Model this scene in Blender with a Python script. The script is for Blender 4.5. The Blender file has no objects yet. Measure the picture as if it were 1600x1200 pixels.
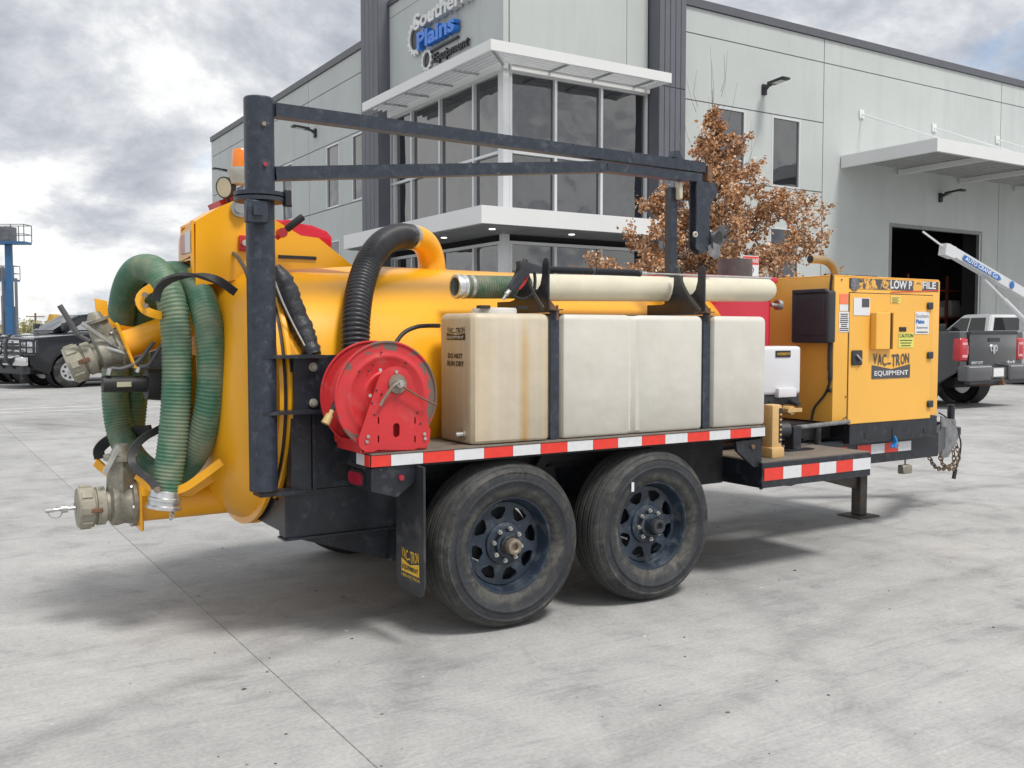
import bpy, bmesh, math, random
from mathutils import Vector, Matrix
random.seed(7)
PI = math.pi
R_ = math.radians
V = Vector
scene = bpy.context.scene

# ---------------------------------------------------------------- camera
CAM_H = 1.336
CAM_PITCH = R_(2.9767)
CAM_YAW = R_(57.6567)              # angle from the viewing direction to the trailer's long axis (+X)
CAM_F = 1500.0                     # focal length in photo pixels (1600 wide)
CF = V((math.cos(CAM_YAW)*math.cos(CAM_PITCH), math.sin(CAM_YAW)*math.cos(CAM_PITCH), -math.sin(CAM_PITCH)))
CR = V((math.sin(CAM_YAW), -math.cos(CAM_YAW), 0))
CU = CR.cross(CF)
CAM = V((-2.297, -3.611, CAM_H))
cam_data = bpy.data.cameras.new('camera')
cam = bpy.data.objects.new('camera', cam_data)
scene.collection.objects.link(cam)
cam_data.sensor_width = 36
cam_data.lens = CAM_F/1600*36
cam_data.clip_start = 0.05
cam_data.clip_end = 6000
m = Matrix((CR, CU, -CF)).transposed().to_4x4()
m.translation = CAM
cam.matrix_world = m
scene.camera = cam

def at(px, py, **k):
    """the real point seen at a photo pixel on the plane x=, y= or z= (survey helper)"""
    (a, v), = k.items()
    i = 'xyz'.index(a)
    r = CF + CR*((px-800)/CAM_F) - CU*((py-600)/CAM_F)
    return CAM + r*((v-CAM[i])/r[i])

# ---------------------------------------------------------------- light
SUN_DIR = V((0.14, -0.52, 0.98)).normalized()     # towards the sun
world = bpy.data.worlds.new('World')
scene.world = world
world.use_nodes = True
nt = world.node_tree
nt.nodes.clear()
def N(nt, typ, **kw):
    n = nt.nodes.new(typ)
    for k, v in kw.items():
        setattr(n, k, v)
    return n
sky = N(nt, 'ShaderNodeTexSky', sky_type='NISHITA', sun_disc=False)
sky.sun_elevation = math.asin(SUN_DIR.z)
sky.sun_rotation = math.atan2(SUN_DIR.x, SUN_DIR.y)
sky.air_density = 1.0
sky.dust_density = 1.5
bg1 = N(nt, 'ShaderNodeBackground'); bg1.inputs['Strength'].default_value = 0.12
nt.links.new(sky.outputs[0], bg1.inputs['Color'])
tc = N(nt, 'ShaderNodeTexCoord')
sep = N(nt, 'ShaderNodeSeparateXYZ'); nt.links.new(tc.outputs['Generated'], sep.inputs[0])
def math_node(nt, op, a, b=None, clamp=False):
    n = N(nt, 'ShaderNodeMath', operation=op, use_clamp=clamp)
    for i, s in enumerate((a, b)):
        if s is None: continue
        if isinstance(s, (int, float)): n.inputs[i].default_value = s
        else: nt.links.new(s, n.inputs[i])
    return n.outputs[0]
zc = math_node(nt, 'MAXIMUM', sep.outputs[2], 0.0)
den = math_node(nt, 'ADD', zc, 0.42)
ux = math_node(nt, 'DIVIDE', sep.outputs[0], den)
uy = math_node(nt, 'DIVIDE', sep.outputs[1], den)
cmb = N(nt, 'ShaderNodeCombineXYZ')
nt.links.new(ux, cmb.inputs[0]); nt.links.new(uy, cmb.inputs[1])
cmb.inputs[2].default_value = 3.7
def noise(nt, vec, scale, detail=6, rough=0.55, dist=0.0, lac=2.0):
    n = N(nt, 'ShaderNodeTexNoise')
    n.inputs['Scale'].default_value = scale
    n.inputs['Detail'].default_value = detail
    n.inputs['Roughness'].default_value = rough
    n.inputs['Distortion'].default_value = dist
    if vec is not None: nt.links.new(vec, n.inputs['Vector'])
    return n
def ramp(nt, fac, stops, interp='LINEAR'):
    n = N(nt, 'ShaderNodeValToRGB')
    n.color_ramp.interpolation = interp
    el = n.color_ramp.elements
    while len(el) > 1: el.remove(el[-1])
    el[0].position = stops[0][0]; el[0].color = (*stops[0][1], 1)
    for p, c in stops[1:]:
        e = el.new(p); e.color = (*c, 1)
    nt.links.new(fac, n.inputs[0])
    return n
CLOUD_OFF = (11.3, 3.8, 4.0)
mp = N(nt, 'ShaderNodeMapping'); mp.inputs['Location'].default_value = CLOUD_OFF
nt.links.new(cmb.outputs[0], mp.inputs[0])
n1 = noise(nt, mp.outputs[0], 1.7, 9, 0.60, 0.15)            # coverage
n2 = noise(nt, mp.outputs[0], 2.3, 12, 0.62, 0.18)             # light and dark of the cloud base
cov = ramp(nt, n1.outputs[0], [(0.33, (0, 0, 0)), (0.43, (1, 1, 1))])
shade = ramp(nt, n2.outputs[0], [(0.36, (0.33, 0.35, 0.395)), (0.43, (0.44, 0.46, 0.50)), (0.485, (0.56, 0.575, 0.60)), (0.53, (0.71, 0.715, 0.72)), (0.60, (0.80, 0.80, 0.79))])
bg2 = N(nt, 'ShaderNodeBackground'); bg2.inputs['Strength'].default_value = 1.0
nt.links.new(shade.outputs[0], bg2.inputs['Color'])
mx = N(nt, 'ShaderNodeMixShader')
nt.links.new(cov.outputs[0], mx.inputs[0]); nt.links.new(bg1.outputs[0], mx.inputs[1]); nt.links.new(bg2.outputs[0], mx.inputs[2])
wo = N(nt, 'ShaderNodeOutputWorld'); nt.links.new(mx.outputs[0], wo.inputs[0])

sun_data = bpy.data.lights.new('sun', 'SUN')
sun_data.energy = 2.2
sun_data.angle = R_(14)
sun_data.color = (1.0, 0.965, 0.91)
sun = bpy.data.objects.new('sun', sun_data)
scene.collection.objects.link(sun)
sun.rotation_euler = SUN_DIR.to_track_quat('Z', 'Y').to_euler()

vs = scene.view_settings
vs.view_transform = 'Standard'
try: vs.look = 'None'
except Exception: pass
vs.exposure = 0.45
vs.gamma = 1
vs.use_curve_mapping = False

# ---------------------------------------------------------------- materials
MATS = {}
def mat(name, col, rough=0.5, metal=0.0, var=0.12, scale=3.0, dirt=None, bump=0.0, bscale=60.0, coat=0.0,
        ior=None, chips=None, streak=False, emit=None, alpha=None):
    """col base colour; dirt=(colour, amount 0..1, scale); chips=(colour, threshold, scale); streak=vertical runs"""
    if name in MATS: return MATS[name]
    m = bpy.data.materials.new(name); m.use_nodes = True
    nt = m.node_tree; nt.nodes.clear()
    out = N(nt, 'ShaderNodeOutputMaterial')
    b = N(nt, 'ShaderNodeBsdfPrincipled'); nt.links.new(b.outputs[0], out.inputs[0])
    geo = N(nt, 'ShaderNodeNewGeometry')
    pos = geo.outputs['Position']
    if streak:
        mpp = N(nt, 'ShaderNodeMapping'); mpp.inputs['Scale'].default_value = (1, 1, 0.10)
        nt.links.new(pos, mpp.inputs[0]); spos = mpp.outputs[0]
    else: spos = pos
    def mixc(fac, a, bb, typ='MIX'):
        n = N(nt, 'ShaderNodeMix', data_type='RGBA', blend_type=typ)
        if isinstance(fac, (int, float)): n.inputs[0].default_value = fac
        else: nt.links.new(fac, n.inputs[0])
        for i, c in ((6, a), (7, bb)):
            if isinstance(c, tuple): n.inputs[i].default_value = (*c[:3], 1)
            else: nt.links.new(c, n.inputs[i])
        return n.outputs[2]
    c0 = tuple(max(0, x*(1-var)) for x in col); c1 = tuple(min(1, x*(1+var)) for x in col)
    nz = noise(nt, pos, scale, 5, 0.6)
    r = ramp(nt, nz.outputs[0], [(0.33, c0), (0.67, c1)])
    c = r.outputs[0]
    roughv = rough
    if dirt:
        dn = noise(nt, spos, dirt[2], 7, 0.65, 0.3)
        lo = 0.72-0.5*dirt[1]
        dr = ramp(nt, dn.outputs[0], [(lo, (0, 0, 0)), (min(1, lo+0.22), (1, 1, 1))])
        f = math_node(nt, 'MULTIPLY', dr.outputs[0], min(1, 0.35+0.6*dirt[1]))
        c = mixc(f, c, dirt[0])
        rr = N(nt, 'ShaderNodeMapRange'); rr.inputs[3].default_value = rough; rr.inputs[4].default_value = min(1, rough+0.3)
        nt.links.new(f, rr.inputs[0]); roughv = rr.outputs[0]
    if chips:
        cn = noise(nt, pos, chips[2], 8, 0.7, 0.6)
        cr = ramp(nt, cn.outputs[0], [(chips[1], (0, 0, 0)), (chips[1]+0.015, (1, 1, 1))])
        c = mixc(cr.outputs[0], c, chips[0])
    nt.links.new(c, b.inputs['Base Color']) if not isinstance(c, tuple) else None
    if isinstance(roughv, float): b.inputs['Roughness'].default_value = roughv
    else: nt.links.new(roughv, b.inputs['Roughness'])
    b.inputs['Metallic'].default_value = metal
    b.inputs['Coat Weight'].default_value = coat
    b.inputs['Coat Roughness'].default_value = 0.12
    if ior: b.inputs['IOR'].default_value = ior
    if emit:
        b.inputs['Emission Color'].default_value = (*emit[0], 1); b.inputs['Emission Strength'].default_value = emit[1]
    if alpha is not None:
        b.inputs['Transmission Weight'].default_value = alpha
    if bump:
        bn = noise(nt, pos, bscale, 4, 0.6)
        bu = N(nt, 'ShaderNodeBump'); bu.inputs['Strength'].default_value = bump; bu.inputs['Distance'].default_value = 0.01
        nt.links.new(bn.outputs[0], bu.inputs['Height']); nt.links.new(bu.outputs[0], b.inputs['Normal'])
    MATS[name] = m
    return m

DUST = (0.33, 0.31, 0.28)
YEL = mat('yellow_paint', (0.89, 0.415, 0.012), 0.30, var=0.04, scale=2.5, dirt=((0.50, 0.27, 0.05), 0.10, 5), chips=((0.22, 0.11, 0.03), 0.715, 26), coat=0.15)
ORG = mat('enclosure_paint', (0.86, 0.455, 0.075), 0.42, var=0.04, scale=2, dirt=((0.55, 0.33, 0.12), 0.12, 4), coat=0.1)
BLK = mat('black_frame_paint', (0.015, 0.018, 0.026), 0.38, var=0.3, scale=14, dirt=((0.11, 0.115, 0.12), 0.34, 20), chips=((0.28, 0.26, 0.24), 0.70, 34), bump=0.08, bscale=50)
BLK2 = mat('weathered_boom_paint', (0.024, 0.032, 0.048), 0.42, var=0.3, scale=30, dirt=((0.13, 0.14, 0.155), 0.34, 22), chips=((0.42, 0.40, 0.38), 0.69, 48), bump=0.15, bscale=60)
DARK = mat('dark_underframe', (0.018, 0.019, 0.022), 0.7, var=0.3, scale=6, dirt=((0.09, 0.085, 0.08), 0.35, 8))  # near-black base with greyish dirt for axles, supports and underbodies
RED = mat('reel_red_paint', (0.56, 0.030, 0.035), 0.38, var=0.08, scale=6, dirt=((0.50, 0.16, 0.15), 0.30, 7), bump=0.03)
REDWORN = mat('reel_red_worn_rim', (0.55, 0.032, 0.037), 0.45, var=0.1, scale=6, chips=((0.15, 0.11, 0.09), 0.50, 8))
REDTANK = mat('red_tank_paint', (0.52, 0.012, 0.035), 0.3, var=0.08, scale=4, dirt=((0.45, 0.12, 0.12), 0.2, 9), coat=0.3)
WHT = mat('white_poly_tank', (0.60, 0.585, 0.545), 0.5, var=0.035, scale=2, bump=0.02, bscale=20)
POLY = mat('small_poly_tank', (0.66, 0.66, 0.69), 0.4, var=0.03, scale=3)
PVC = mat('cream_pvc', (0.64, 0.60, 0.47), 0.45, var=0.07, scale=7, dirt=((0.30, 0.26, 0.20), 0.25, 14), chips=((0.12, 0.11, 0.10), 0.73, 25))
RUB = mat('black_rubber', (0.022, 0.022, 0.024), 0.55, var=0.2, scale=12, dirt=((0.10, 0.10, 0.095), 0.3, 15), bump=0.1)
TYRE = mat('tyre_rubber', (0.013, 0.014, 0.017), 0.6, var=0.3, scale=14, dirt=((0.13, 0.12, 0.095), 0.42, 7.0), bump=0.12, bscale=45)
RIM = mat('rim_dark_blue', (0.018, 0.029, 0.046), 0.38, var=0.25, scale=9, dirt=((0.15, 0.17, 0.19), 0.42, 12), bump=0.05)
STEEL = mat('zinc_steel', (0.55, 0.55, 0.53), 0.32, metal=0.9, var=0.15, scale=20, dirt=((0.25, 0.2, 0.15), 0.3, 25))
ALU = mat('cast_aluminium', (0.30, 0.285, 0.24), 0.55, metal=0.45, var=0.2, scale=16, dirt=((0.16, 0.145, 0.11), 0.5, 18), bump=0.25, bscale=80)
CAPM = mat('dusty_cap', (0.33, 0.31, 0.25), 0.7, metal=0.15, var=0.15, scale=16, dirt=((0.2, 0.18, 0.13), 0.4, 20), bump=0.15, bscale=70)
CHROME = mat('chrome', (0.75, 0.76, 0.78), 0.16, metal=1.0, var=0.05)
BALU = mat('polished_aluminium', (0.66, 0.67, 0.68), 0.34, metal=0.85, var=0.1, scale=25)
RUST = mat('rusty_steel', (0.16, 0.085, 0.05), 0.8, var=0.35, scale=22, dirt=((0.24, 0.13, 0.07), 0.5, 20), bump=0.2)
HUBR = mat('worn_hub_steel', (0.30, 0.25, 0.20), 0.5, metal=0.6, var=0.25, scale=30, dirt=((0.17, 0.1, 0.06), 0.4, 30), bump=0.2)
TAPE_R = mat('tape_red', (0.74, 0.045, 0.03), 0.3, var=0.06, scale=30, dirt=((0.5, 0.2, 0.15), 0.2, 20))
TAPE_W = mat('tape_white', (0.66, 0.67, 0.69), 0.3, var=0.05, scale=30, dirt=((0.45, 0.43, 0.4), 0.2, 14))
LENS_R = mat('red_lens', (0.35, 0.012, 0.03), 0.2, var=0.1, scale=20, coat=0.5)
AMBER = mat('amber_lens', (0.85, 0.22, 0.015), 0.25, var=0.05, coat=0.4)
TAN = mat('tan_cast', (0.62, 0.40, 0.17), 0.5, var=0.08, scale=12, dirt=((0.35, 0.22, 0.1), 0.25, 18))
BLUE = mat('blue_strap', (0.02, 0.25, 0.62), 0.4)
PLAT = mat('deck_plate', (0.155, 0.135, 0.115), 0.7, var=0.25, scale=6, dirt=((0.22, 0.15, 0.10), 0.45, 10), bump=0.3, bscale=70)
INK = mat('black_print', (0.02, 0.02, 0.022), 0.5)
INKW = mat('white_print', (0.72, 0.72, 0.74), 0.5)
INKG = mat('grey_print_band', (0.075, 0.075, 0.085), 0.45, var=0.1)
STK_W = mat('white_sticker', (0.74, 0.74, 0.76), 0.35, var=0.04, scale=10)
STK_Y = mat('yellow_green_sticker', (0.72, 0.72, 0.16), 0.4, var=0.05)
STK_O = mat('orange_sticker', (0.80, 0.20, 0.10), 0.4)
STK_B = mat('blue_print', (0.02, 0.14, 0.45), 0.4)
YPRINT = mat('yellow_print', (0.75, 0.45, 0.03), 0.5, var=0.1, scale=30)
BLKPLA = mat('black_plastic', (0.030, 0.033, 0.040), 0.5, var=0.1, scale=10, bump=0.1, bscale=150)

def hose_mat(name, ca, cb, dirt):
    m = mat(name, ca, 0.45, var=0.1, scale=10, dirt=dirt, bump=0.05)
    return m
GREEN = hose_mat('green_hose', (0.050, 0.150, 0.090), None, ((0.28, 0.275, 0.19), 0.56, 4.5))
GREEN_B = hose_mat('green_hose_dusty', (0.08, 0.155, 0.095), None, ((0.27, 0.25, 0.18), 0.62, 9))
DUCT = mat('black_duct', (0.030, 0.031, 0.036), 0.4, var=0.2, scale=14, dirt=((0.30, 0.29, 0.27), 0.3, 9))

def tyre_mat():
    m = bpy.data.materials.new('dusty_tyre'); m.use_nodes = True; nt = m.node_tree; b = nt.nodes['Principled BSDF']
    tc = N(nt, 'ShaderNodeTexCoord'); geo = N(nt, 'ShaderNodeNewGeometry')
    sx = N(nt, 'ShaderNodeSeparateXYZ'); nt.links.new(tc.outputs['Object'], sx.inputs[0])
    rr = math_node(nt, 'SQRT', math_node(nt, 'ADD', math_node(nt, 'MULTIPLY', sx.outputs[0], sx.outputs[0]), math_node(nt, 'MULTIPLY', sx.outputs[2], sx.outputs[2])))
    wob = noise(nt, geo.outputs['Position'], 5, 4, 0.6)
    r2 = math_node(nt, 'ADD', rr, math_node(nt, 'MULTIPLY', math_node(nt, 'SUBTRACT', wob.outputs[0], 0.5), 0.10))
    zone = ramp(nt, math_node(nt, 'MULTIPLY', r2, 2.0), [(0.43, (0.10, 0.098, 0.085)), (0.50, (0.12, 0.117, 0.10)), (0.545, (0.045, 0.049, 0.056)), (0.63, (0.034, 0.038, 0.046)), (0.675, (0.095, 0.094, 0.083)), (0.72, (0.08, 0.079, 0.072)), (0.76, (0.055, 0.055, 0.057))])
    n1 = noise(nt, geo.outputs['Position'], 9, 8, 0.68, 1.2)
    f = ramp(nt, n1.outputs[0], [(0.38, (0.10,)*3), (0.66, (0.9,)*3)])
    mx = N(nt, 'ShaderNodeMix', data_type='RGBA'); nt.links.new(f.outputs[0], mx.inputs[0]); mx.inputs[6].default_value = (0.017, 0.018, 0.021, 1); nt.links.new(zone.outputs[0], mx.inputs[7])
    n2 = noise(nt, geo.outputs['Position'], 60, 4, 0.7)
    g = ramp(nt, n2.outputs[0], [(0.3, (0.7,)*3), (0.7, (1.25,)*3)])
    inner = math_node(nt, 'LESS_THAN', math_node(nt, 'ABSOLUTE', sx.outputs[1]), 0.079)
    deep = math_node(nt, 'LESS_THAN', rr, 0.3745)
    high = math_node(nt, 'GREATER_THAN', rr, 0.35)
    grv = math_node(nt, 'MULTIPLY', math_node(nt, 'MULTIPLY', inner, deep), high)
    rib = math_node(nt, 'MULTIPLY', inner, math_node(nt, 'SUBTRACT', 1.0, deep))
    mrib = N(nt, 'ShaderNodeMix', data_type='RGBA'); nt.links.new(math_node(nt, 'MULTIPLY', rib, 0.6), mrib.inputs[0]); nt.links.new(mx.outputs[2], mrib.inputs[6]); mrib.inputs[7].default_value = (0.085, 0.083, 0.078, 1)
    mg = N(nt, 'ShaderNodeMix', data_type='RGBA'); nt.links.new(math_node(nt, 'MULTIPLY', grv, 0.9), mg.inputs[0]); nt.links.new(mrib.outputs[2], mg.inputs[6]); mg.inputs[7].default_value = (0.008, 0.008, 0.009, 1)
    mx = mg
    m3 = N(nt, 'ShaderNodeMix', data_type='RGBA', blend_type='MULTIPLY'); m3.inputs[0].default_value = 1; nt.links.new(mx.outputs[2], m3.inputs[6]); nt.links.new(g.outputs[0], m3.inputs[7])
    nt.links.new(m3.outputs[2], b.inputs['Base Color']); b.inputs['Roughness'].default_value = 0.68
    bu = N(nt, 'ShaderNodeBump'); bu.inputs['Strength'].default_value = 0.2; bu.inputs['Distance'].default_value = 0.004
    nt.links.new(n2.outputs[0], bu.inputs['Height']); nt.links.new(bu.outputs[0], b.inputs['Normal'])
    return m
DUSTY_TYRE = tyre_mat()
PALEBOLT = mat('pale_bolt', (0.42, 0.40, 0.34), 0.45, metal=0.3, var=0.2, scale=60)

# ---------------------------------------------------------------- mesh helpers
WL = {}
class B:
    def __init__(s): s.bm = bmesh.new()
    def box(s, x0, x1, y0, y1, z0, z1, bev=0, seg=2, M=None):
        vs = [s.bm.verts.new((x, y, z)) for x in (x0, x1) for y in (y0, y1) for z in (z0, z1)]
        F = [(0, 1, 3, 2), (4, 6, 7, 5), (0, 4, 5, 1), (2, 3, 7, 6), (0, 2, 6, 4), (1, 5, 7, 3)]
        fs = [s.bm.faces.new([vs[i] for i in f]) for f in F]
        if M is not None: bmesh.ops.transform(s.bm, matrix=M, verts=vs)
        if bev:
            ed = list({e for f in fs for e in f.edges})
            bmesh.ops.bevel(s.bm, geom=ed, offset=bev, segments=seg, affect='EDGES', profile=0.6)
        return s
    def frame(s, p0, p1, up=None):
        d = (p1-p0).normalized()
        u = up if up is not None else (V((0, 0, 1)) if abs(d.z) < 0.9 else V((1, 0, 0)))
        a = d.cross(u).normalized(); b = a.cross(d).normalized()
        return d, a, b
    def cyl(s, p0, p1, r0, r1=None, n=20, caps=True):
        p0 = V(p0); p1 = V(p1); r1 = r0 if r1 is None else r1
        d, a, b = s.frame(p0, p1)
        A = []; Bv = []
        for i in range(n):
            t = 2*PI*i/n; o = a*math.cos(t)+b*math.sin(t)
            A.append(s.bm.verts.new(p0+o*r0)); Bv.append(s.bm.verts.new(p1+o*r1))
        for i in range(n):
            j = (i+1) % n
            s.bm.faces.new((A[i], A[j], Bv[j], Bv[i]))
        if caps:
            s.bm.faces.new(A[::-1]); s.bm.faces.new(Bv)
        return s
    def sweep(s, path, section, up=None, caps=True, scales=None, closed_sec=True):
        """section: list of (side, up) pairs swept along path with parallel transport"""
        path = [V(p) for p in path]
        rings = []
        d0 = (path[1]-path[0]).normalized()
        u = up if up is not None else (V((0, 0, 1)) if abs(d0.z) < 0.9 else V((1, 0, 0)))
        a = d0.cross(u).normalized()
        for i, p in enumerate(path):
            d = (path[min(i+1, len(path)-1)]-path[max(i-1, 0)]).normalized()
            if up is not None:
                a2 = d.cross(up)
                if a2.length > 1e-4: a = a2.normalized()
            else:
                a = (a-d*a.dot(d)).normalized()
            b = a.cross(d).normalized()
            k = 1 if scales is None else scales[i]
            rings.append([s.bm.verts.new(p+a*(q[0]*k)+b*(q[1]*k)) for q in section])
        n = len(section)
        for r0, r1 in zip(rings, rings[1:]):
            for i in range(n):
                j = (i+1) % n
                s.bm.faces.new((r0[i], r0[j], r1[j], r1[i]))
        if caps:
            s.bm.faces.new(rings[0][::-1]); s.bm.faces.new(rings[-1])
        return s
    def tube(s, path, r, n=10, caps=True, scales=None):
        return s.sweep(path, [(r*math.cos(2*PI*i/n), r*math.sin(2*PI*i/n)) for i in range(n)], caps=caps, scales=scales)
    def bar(s, path, w, h, up=None):
        return s.sweep(path, [(-w/2, -h/2), (w/2, -h/2), (w/2, h/2), (-w/2, h/2)], up=up)
    def lathe(s, prof, o, axis, n=48, closed=False, caps=False):
        """prof: (radius, distance along axis)"""
        o = V(o); axis = V(axis).normalized()
        d, a, b = s.frame(o, o+axis)
        rings = []
        for r, t in prof:
            if r < 1e-6: rings.append([s.bm.verts.new(o+d*t)])
            else: rings.append([s.bm.verts.new(o+d*t+(a*math.cos(2*PI*i/n)+b*math.sin(2*PI*i/n))*r) for i in range(n)])
        pairs = list(zip(rings, rings[1:]))
        if closed: pairs.append((rings[-1], rings[0]))
        for r0, r1 in pairs:
            if len(r0) == 1 and len(r1) == 1: continue
            for i in range(n):
                j = (i+1) % n
                if len(r0) == 1: s.bm.faces.new((r0[0], r1[j], r1[i]))
                elif len(r1) == 1: s.bm.faces.new((r0[i], r0[j], r1[0]))
                else: s.bm.faces.new((r0[i], r0[j], r1[j], r1[i]))
        return s
    def prism(s, poly, plane, a, b, bev=0, seg=2):
        def P(u, v, w):
            return {'xz': (u, w, v), 'yz': (w, u, v), 'xy': (u, v, w)}[plane]
        A = [s.bm.verts.new(P(u, v, a)) for u, v in poly]; Bv = [s.bm.verts.new(P(u, v, b)) for u, v in poly]
        n = len(poly); fs = []
        for i in range(n):
            j = (i+1) % n
            fs.append(s.bm.faces.new((A[i], A[j], Bv[j], Bv[i])))
        fs.append(s.bm.faces.new(A[::-1])); fs.append(s.bm.faces.new(Bv))
        if bev:
            ed = list({e for f in fs for e in f.edges})
            bmesh.ops.bevel(s.bm, geom=ed, offset=bev, segments=seg, affect='EDGES', profile=0.6)
        return s
    def quad(s, pts):
        s.bm.faces.new([s.bm.verts.new(p) for p in pts]); return s
    def plate(s, outer, holes, M, t):
        """flat plate with holes in local XY, thickness t along +Z, placed by M"""
        tb = bmesh.new(); es = []
        for loop in [outer]+list(holes):
            vs = [tb.verts.new((x, y, 0)) for x, y in loop]
            for i in range(len(vs)): es.append(tb.edges.new((vs[i], vs[(i+1) % len(vs)])))
        bmesh.ops.triangle_fill(tb, use_beauty=True, use_dissolve=False, edges=es)
        r = bmesh.ops.extrude_face_region(tb, geom=tb.faces[:])
        bmesh.ops.translate(tb, verts=[g for g in r['geom'] if isinstance(g, bmesh.types.BMVert)], vec=(0, 0, t))
        tb.transform(M)
        me = bpy.data.meshes.new('t'); tb.to_mesh(me); tb.free()
        s.bm.from_mesh(me); bpy.data.meshes.remove(me)
        return s
    def add(s, me, M):
        n0 = len(s.bm.verts)
        s.bm.from_mesh(me); s.bm.verts.ensure_lookup_table()
        bmesh.ops.transform(s.bm, matrix=M, verts=s.bm.verts[n0:])
        return s
    def build(s, name, m, parent=None, smooth=40, label=None, recalc=True, kind=None, uvs=False):
        if recalc: bmesh.ops.recalc_face_normals(s.bm, faces=s.bm.faces)
        me = bpy.data.meshes.new(name)
        vsn = s.bm.verts
        if len(vsn):
            lo = V([min(v.co[i] for v in vsn) for i in range(3)]); hi = V([max(v.co[i] for v in vsn) for i in range(3)])
            c = (lo+hi)/2
            bmesh.ops.translate(s.bm, verts=list(vsn), vec=-c)
        else: c = V((0, 0, 0))
        s.bm.to_mesh(me); s.bm.free()
        me.materials.append(m)
        if smooth:
            me.shade_smooth()
            me.set_sharp_from_angle(angle=R_(smooth))
        o = bpy.data.objects.new(name, me); scene.collection.objects.link(o)
        WL[o.name] = c
        if parent is not None:
            o.parent = parent; o.location = c-WL[parent.name]
        else: o.location = c
        if label: o['label'] = label
        if kind: o['kind'] = kind
        return o
def thing(name, loc, label, cat, group=None):
    o = bpy.data.objects.new(name, None); scene.collection.objects.link(o)
    o.empty_display_size = 0.3
    o.location = loc; WL[o.name] = V(loc)
    o['label'] = label; o['category'] = cat
    if group: o['group'] = group
    return o
def tag(o, label, cat, group=None):
    o['label'] = label; o['category'] = cat
    if group: o['group'] = group
    return o
def dup(o, loc=None, rz=None, label=None, parent=None):
    c = o.copy(); scene.collection.objects.link(c)
    WL[c.name] = WL[o.name]
    if parent is not None: c.parent = parent
    if loc is not None: c.location = loc
    if rz is not None: c.rotation_euler.z = rz
    if label: c['label'] = label
    for ch in [x for x in scene.collection.objects if x.parent == o]:
        dup(ch, parent=c)
    return c
def circ(r, n, cx=0, cy=0, a0=0): return [(cx+r*math.cos(a0+2*PI*i/n), cy+r*math.sin(a0+2*PI*i/n)) for i in range(n)]
def arc(cx, cy, r, a0, a1, n): return [(cx+r*math.cos(R_(a0+(a1-a0)*i/(n-1))), cy+r*math.sin(R_(a0+(a1-a0)*i/(n-1)))) for i in range(n)]
def spline(pts, n):
    """Catmull-Rom through pts, resampled to n evenly spaced points"""
    P = [V(p) for p in pts]; P = [P[0]*2-P[1]]+P+[P[-1]*2-P[-2]]
    out = []
    for i in range(1, len(P)-2):
        for k in range(24):
            t = k/24; a, b, c, d = P[i-1:i+3]
            out.append(0.5*((2*b)+(c-a)*t+(2*a-5*b+4*c-d)*t*t+(3*b-a-3*c+d)*t**3))
    out.append(P[-2])
    L = [0]
    for p, q in zip(out, out[1:]): L.append(L[-1]+(q-p).length)
    res = []; j = 0
    for i in range(n):
        s = L[-1]*i/(n-1)
        while j < len(L)-2 and L[j+1] < s: j += 1
        t = 0 if L[j+1] == L[j] else (s-L[j])/(L[j+1]-L[j])
        res.append(out[j].lerp(out[j+1], min(1, t)))
    return res, L[-1]
def hose(name, pts, r, pitch, m, parent=None, depth=0.05, n=18):
    _, L = spline(pts, 10)
    k = int(L/pitch)*4
    path, _ = spline(pts, k)
    sc = [1+depth*(1, 0.3, -1, 0.3)[i % 4] for i in range(k)]
    return B().tube(path, r, n, scales=sc).build(name, m, parent, smooth=80)
_fc = {}
def text_me(s, size=1.0, bold=0.0, extrude=0.0, shear=0.0, space=1.0):
    key = (s, size, bold, extrude, shear, space)
    if key in _fc: return _fc[key]
    cu = bpy.data.curves.new('t', 'FONT'); cu.body = s; cu.size = size; cu.offset = bold; cu.extrude = extrude; cu.shear = shear
    cu.space_character = space; cu.align_x = 'LEFT'; cu.resolution_u = 3
    o = bpy.data.objects.new('t', cu); scene.collection.objects.link(o)
    bpy.context.view_layer.update()
    me = bpy.data.meshes.new_from_object(o.evaluated_get(bpy.context.evaluated_depsgraph_get()))
    bpy.data.objects.remove(o)
    _fc[key] = me
    return me
def text_fit(b, s, p0, xd, yd, w, h, bold=0.0, extrude=0.0, shear=0.0):
    """flat lettering fitted to a w x h box, lower-left at p0, running along xd with up yd"""
    me = text_me(s, 1.0, bold, extrude, shear)
    xs = [v.co.x for v in me.vertices]; ys = [v.co.y for v in me.vertices]
    x0, x1, y0, y1 = min(xs), max(xs), min(ys), max(ys)
    xd = V(xd); yd = V(yd); zd = xd.cross(yd)
    sx = w/max(1e-6, x1-x0); sy = h/max(1e-6, y1-y0)
    M = Matrix((xd*sx, yd*sy, zd)).transposed().to_4x4()
    M.translation = V(p0)-xd*sx*x0-yd*sy*y0
    b.add(me, M)
    return b
XS, YN, ZU = V((1, 0, 0)), V((0, -1, 0)), V((0, 0, 1))
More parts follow.
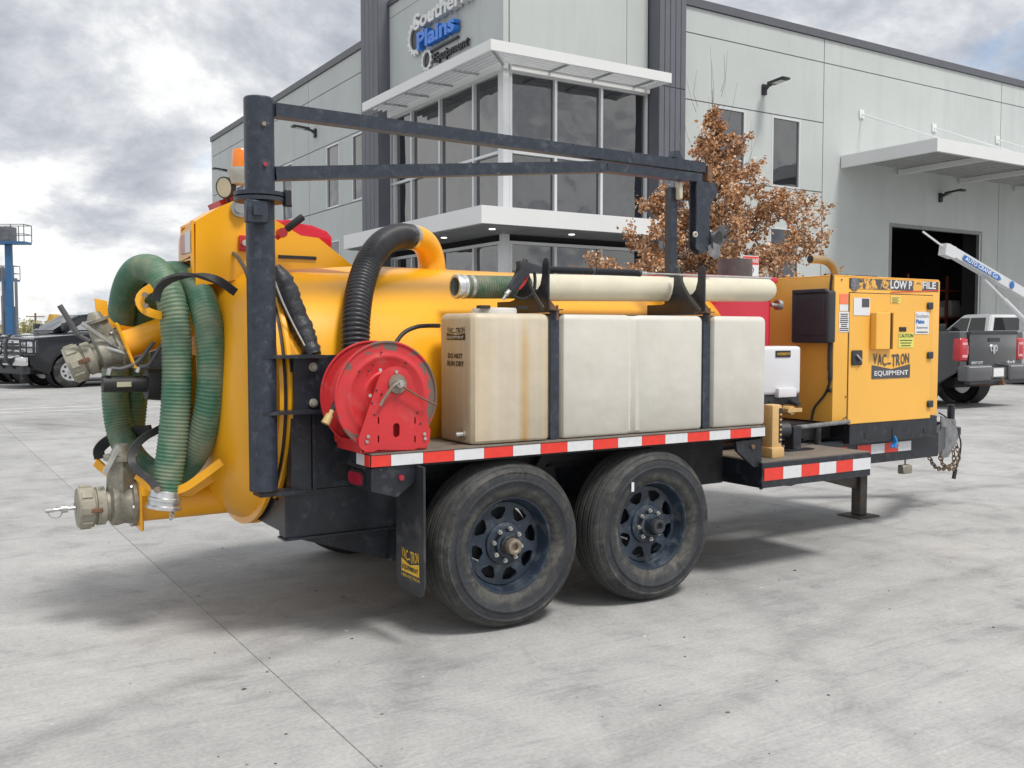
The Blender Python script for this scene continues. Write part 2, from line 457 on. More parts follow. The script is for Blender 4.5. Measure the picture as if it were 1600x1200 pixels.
def logo(prefix, p0, xd, yd, w, h, m_text, m_band, m_inv, parent):
    """VAC-TRON over a band reading EQUIPMENT: letters hang from a level top to a V-shaped foot"""
    xd = V(xd); yd = V(yd); p0 = V(p0); zd = xd.cross(yd)
    b = B(); s = 'VAC-TRON'; cw = w/8
    for i, ch in enumerate(s):
        c = abs((i+0.5)/8-0.5)*2
        foot = h*(0.46+0.17*c)-h*0.03
        top = h*(0.93+0.07*c)
        if ch == '-':
            mid = foot+h*0.1
            b.quad([p0+xd*(cw*(i+0.1))+yd*mid, p0+xd*(cw*(i+0.9))+yd*mid, p0+xd*(cw*(i+0.9))+yd*(mid+h*0.07), p0+xd*(cw*(i+0.1))+yd*(mid+h*0.07)])
        else:
            text_fit(b, ch, p0+xd*(cw*(i+0.06))+yd*foot, xd, yd, cw*0.88, top-foot, bold=0.02)
    b.build('lettering', m_text, parent, smooth=0, recalc=False)
    b = B()
    b.quad([p0-xd*0.02*w, p0+xd*w*0.5, p0+xd*w*0.5+yd*h*0.36, p0-xd*0.02*w+yd*h*0.54])
    b.quad([p0+xd*w*0.5, p0+xd*w*1.02, p0+xd*w*1.02+yd*h*0.54, p0+xd*w*0.5+yd*h*0.36])
    b.build('print_band', m_band, parent, smooth=0, recalc=False)
    b = B(); text_fit(b, 'EQUIPMENT', p0+xd*w*0.04+yd*h*0.08+zd*0.002, xd, yd, w*0.92, h*0.23, bold=0.02)
    b.build('lettering', m_inv, parent, smooth=0, recalc=False)
# ---------------------------------------------------------------- setting: the concrete yard
def concrete_mat(name, base, joint=False):
    m = bpy.data.materials.new(name); m.use_nodes = True
    nt = m.node_tree; nt.nodes.clear()
    out = N(nt, 'ShaderNodeOutputMaterial'); b = N(nt, 'ShaderNodeBsdfPrincipled'); nt.links.new(b.outputs[0], out.inputs[0])
    geo = N(nt, 'ShaderNodeNewGeometry'); pos = geo.outputs['Position']
    oi = N(nt, 'ShaderNodeObjectInfo')
    def mul(c, fac_out, amt=1.0):
        n = N(nt, 'ShaderNodeMix', data_type='RGBA', blend_type='MULTIPLY'); n.inputs[0].default_value = amt
        nt.links.new(c, n.inputs[6]); nt.links.new(fac_out, n.inputs[7]); return n.outputs[2]
    big = noise(nt, pos, 0.45, 6, 0.62, 0.4)
    r = ramp(nt, big.outputs[0], [(0.30, tuple(x*0.76 for x in base)), (0.5, base), (0.72, tuple(min(1, x*1.14) for x in base))])
    c = r.outputs[0]
    mid = noise(nt, pos, 2.6, 9, 0.74, 0.5)
    c = mul(c, ramp(nt, mid.outputs[0], [(0.32, (0.70, 0.70, 0.71)), (0.46, (0.93, 0.93, 0.93)), (0.55, (1.0, 1.0, 1.0)), (0.70, (1.12, 1.12, 1.10))]).outputs[0])
    # scuffs running roughly across, as tyres leave them
    mp = N(nt, 'ShaderNodeMapping'); mp.inputs['Rotation'].default_value = (0, 0, 0.35); mp.inputs['Scale'].default_value = (0.8, 3.2, 1)
    nt.links.new(pos, mp.inputs[0])
    sc = noise(nt, mp.outputs[0], 1.6, 7, 0.72, 0.6)
    c = mul(c, ramp(nt, sc.outputs[0], [(0.28, (0.84, 0.84, 0.85)), (0.46, (1, 1, 1))]).outputs[0])
    mp4 = N(nt, 'ShaderNodeMapping'); mp4.inputs['Rotation'].default_value = (0, 0, -0.9); mp4.inputs['Scale'].default_value = (0.7, 4.0, 1)
    nt.links.new(pos, mp4.inputs[0])
    sc2 = noise(nt, mp4.outputs[0], 1.3, 6, 0.7, 1.2)
    c = mul(c, ramp(nt, sc2.outputs[0], [(0.30, (0.82, 0.82, 0.83)), (0.44, (1, 1, 1))]).outputs[0])
    # pale scratches
    mp3 = N(nt, 'ShaderNodeMapping'); mp3.inputs['Rotation'].default_value = (0, 0, 1.3); mp3.inputs['Scale'].default_value = (1.2, 9, 1)
    nt.links.new(pos, mp3.inputs[0])
    s3 = noise(nt, mp3.outputs[0], 3.0, 8, 0.75, 2.0)
    sp = ramp(nt, s3.outputs[0], [(0.70, (0, 0, 0)), (0.76, (1, 1, 1))])
    mm = N(nt, 'ShaderNodeMix', data_type='RGBA'); nt.links.new(math_node(nt, 'MULTIPLY', sp.outputs[0], 0.35), mm.inputs[0])
    nt.links.new(c, mm.inputs[6]); mm.inputs[7].default_value = (0.62, 0.62, 0.60, 1); c = mm.outputs[2]
    # faint arcs left by turning tyres
    sp2 = N(nt, 'ShaderNodeSeparateXYZ'); nt.links.new(pos, sp2.inputs[0])
    wob = noise(nt, pos, 0.5, 3, 0.5)
    for (ax, ay, rad, w_, dk) in ((4.0, -11.0, 12.6, 0.12, 0.80), (4.0, -11.0, 10.9, 0.12, 0.84), (-12.0, 6.0, 13.2, 0.14, 0.84), (-12.0, 6.0, 14.9, 0.13, 0.86), (16.0, 6.0, 12.6, 0.14, 0.82), (16.0, 6.0, 10.9, 0.12, 0.85)):
        dx = math_node(nt, 'SUBTRACT', sp2.outputs[0], ax); dy = math_node(nt, 'SUBTRACT', sp2.outputs[1], ay)
        dd = math_node(nt, 'SQRT', math_node(nt, 'ADD', math_node(nt, 'MULTIPLY', dx, dx), math_node(nt, 'MULTIPLY', dy, dy)))
        dd = math_node(nt, 'ABSOLUTE', math_node(nt, 'SUBTRACT', math_node(nt, 'ADD', dd, math_node(nt, 'MULTIPLY', wob.outputs[0], 0.5)), rad))
        band_ = ramp(nt, math_node(nt, 'ADD', math_node(nt, 'DIVIDE', dd, w_*2), math_node(nt, 'MULTIPLY', mid.outputs[0], 0.5)), [(0.25, (dk,)*3), (0.75, (1, 1, 1))])
        c = mul(c, band_.outputs[0])
    # fine grit and dark specks
    g = noise(nt, pos, 55, 5, 0.75)
    c = mul(c, ramp(nt, g.outputs[0], [(0.28, (0.80, 0.80, 0.80)), (0.5, (1, 1, 1)), (0.72, (1.15, 1.15, 1.15))]).outputs[0])
    sk = noise(nt, pos, 24, 2, 0.5)
    c = mul(c, ramp(nt, sk.outputs[0], [(0.17, (0.55, 0.54, 0.52)), (0.215, (1, 1, 1))]).outputs[0])
    # broom strokes
    mp2 = N(nt, 'ShaderNodeMapping'); mp2.inputs['Scale'].default_value = (1.2, 110, 1); mp2.inputs['Rotation'].default_value = (0, 0, 1.52)
    nt.links.new(pos, mp2.inputs[0])
    br = noise(nt, mp2.outputs[0], 1.0, 2, 0.5, 0.1)
    c = mul(c, ramp(nt, br.outputs[0], [(0.3, (0.93, 0.93, 0.93)), (0.65, (1.04, 1.04, 1.04))]).outputs[0])
    mr = N(nt, 'ShaderNodeMapRange'); mr.inputs[3].default_value = 0.93; mr.inputs[4].default_value = 1.06
    nt.links.new(oi.outputs['Random'], mr.inputs[0])
    hs = N(nt, 'ShaderNodeHueSaturation'); nt.links.new(c, hs.inputs['Color']); nt.links.new(mr.outputs[0], hs.inputs['Value']); c = hs.outputs[0]
    nt.links.new(c, b.inputs['Base Color']); b.inputs['Roughness'].default_value = 0.85
    bu = N(nt, 'ShaderNodeBump'); bu.inputs['Strength'].default_value = 0.35; bu.inputs['Distance'].default_value = 0.004
    ad = math_node(nt, 'ADD', br.outputs[0], math_node(nt, 'MULTIPLY', g.outputs[0], 0.7))
    nt.links.new(ad, bu.inputs['Height']); nt.links.new(bu.outputs[0], b.inputs['Normal'])
    return m
CONC = concrete_mat('broomed_concrete', (0.375, 0.373, 0.367))
JOINT = mat('joint_filler', (0.27, 0.265, 0.25), 0.9, var=0.3, scale=30)
FARG = mat('far_ground', (0.33, 0.325, 0.30), 0.9, var=0.12, scale=0.05, dirt=((0.22, 0.20, 0.14), 0.4, 0.02))
g = B(); g.quad([(-3000, -3000, -0.012), (3000, -3000, -0.012), (3000, 3000, -0.012), (-3000, 3000, -0.012)])
ground = g.build('ground', FARG, kind='structure', smooth=0)
JX, JY, SL = -1.10, 0.53, 4.57
slab0 = None
GAP = 0.0022
for i in range(-3, 9):
    for j in range(-2, 10):
        x0 = JX+i*SL; y0 = JY+j*SL
        if x0 > 11.2 and y0 > 17.5: continue
        if slab0 is None:
            slab0 = B().box(x0+GAP, x0+SL-GAP, y0+GAP, y0+SL-GAP, -0.010, 0.0, bev=0.0015, seg=1).build('concrete_slab', CONC, ground, smooth=0)
            base = (x0, y0)
        else:
            dup(slab0, loc=slab0.location+V(((i+3)*SL, (j+2)*SL, 0)), parent=ground)
b = B(); b.quad([(JX-3*SL, JY-2*SL, -0.0035), (JX+9*SL, JY-2*SL, -0.0035), (JX+9*SL, JY+10*SL, -0.0035), (JX-3*SL, JY+10*SL, -0.0035)])
b.build('joint_bed', JOINT, ground, smooth=0)
b = B(); b.box(JX-40*SL, JX-3*SL-0.02, -60, 120, -0.0115, -0.0005); b.box(JX+9*SL+0.02, 200, -60, 14, -0.0115, -0.0005); b.box(JX-3*SL, 11.5, JY+10*SL+0.02, 120, -0.0115, -0.0005)
b.build('outer_yard_concrete', CONC, ground, smooth=0)
PAINTW = mat('worn_line_paint', (0.60, 0.60, 0.58), 0.7, var=0.1, scale=6, dirt=((0.42, 0.41, 0.40), 0.6, 5))
for k, (y, x0, x1) in enumerate(((15.6, -10, 6.5), (14.75, -10, 6.5))):
    B().box(x0, x1, y-0.05, y+0.05, 0.0005, 0.004).build('painted_line', PAINTW, ground, smooth=0)
for x in (11.2, 14.0, 16.8, 19.6, 22.4):
    B().box(x-0.05, x+0.05, 12.5, 17.5, 0.0005, 0.004).build('painted_line', PAINTW, ground, smooth=0)

# ---------------------------------------------------------------- the building
GX, GY = 12.48, 20.18
BROOT = thing('office_building', (GX, GY, 0), 'pale grey-green concrete warehouse office with dark fins and glazed corner', 'building')
WALLM = mat('painted_tilt_wall', (0.49, 0.520, 0.512), 0.75, var=0.035, scale=0.5, streak=True, dirt=((0.41, 0.45, 0.445), 0.42, 1.6), bump=0.05, bscale=12)
COP = mat('dark_coping', (0.10, 0.105, 0.12), 0.5, var=0.06)
FIN = mat('ribbed_fin_metal', (0.125, 0.132, 0.155), 0.55, metal=0.1, var=0.06, scale=1.2)
WMET = mat('white_canopy_metal', (0.72, 0.73, 0.73), 0.4, var=0.02, scale=1)
SOFF = mat('grey_soffit', (0.16, 0.165, 0.17), 0.5, var=0.08, scale=1)
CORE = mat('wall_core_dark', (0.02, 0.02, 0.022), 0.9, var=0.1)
FRM = mat('window_frame_metal', (0.62, 0.64, 0.65), 0.35, metal=0.2, var=0.03)
def glass_mat(name, tint, ior, rough=0.015):
    m = bpy.data.materials.new(name); m.use_nodes = True; nt = m.node_tree
    b = nt.nodes['Principled BSDF']
    b.inputs['Base Color'].default_value = (*tint, 1); b.inputs['Roughness'].default_value = rough; b.inputs['IOR'].default_value = ior
    geo = N(nt, 'ShaderNodeNewGeometry'); nz = noise(nt, geo.outputs['Position'], 0.55, 2, 0.5)
    bu = N(nt, 'ShaderNodeBump'); bu.inputs['Strength'].default_value = 0.30; bu.inputs['Distance'].default_value = 0.12
    nt.links.new(nz.outputs[0], bu.inputs['Height']); nt.links.new(bu.outputs[0], b.inputs['Normal'])
    return m
GLS = glass_mat('tinted_glass', (0.005, 0.007, 0.012), 2.3)
GLS2 = glass_mat('car_glass', (0.012, 0.014, 0.018), 1.7)

class Wall:
    """u along the wall, front face at w0, thickness away from the viewer; axis 'x' faces -Y, axis 'y' faces -X"""
    def __init__(s, ax, w0): s.ax = ax; s.w = w0
    def box(s, b, u0, u1, z0, z1, d0, d1, bev=0):
        if s.ax == 'x': b.box(u0, u1, s.w+d0, s.w+d1, z0, z1, bev, 1)
        else: b.box(s.w+d0, s.w+d1, u0, u1, z0, z1, bev, 1)
        return b
    def panel(s, u0, u1, z0, z1, holes=(), gap=0.018, th=0.18):
        u0 += gap; u1 -= gap; z0 += gap; z1 -= gap
        hs = [h for h in holes if h[0] < u1 and h[1] > u0 and h[2] < z1 and h[3] > z0]
        us = sorted({u0, u1, *[min(max(v, u0), u1) for h in hs for v in h[:2]]})
        zs = sorted({z0, z1, *[min(max(v, z0), z1) for h in hs for v in h[2:4]]})
        b = B()
        for a, c in zip(us, us[1:]):
            for e, f in zip(zs, zs[1:]):
                mu, mz = (a+c)/2, (e+f)/2
                if any(h[0] < mu < h[1] and h[2] < mz < h[3] for h in hs): continue
                s.box(b, a, c, e, f, 0, th)
        if len(b.bm.verts): b.build('wall_panel', WALLM, BROOT, smooth=0)
    def window(s, u0, u1, z0, z1, mull_u=(), mull_z=(), fw=0.07, dep=0.1, proud=0.0):
        b = B()
        s.box(b, u0, u0+fw, z0, z1, -proud-0.012, dep); s.box(b, u1-fw, u1, z0, z1, -proud-0.012, dep)
        s.box(b, u0+fw, u1-fw, z0, z0+fw, -proud-0.010, dep); s.box(b, u0+fw, u1-fw, z1-fw, z1, -proud-0.010, dep)
        fr = b.build('window_frame', FRM, BROOT, smooth=0)
        us = [u0+fw, *mull_u, u1-fw]; zs = [z0+fw, *mull_z, z1-fw]
        for a, c in zip(us, us[1:]):
            for e, f in zip(zs, zs[1:]):
                s.box(B(), a+0.004, c-0.004, e+0.004, f-0.004, dep*0.55, dep*0.75).build('pane', GLS, fr, smooth=0) if False else None
                bb = B(); s.box(bb, a+0.004, c-0.004, e+0.004, f-0.004, dep*0.5, dep*0.5+0.02); bb.build('pane', GLS, fr, smooth=0)
        for u in mull_u:
            b = B(); s.box(b, u-0.045, u+0.045, z0+fw, z1-fw, -0.03, dep*0.6); b.build('mullion', FRM, fr, smooth=0)
        b = B()
        for z in mull_z: s.box(b, u0+fw, u1-fw, z-0.04, z+0.04, -0.025, dep*0.6)
        if len(b.bm.verts): b.build('transom', FRM, fr, smooth=0)
        return fr
WR = Wall('x', GY); WLf = Wall('y', GX)
TOP = 12.0
# right hand facade
holes = [(20.7, 22.2, 6.5, 8.95), (23.5, 24.95, 6.5, 8.95), (23.45, 24.95, 2.2, 5.1), (20.6, 22.1, 2.2, 5.1), (30.05, 36.2, -1, 5.64), (41.0, 47.0, -1, 5.64)]
cols = [18.6, 26.15, 37.35, 48.6, 62.0]
for i, (a, c) in enumerate(zip(cols, cols[1:])):
    rows = [0.02, 6.5, 9.0, 11.15, TOP] if i == 0 else [0.02, 11.15, TOP]
    for e, f in zip(rows, rows[1:]): WR.panel(a, c, e, f, holes)
for h in holes[:4]: WR.window(*h)
b = B(); WR.box(b, 18.6, 62, TOP, TOP+0.26, -0.07, 0.5); b.build('roof_coping', COP, BROOT, smooth=0)
# left hand facade
hl = [(32.5, 33.86, 6.42, 8.95), (30.2, 31.2, 6.42, 8.95), (37.9, 39.3, 6.42, 8.95), (40.5, 41.9, 6.42, 8.95), (45.0, 46.4, 6.42, 8.95), (47.6, 49.0, 6.42, 8.95),
      (32.5, 33.86, 2.2, 5.1), (37.9, 39.3, 2.2, 5.1), (40.5, 41.9, 2.2, 5.1)]
cols = [27.85, 35.85, 43.6, 51.0]
for a, c in zip(cols, cols[1:]):
    for e, f in zip([0.02, 6.4, 9.0, 11.15], [6.4, 9.0, 11.15, TOP]): WLf.panel(a, c, e, f, hl)
for h in hl: WLf.window(*h)
b = B(); WLf.box(b, 27.85, 51.0, TOP, TOP+0.26, -0.07, 0.5); b.build('roof_coping', COP, BROOT, smooth=0)
# solid core behind the panels, open at the doors
b = B()
for a, c in ((18.6, 30.0), (36.25, 40.9), (47.1, 62)): b.box(a, c, GY+0.17, GY+0.9, 0, TOP)
for a, c in ((30.0, 36.25), (40.9, 47.1)): b.box(a, c, GY+0.17, GY+0.9, 5.7, TOP)
b.box(GX+0.17, GX+0.9, 27.9, 51, 0, TOP); b.box(GX+0.9, 62, 50.6, 51.0, 0, TOP); b.box(61.5, 62, GY+0.9, 50.6, 0, TOP)
b.box(GX+0.9, 61.5, GY+0.9, 50.6, TOP-0.4, TOP-0.1)
b.build('wall_core', CORE, BROOT, smooth=0)
# corner tower: sign walls above, glass below
TT = 12.85
for W, u0, u1, js in ((WR, GX+0.2, 17.86, (17.0, )), (WLf, GY, 27.8, (22.9,))):
    zs = [8.98, 12.42, TT]
    for e, f in zip(zs, zs[1:]):
        us = [u0, *js, u1]
        if e > 10: us = [u0, u1]
        for a, c in zip(us, us[1:]): W.panel(a, c, e, f, (), gap=0.01)
    b = B(); W.box(b, u0-0.06 if W is WLf else u0+0.5, u1, TT, TT+0.16, -0.07, 0.5); b.build('roof_coping', COP, BROOT, smooth=0)
b = B(); b.box(GX+0.18, 17.86, GY+0.17, GY+0.4, 9.0, TT); b.box(GX+0.17, GX+0.4, GY+0.41, 27.8, 9.0, TT); b.box(GX+0.4, 17.8, GY+0.4, 27.8, TT-0.3, TT); b.build('tower_core', CORE, BROOT, smooth=0)
# glass walls in two tiers
for z0, z1, tr in ((4.72, 8.97, (6.62,)), (0.05, 4.05, ())):
    WR.window(GX+0.20, 17.86, z0, z1, (14.3, 16.02), tr, fw=0.09, dep=0.16)
    WLf.window(GY+0.20, 27.8, z0, z1, (21.9, 24.07, 26.1, 27.45), tr, fw=0.09, dep=0.16)
b = B(); b.box(GX-0.03, GX+0.19, GY-0.03, GY+0.19, 0, 8.98, 0.01, 1); b.build('corner_post', FRM, BROOT, smooth=0)
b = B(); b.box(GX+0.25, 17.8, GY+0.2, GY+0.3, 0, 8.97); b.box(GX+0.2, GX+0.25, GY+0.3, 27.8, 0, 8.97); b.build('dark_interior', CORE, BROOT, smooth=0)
# dark ribbed fins
def fin(x0, x1, y0, y1, z1, face):
    f = B().box(x0, x1, y0, y1, 0, z1).build('fin', FIN, BROOT, smooth=0)
    if face == 'y':
        n = 5
        for i in range(n):
            a = x0+(x1-x0)*i/n; c = x0+(x1-x0)*(i+1)/n
            for e, g2 in ((0.05, 9.1), (9.13, z1)):
                B().box(a+0.010, c-0.010, y0-0.025, y0-0.002, e, g2, 0.006, 1).build('cladding_panel', FIN, f, smooth=0)
    else:
        n = 4
        for i in range(n):
            a = y0+(y1-y0)*i/n; c = y0+(y1-y0)*(i+1)/n
            for e, g2 in ((0.05, 9.1), (9.13, z1)):
                B().box(x0-0.025, x0-0.002, a+0.010, c-0.010, e, g2, 0.006, 1).build('cladding_panel', FIN, f, smooth=0)
fin(17.90, 19.02, 19.70, GY+0.6, 14.8, 'y')
fin(12.06, 13.6, 27.83, 29.3, 14.8, 'x')
# entrance canopy
b = B()
X0, Y0, X1, Y1 = 10.68, 18.39, 17.85, 27.78
b.prism([(X0, Y0), (X1, Y0), (X1, GY-0.04), (GX-0.04, GY-0.04), (GX-0.04, Y1), (X0, Y1)], 'xy', 4.27, 4.74)
can = b.build('entrance_canopy', WMET, BROOT, smooth=0)
for i in range(11):
    x = X0+0.12+i*0.155
    B().box(x, x+0.14, Y0+0.1, Y1-0.1, 4.235, 4.262).build('soffit_board', SOFF, can, smooth=0)
for i in range(11):
    y = Y0+0.12+i*0.155
    B().box(X0+1.86, X1-0.1, y, y+0.14, 4.235, 4.262).build('soffit_board', SOFF, can, smooth=0)
LIT = mat('lit_downlight', (0.8, 0.8, 0.78), 0.4, emit=((1, 0.96, 0.9), 1.6))
for x, y in ((11.5, 19.2), (11.5, 22.0), (11.5, 25.0), (14.2, 19.2), (16.6, 19.2)):
    B().cyl((x, y, 4.215), (x, y, 4.234), 0.09, n=16).build('downlight', LIT, can)
# sunshade of louvres over the glass
S0x, S0y, S1x, S1y = 11.30, 18.93, 17.75, 27.53
b = B(); b.box(S0x, S1x, S0y, S0y+0.09, 9.0, 9.29); b.box(S0x, S0x+0.09, S0y+0.09, S1y, 9.0, 9.29)
b.box(S1x-0.09, S1x, S0y+0.09, GY-0.05, 9.02, 9.27)
sh = b.build('sunshade', WMET, BROOT, smooth=0)
LOUV = mat('louvre_metal', (0.50, 0.51, 0.52), 0.4, metal=0.2, var=0.05)
for i in range(6):
    o = 0.26+i*0.17
    B().box(S0x+o+0.02, S1x-0.1, S0y+o-0.014, S0y+o+0.014, 9.08, 9.17).build('louvre_blade', LOUV, sh, smooth=0)
    B().box(S0x+o-0.014, S0x+o+0.014, S0y+o+0.02, S1y-0.02, 9.08, 9.17).build('louvre_blade', LOUV, sh, smooth=0)
ARMM = mat('outrigger_metal', (0.30, 0.31, 0.33), 0.4, metal=0.3, var=0.05)
for x in (14.0, 15.6, 17.2): B().box(x-0.03, x+0.03, S0y+0.1, GY-0.05, 9.02, 9.075).build('outrigger', ARMM, sh, smooth=0)
for y in (21.4, 23.0, 24.6, 26.2): B().box(S0x+0.1, GX-0.05, y-0.03, y+0.03, 9.02, 9.075).build('outrigger', ARMM, sh, smooth=0)
bb = B(); bb.bar([(S0x+0.1, S0y+0.1, 9.05), (GX-0.03, GY-0.03, 9.05)], 0.07, 0.05); bb.build('outrigger', ARMM, sh, smooth=0)
B().box(GX+0.2, 17.86, GY-0.12, GY-0.03, 8.93, 9.15).build('sunshade_rail', WMET, sh, smooth=0)
B().box(GX-0.12, GX-0.03, GY, 27.8, 8.93, 9.15).build('sunshade_rail', WMET, sh, smooth=0)
# canopy over the loading door with its tie rods
b = B(); cx0, cx1, cy0 = 27.12, 47.0, 16.23
b.box(cx0, cx1, cy0, cy0+0.12, 7.46, 7.9); b.box(cx0, cx0+0.12, cy0+0.12, GY-0.03, 7.46, 7.9); b.box(cx0+0.12, cx1, cy0+0.12, GY-0.03, 7.80, 7.86)
dc = b.build('loading_canopy', WMET, BROOT, smooth=0)
DECK = mat('canopy_decking', (0.34, 0.35, 0.345), 0.5, metal=0.2, var=0.05)
y = cy0+0.2; k = 0
while y < GY-0.2:
    B().box(cx0+0.14, cx1, y, y+0.16, 7.70, 7.795, 0.01, 1).build('deck_rib', DECK, dc, smooth=0); y += 0.26
for x in (30.5, 34.5, 38.5, 42.5): B().box(x-0.06, x+0.06, cy0+0.14, GY-0.04, 7.50, 7.69).build('canopy_beam', WMET, dc, smooth=0)
for x in (28.25, 32.7, 37.1, 41.5):
    t = B(); t.box(x-0.13, x+0.13, GY-0.05, GY-0.002, 9.40, 9.72, 0.01, 1); t.cyl((x, GY-0.06, 9.55), (x, cy0+0.3, 7.92), 0.03, n=8)
    t.build('tie_rod', WMET, dc)
# loading door: recess, track, dark interior with racking
b = B()
b.box(30.05, 30.2, GY-0.01, GY+0.16, 0, 5.64); b.box(36.05, 36.2, GY-0.01, GY+0.16, 0, 5.64); b.box(30.2, 36.05, GY-0.008, GY+0.16, 5.5, 5.64)
dr = b.build('loading_door_frame', mat('door_frame_grey', (0.22, 0.23, 0.235), 0.5), BROOT, smooth=0)
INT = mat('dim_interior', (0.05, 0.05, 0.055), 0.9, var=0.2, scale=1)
b = B(); b.box(35.98, 36.02, GY-0.03, GY-0.011, 0, 5.5); b.build('door_track', WMET, dr, smooth=0)
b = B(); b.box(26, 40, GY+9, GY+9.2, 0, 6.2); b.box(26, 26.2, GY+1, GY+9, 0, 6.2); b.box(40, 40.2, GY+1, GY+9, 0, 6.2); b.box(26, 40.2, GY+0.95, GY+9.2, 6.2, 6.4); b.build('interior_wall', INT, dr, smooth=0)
RK = mat('rack_steel', (0.16, 0.03, 0.02), 0.6, var=0.2); BOXM = mat('stored_goods', (0.40, 0.39, 0.38), 0.7, var=0.3, scale=1.5)
b = B()
for z in (0.9, 2.0, 3.2): b.box(31, 39.5, GY+1.8, GY+2.8, z, z+0.08)
for x in (31, 33.8, 36.6, 39.4): b.box(x, x+0.08, GY+1.8, GY+1.9, 0, 3.9)
b.build('storage_rack', RK, dr, smooth=0)
rnd = random.Random(3)
for z in (0.0, 0.99, 2.09):
    x = 31.2
    while x < 39:
        w = rnd.uniform(0.3, 0.8); b = B(); b.box(x, x+w, GY+1.95, GY+2.6, z, z+rnd.uniform(0.3, 0.75), 0.02, 1); b.build('stored_box', BOXM, dr, smooth=0); x += w+rnd.uniform(0.1, 0.7)
# door for the second bay stays shut
b = B()
for k in range(8): b.box(41.02, 46.98, GY+0.05, GY+0.1, 0.02+k*0.7, 0.70+k*0.7, 0.01, 1)
b.build('sectional_door', WMET, BROOT, smooth=0)

# wall lights
LAMP = mat('black_light_housing', (0.018, 0.018, 0.022), 0.4); LENS = mat('light_lens', (0.5, 0.5, 0.48), 0.3)
def wall_light(u, z, ax, label):
    o = V((u, GY, z)) if ax == 'x' else V((GX, u, z))
    t = thing('wall_light', o, label, 'wall light', 'black area lights on the warehouse walls')
    out = V((0, -1, 0)) if ax == 'x' else V((-1, 0, 0)); side = V((1, 0, 0)) if ax == 'x' else V((0, 1, 0))
    b = B(); c = o+out*0.06; M = Matrix((side, out, V((0, 0, 1)))).transposed().to_4x4(); M.translation = o
    b.box(-0.09, 0.09, 0, 0.10, -0.2, 0.16, 0.01, 1, M=M); b.build('mount', LAMP, t)
    b = B(); b.bar([o+out*0.1, o+out*0.2+ZU*0.07, o+out*0.34+ZU*0.10], 0.14, 0.07); b.build('arm', LAMP, t)
    Mh = M @ Matrix.Translation((0, 0.32, 0.11)) @ Matrix.Rotation(R_(4), 4, 'X')
    b = B(); b.box(-0.19, 0.19, 0, 0.72, -0.03, 0.05, 0.03, 2, M=Mh); b.build('head', LAMP, t)
    b = B(); b.box(-0.13, 0.13, 0.2, 0.58, -0.042, -0.031, M=Mh); b.build('lens', LENS, t)
wall_light(23.05, 9.78, 'x', 'black wall light above the two tall windows right of the dark fin')
wall_light(33.2, 6.85, 'x', 'black wall light under the long canopy above the loading door')
wall_light(35.0, 9.72, 'y', 'black wall light on the left facade nearest the dark corner fin')
wall_light(47.0, 9.72, 'y', 'black wall light at the far left end of the building')

# sign on the corner tower
sign = thing('wall_sign', (GX-0.1, 24, 11), 'raised company sign with gears, silver, blue and black lettering on the tower', 'sign')
SILV = mat('sign_silver', (0.62, 0.63, 0.64), 0.35, metal=0.3); SBLU = mat('sign_blue', (0.03, 0.20, 0.72), 0.35); SBLK = mat('sign_black', (0.02, 0.02, 0.03), 0.4)
def sign_line(txt, p0, p1, h, mt, name, bold=0.0, shear=0.0, xx=GX-0.16, ext=0.1, rise=0.0):
    a = at(*p0, x=xx); c = at(*p1, x=xx)
    w = a.y-c.y
    b = B(); n0 = 0
    text_fit(b, txt, (xx, a.y, a.z), (0, -1, 0), (0, 0, 1), w, h, bold, ext, shear)
    b.build(name, mt, sign, smooth=0)
    return a, c
hS = at(650, 26, x=GX-0.16).z-at(652, 50, x=GX-0.16).z
a, c = sign_line('Southern', (650, 50), (735, 12), hS, SILV, 'lettering', bold=0.03)
hP = at(656, 53, x=GX-0.16).z-at(656, 80, x=GX-0.16).z
a, c = sign_line('Plains', (655, 80), (714, 57), hP, SBLU, 'lettering', bold=0.035)
b = B(); p = at(672, 81, x=GX-0.06); q = at(716, 63, x=GX-0.06); b.box(GX-0.1, GX-0.02, q.y, p.y, p.z-0.03, p.z+0.03); b.build('underline', SBLK, sign, smooth=0)
hE = at(677, 84, x=GX-0.08).z-at(677, 102, x=GX-0.08).z
sign_line('Equipment', (677, 103), (733, 76), hE, SBLK, 'lettering', bold=0.01, shear=0.3, xx=GX-0.08, ext=0.04)
def gear(py0, py1, px, n, x):
    c = at(px, (py0+py1)/2, x=x); R = abs(at(px, py0, x=x).z-at(px, py1, x=x).z)/2
    outer = []
    for i in range(n):
        for k, rr in ((0, 0.86), (0.28, 0.86), (0.40, 1.0), (0.78, 1.0), (0.9, 0.86)):
            t = 2*PI*(i+k)/n; outer.append((R*rr*math.cos(t), R*rr*math.sin(t)))
    M = Matrix((V((0, -1, 0)), V((0, 0, 1)), V((-1, 0, 0)))).transposed().to_4x4(); M.translation = c
    B().plate(outer, [circ(R*0.66, 32)], M, 0.05).build('gear', SILV, sign, smooth=0)
    M2 = M.copy(); M2.translation = c+V((0.012, 0, 0))
    B().plate(circ(R*0.655, 32), [], M2, 0.006).build('gear_face', SBLK, sign, smooth=0)
gear(30, 88, 651, 16, GX-0.06)
gear(76, 112, 668, 12, GX-0.055)
# ---------------------------------------------------------------- the vacuum trailer
TR = thing('vacuum_trailer', (1.5, 1.0, 0), 'yellow vacuum excavator trailer on two axles with tank, boom and engine box', 'trailer')
def xz(pts, y): return [((p := at(a, c, y=y)).x, p.z) for a, c in pts]
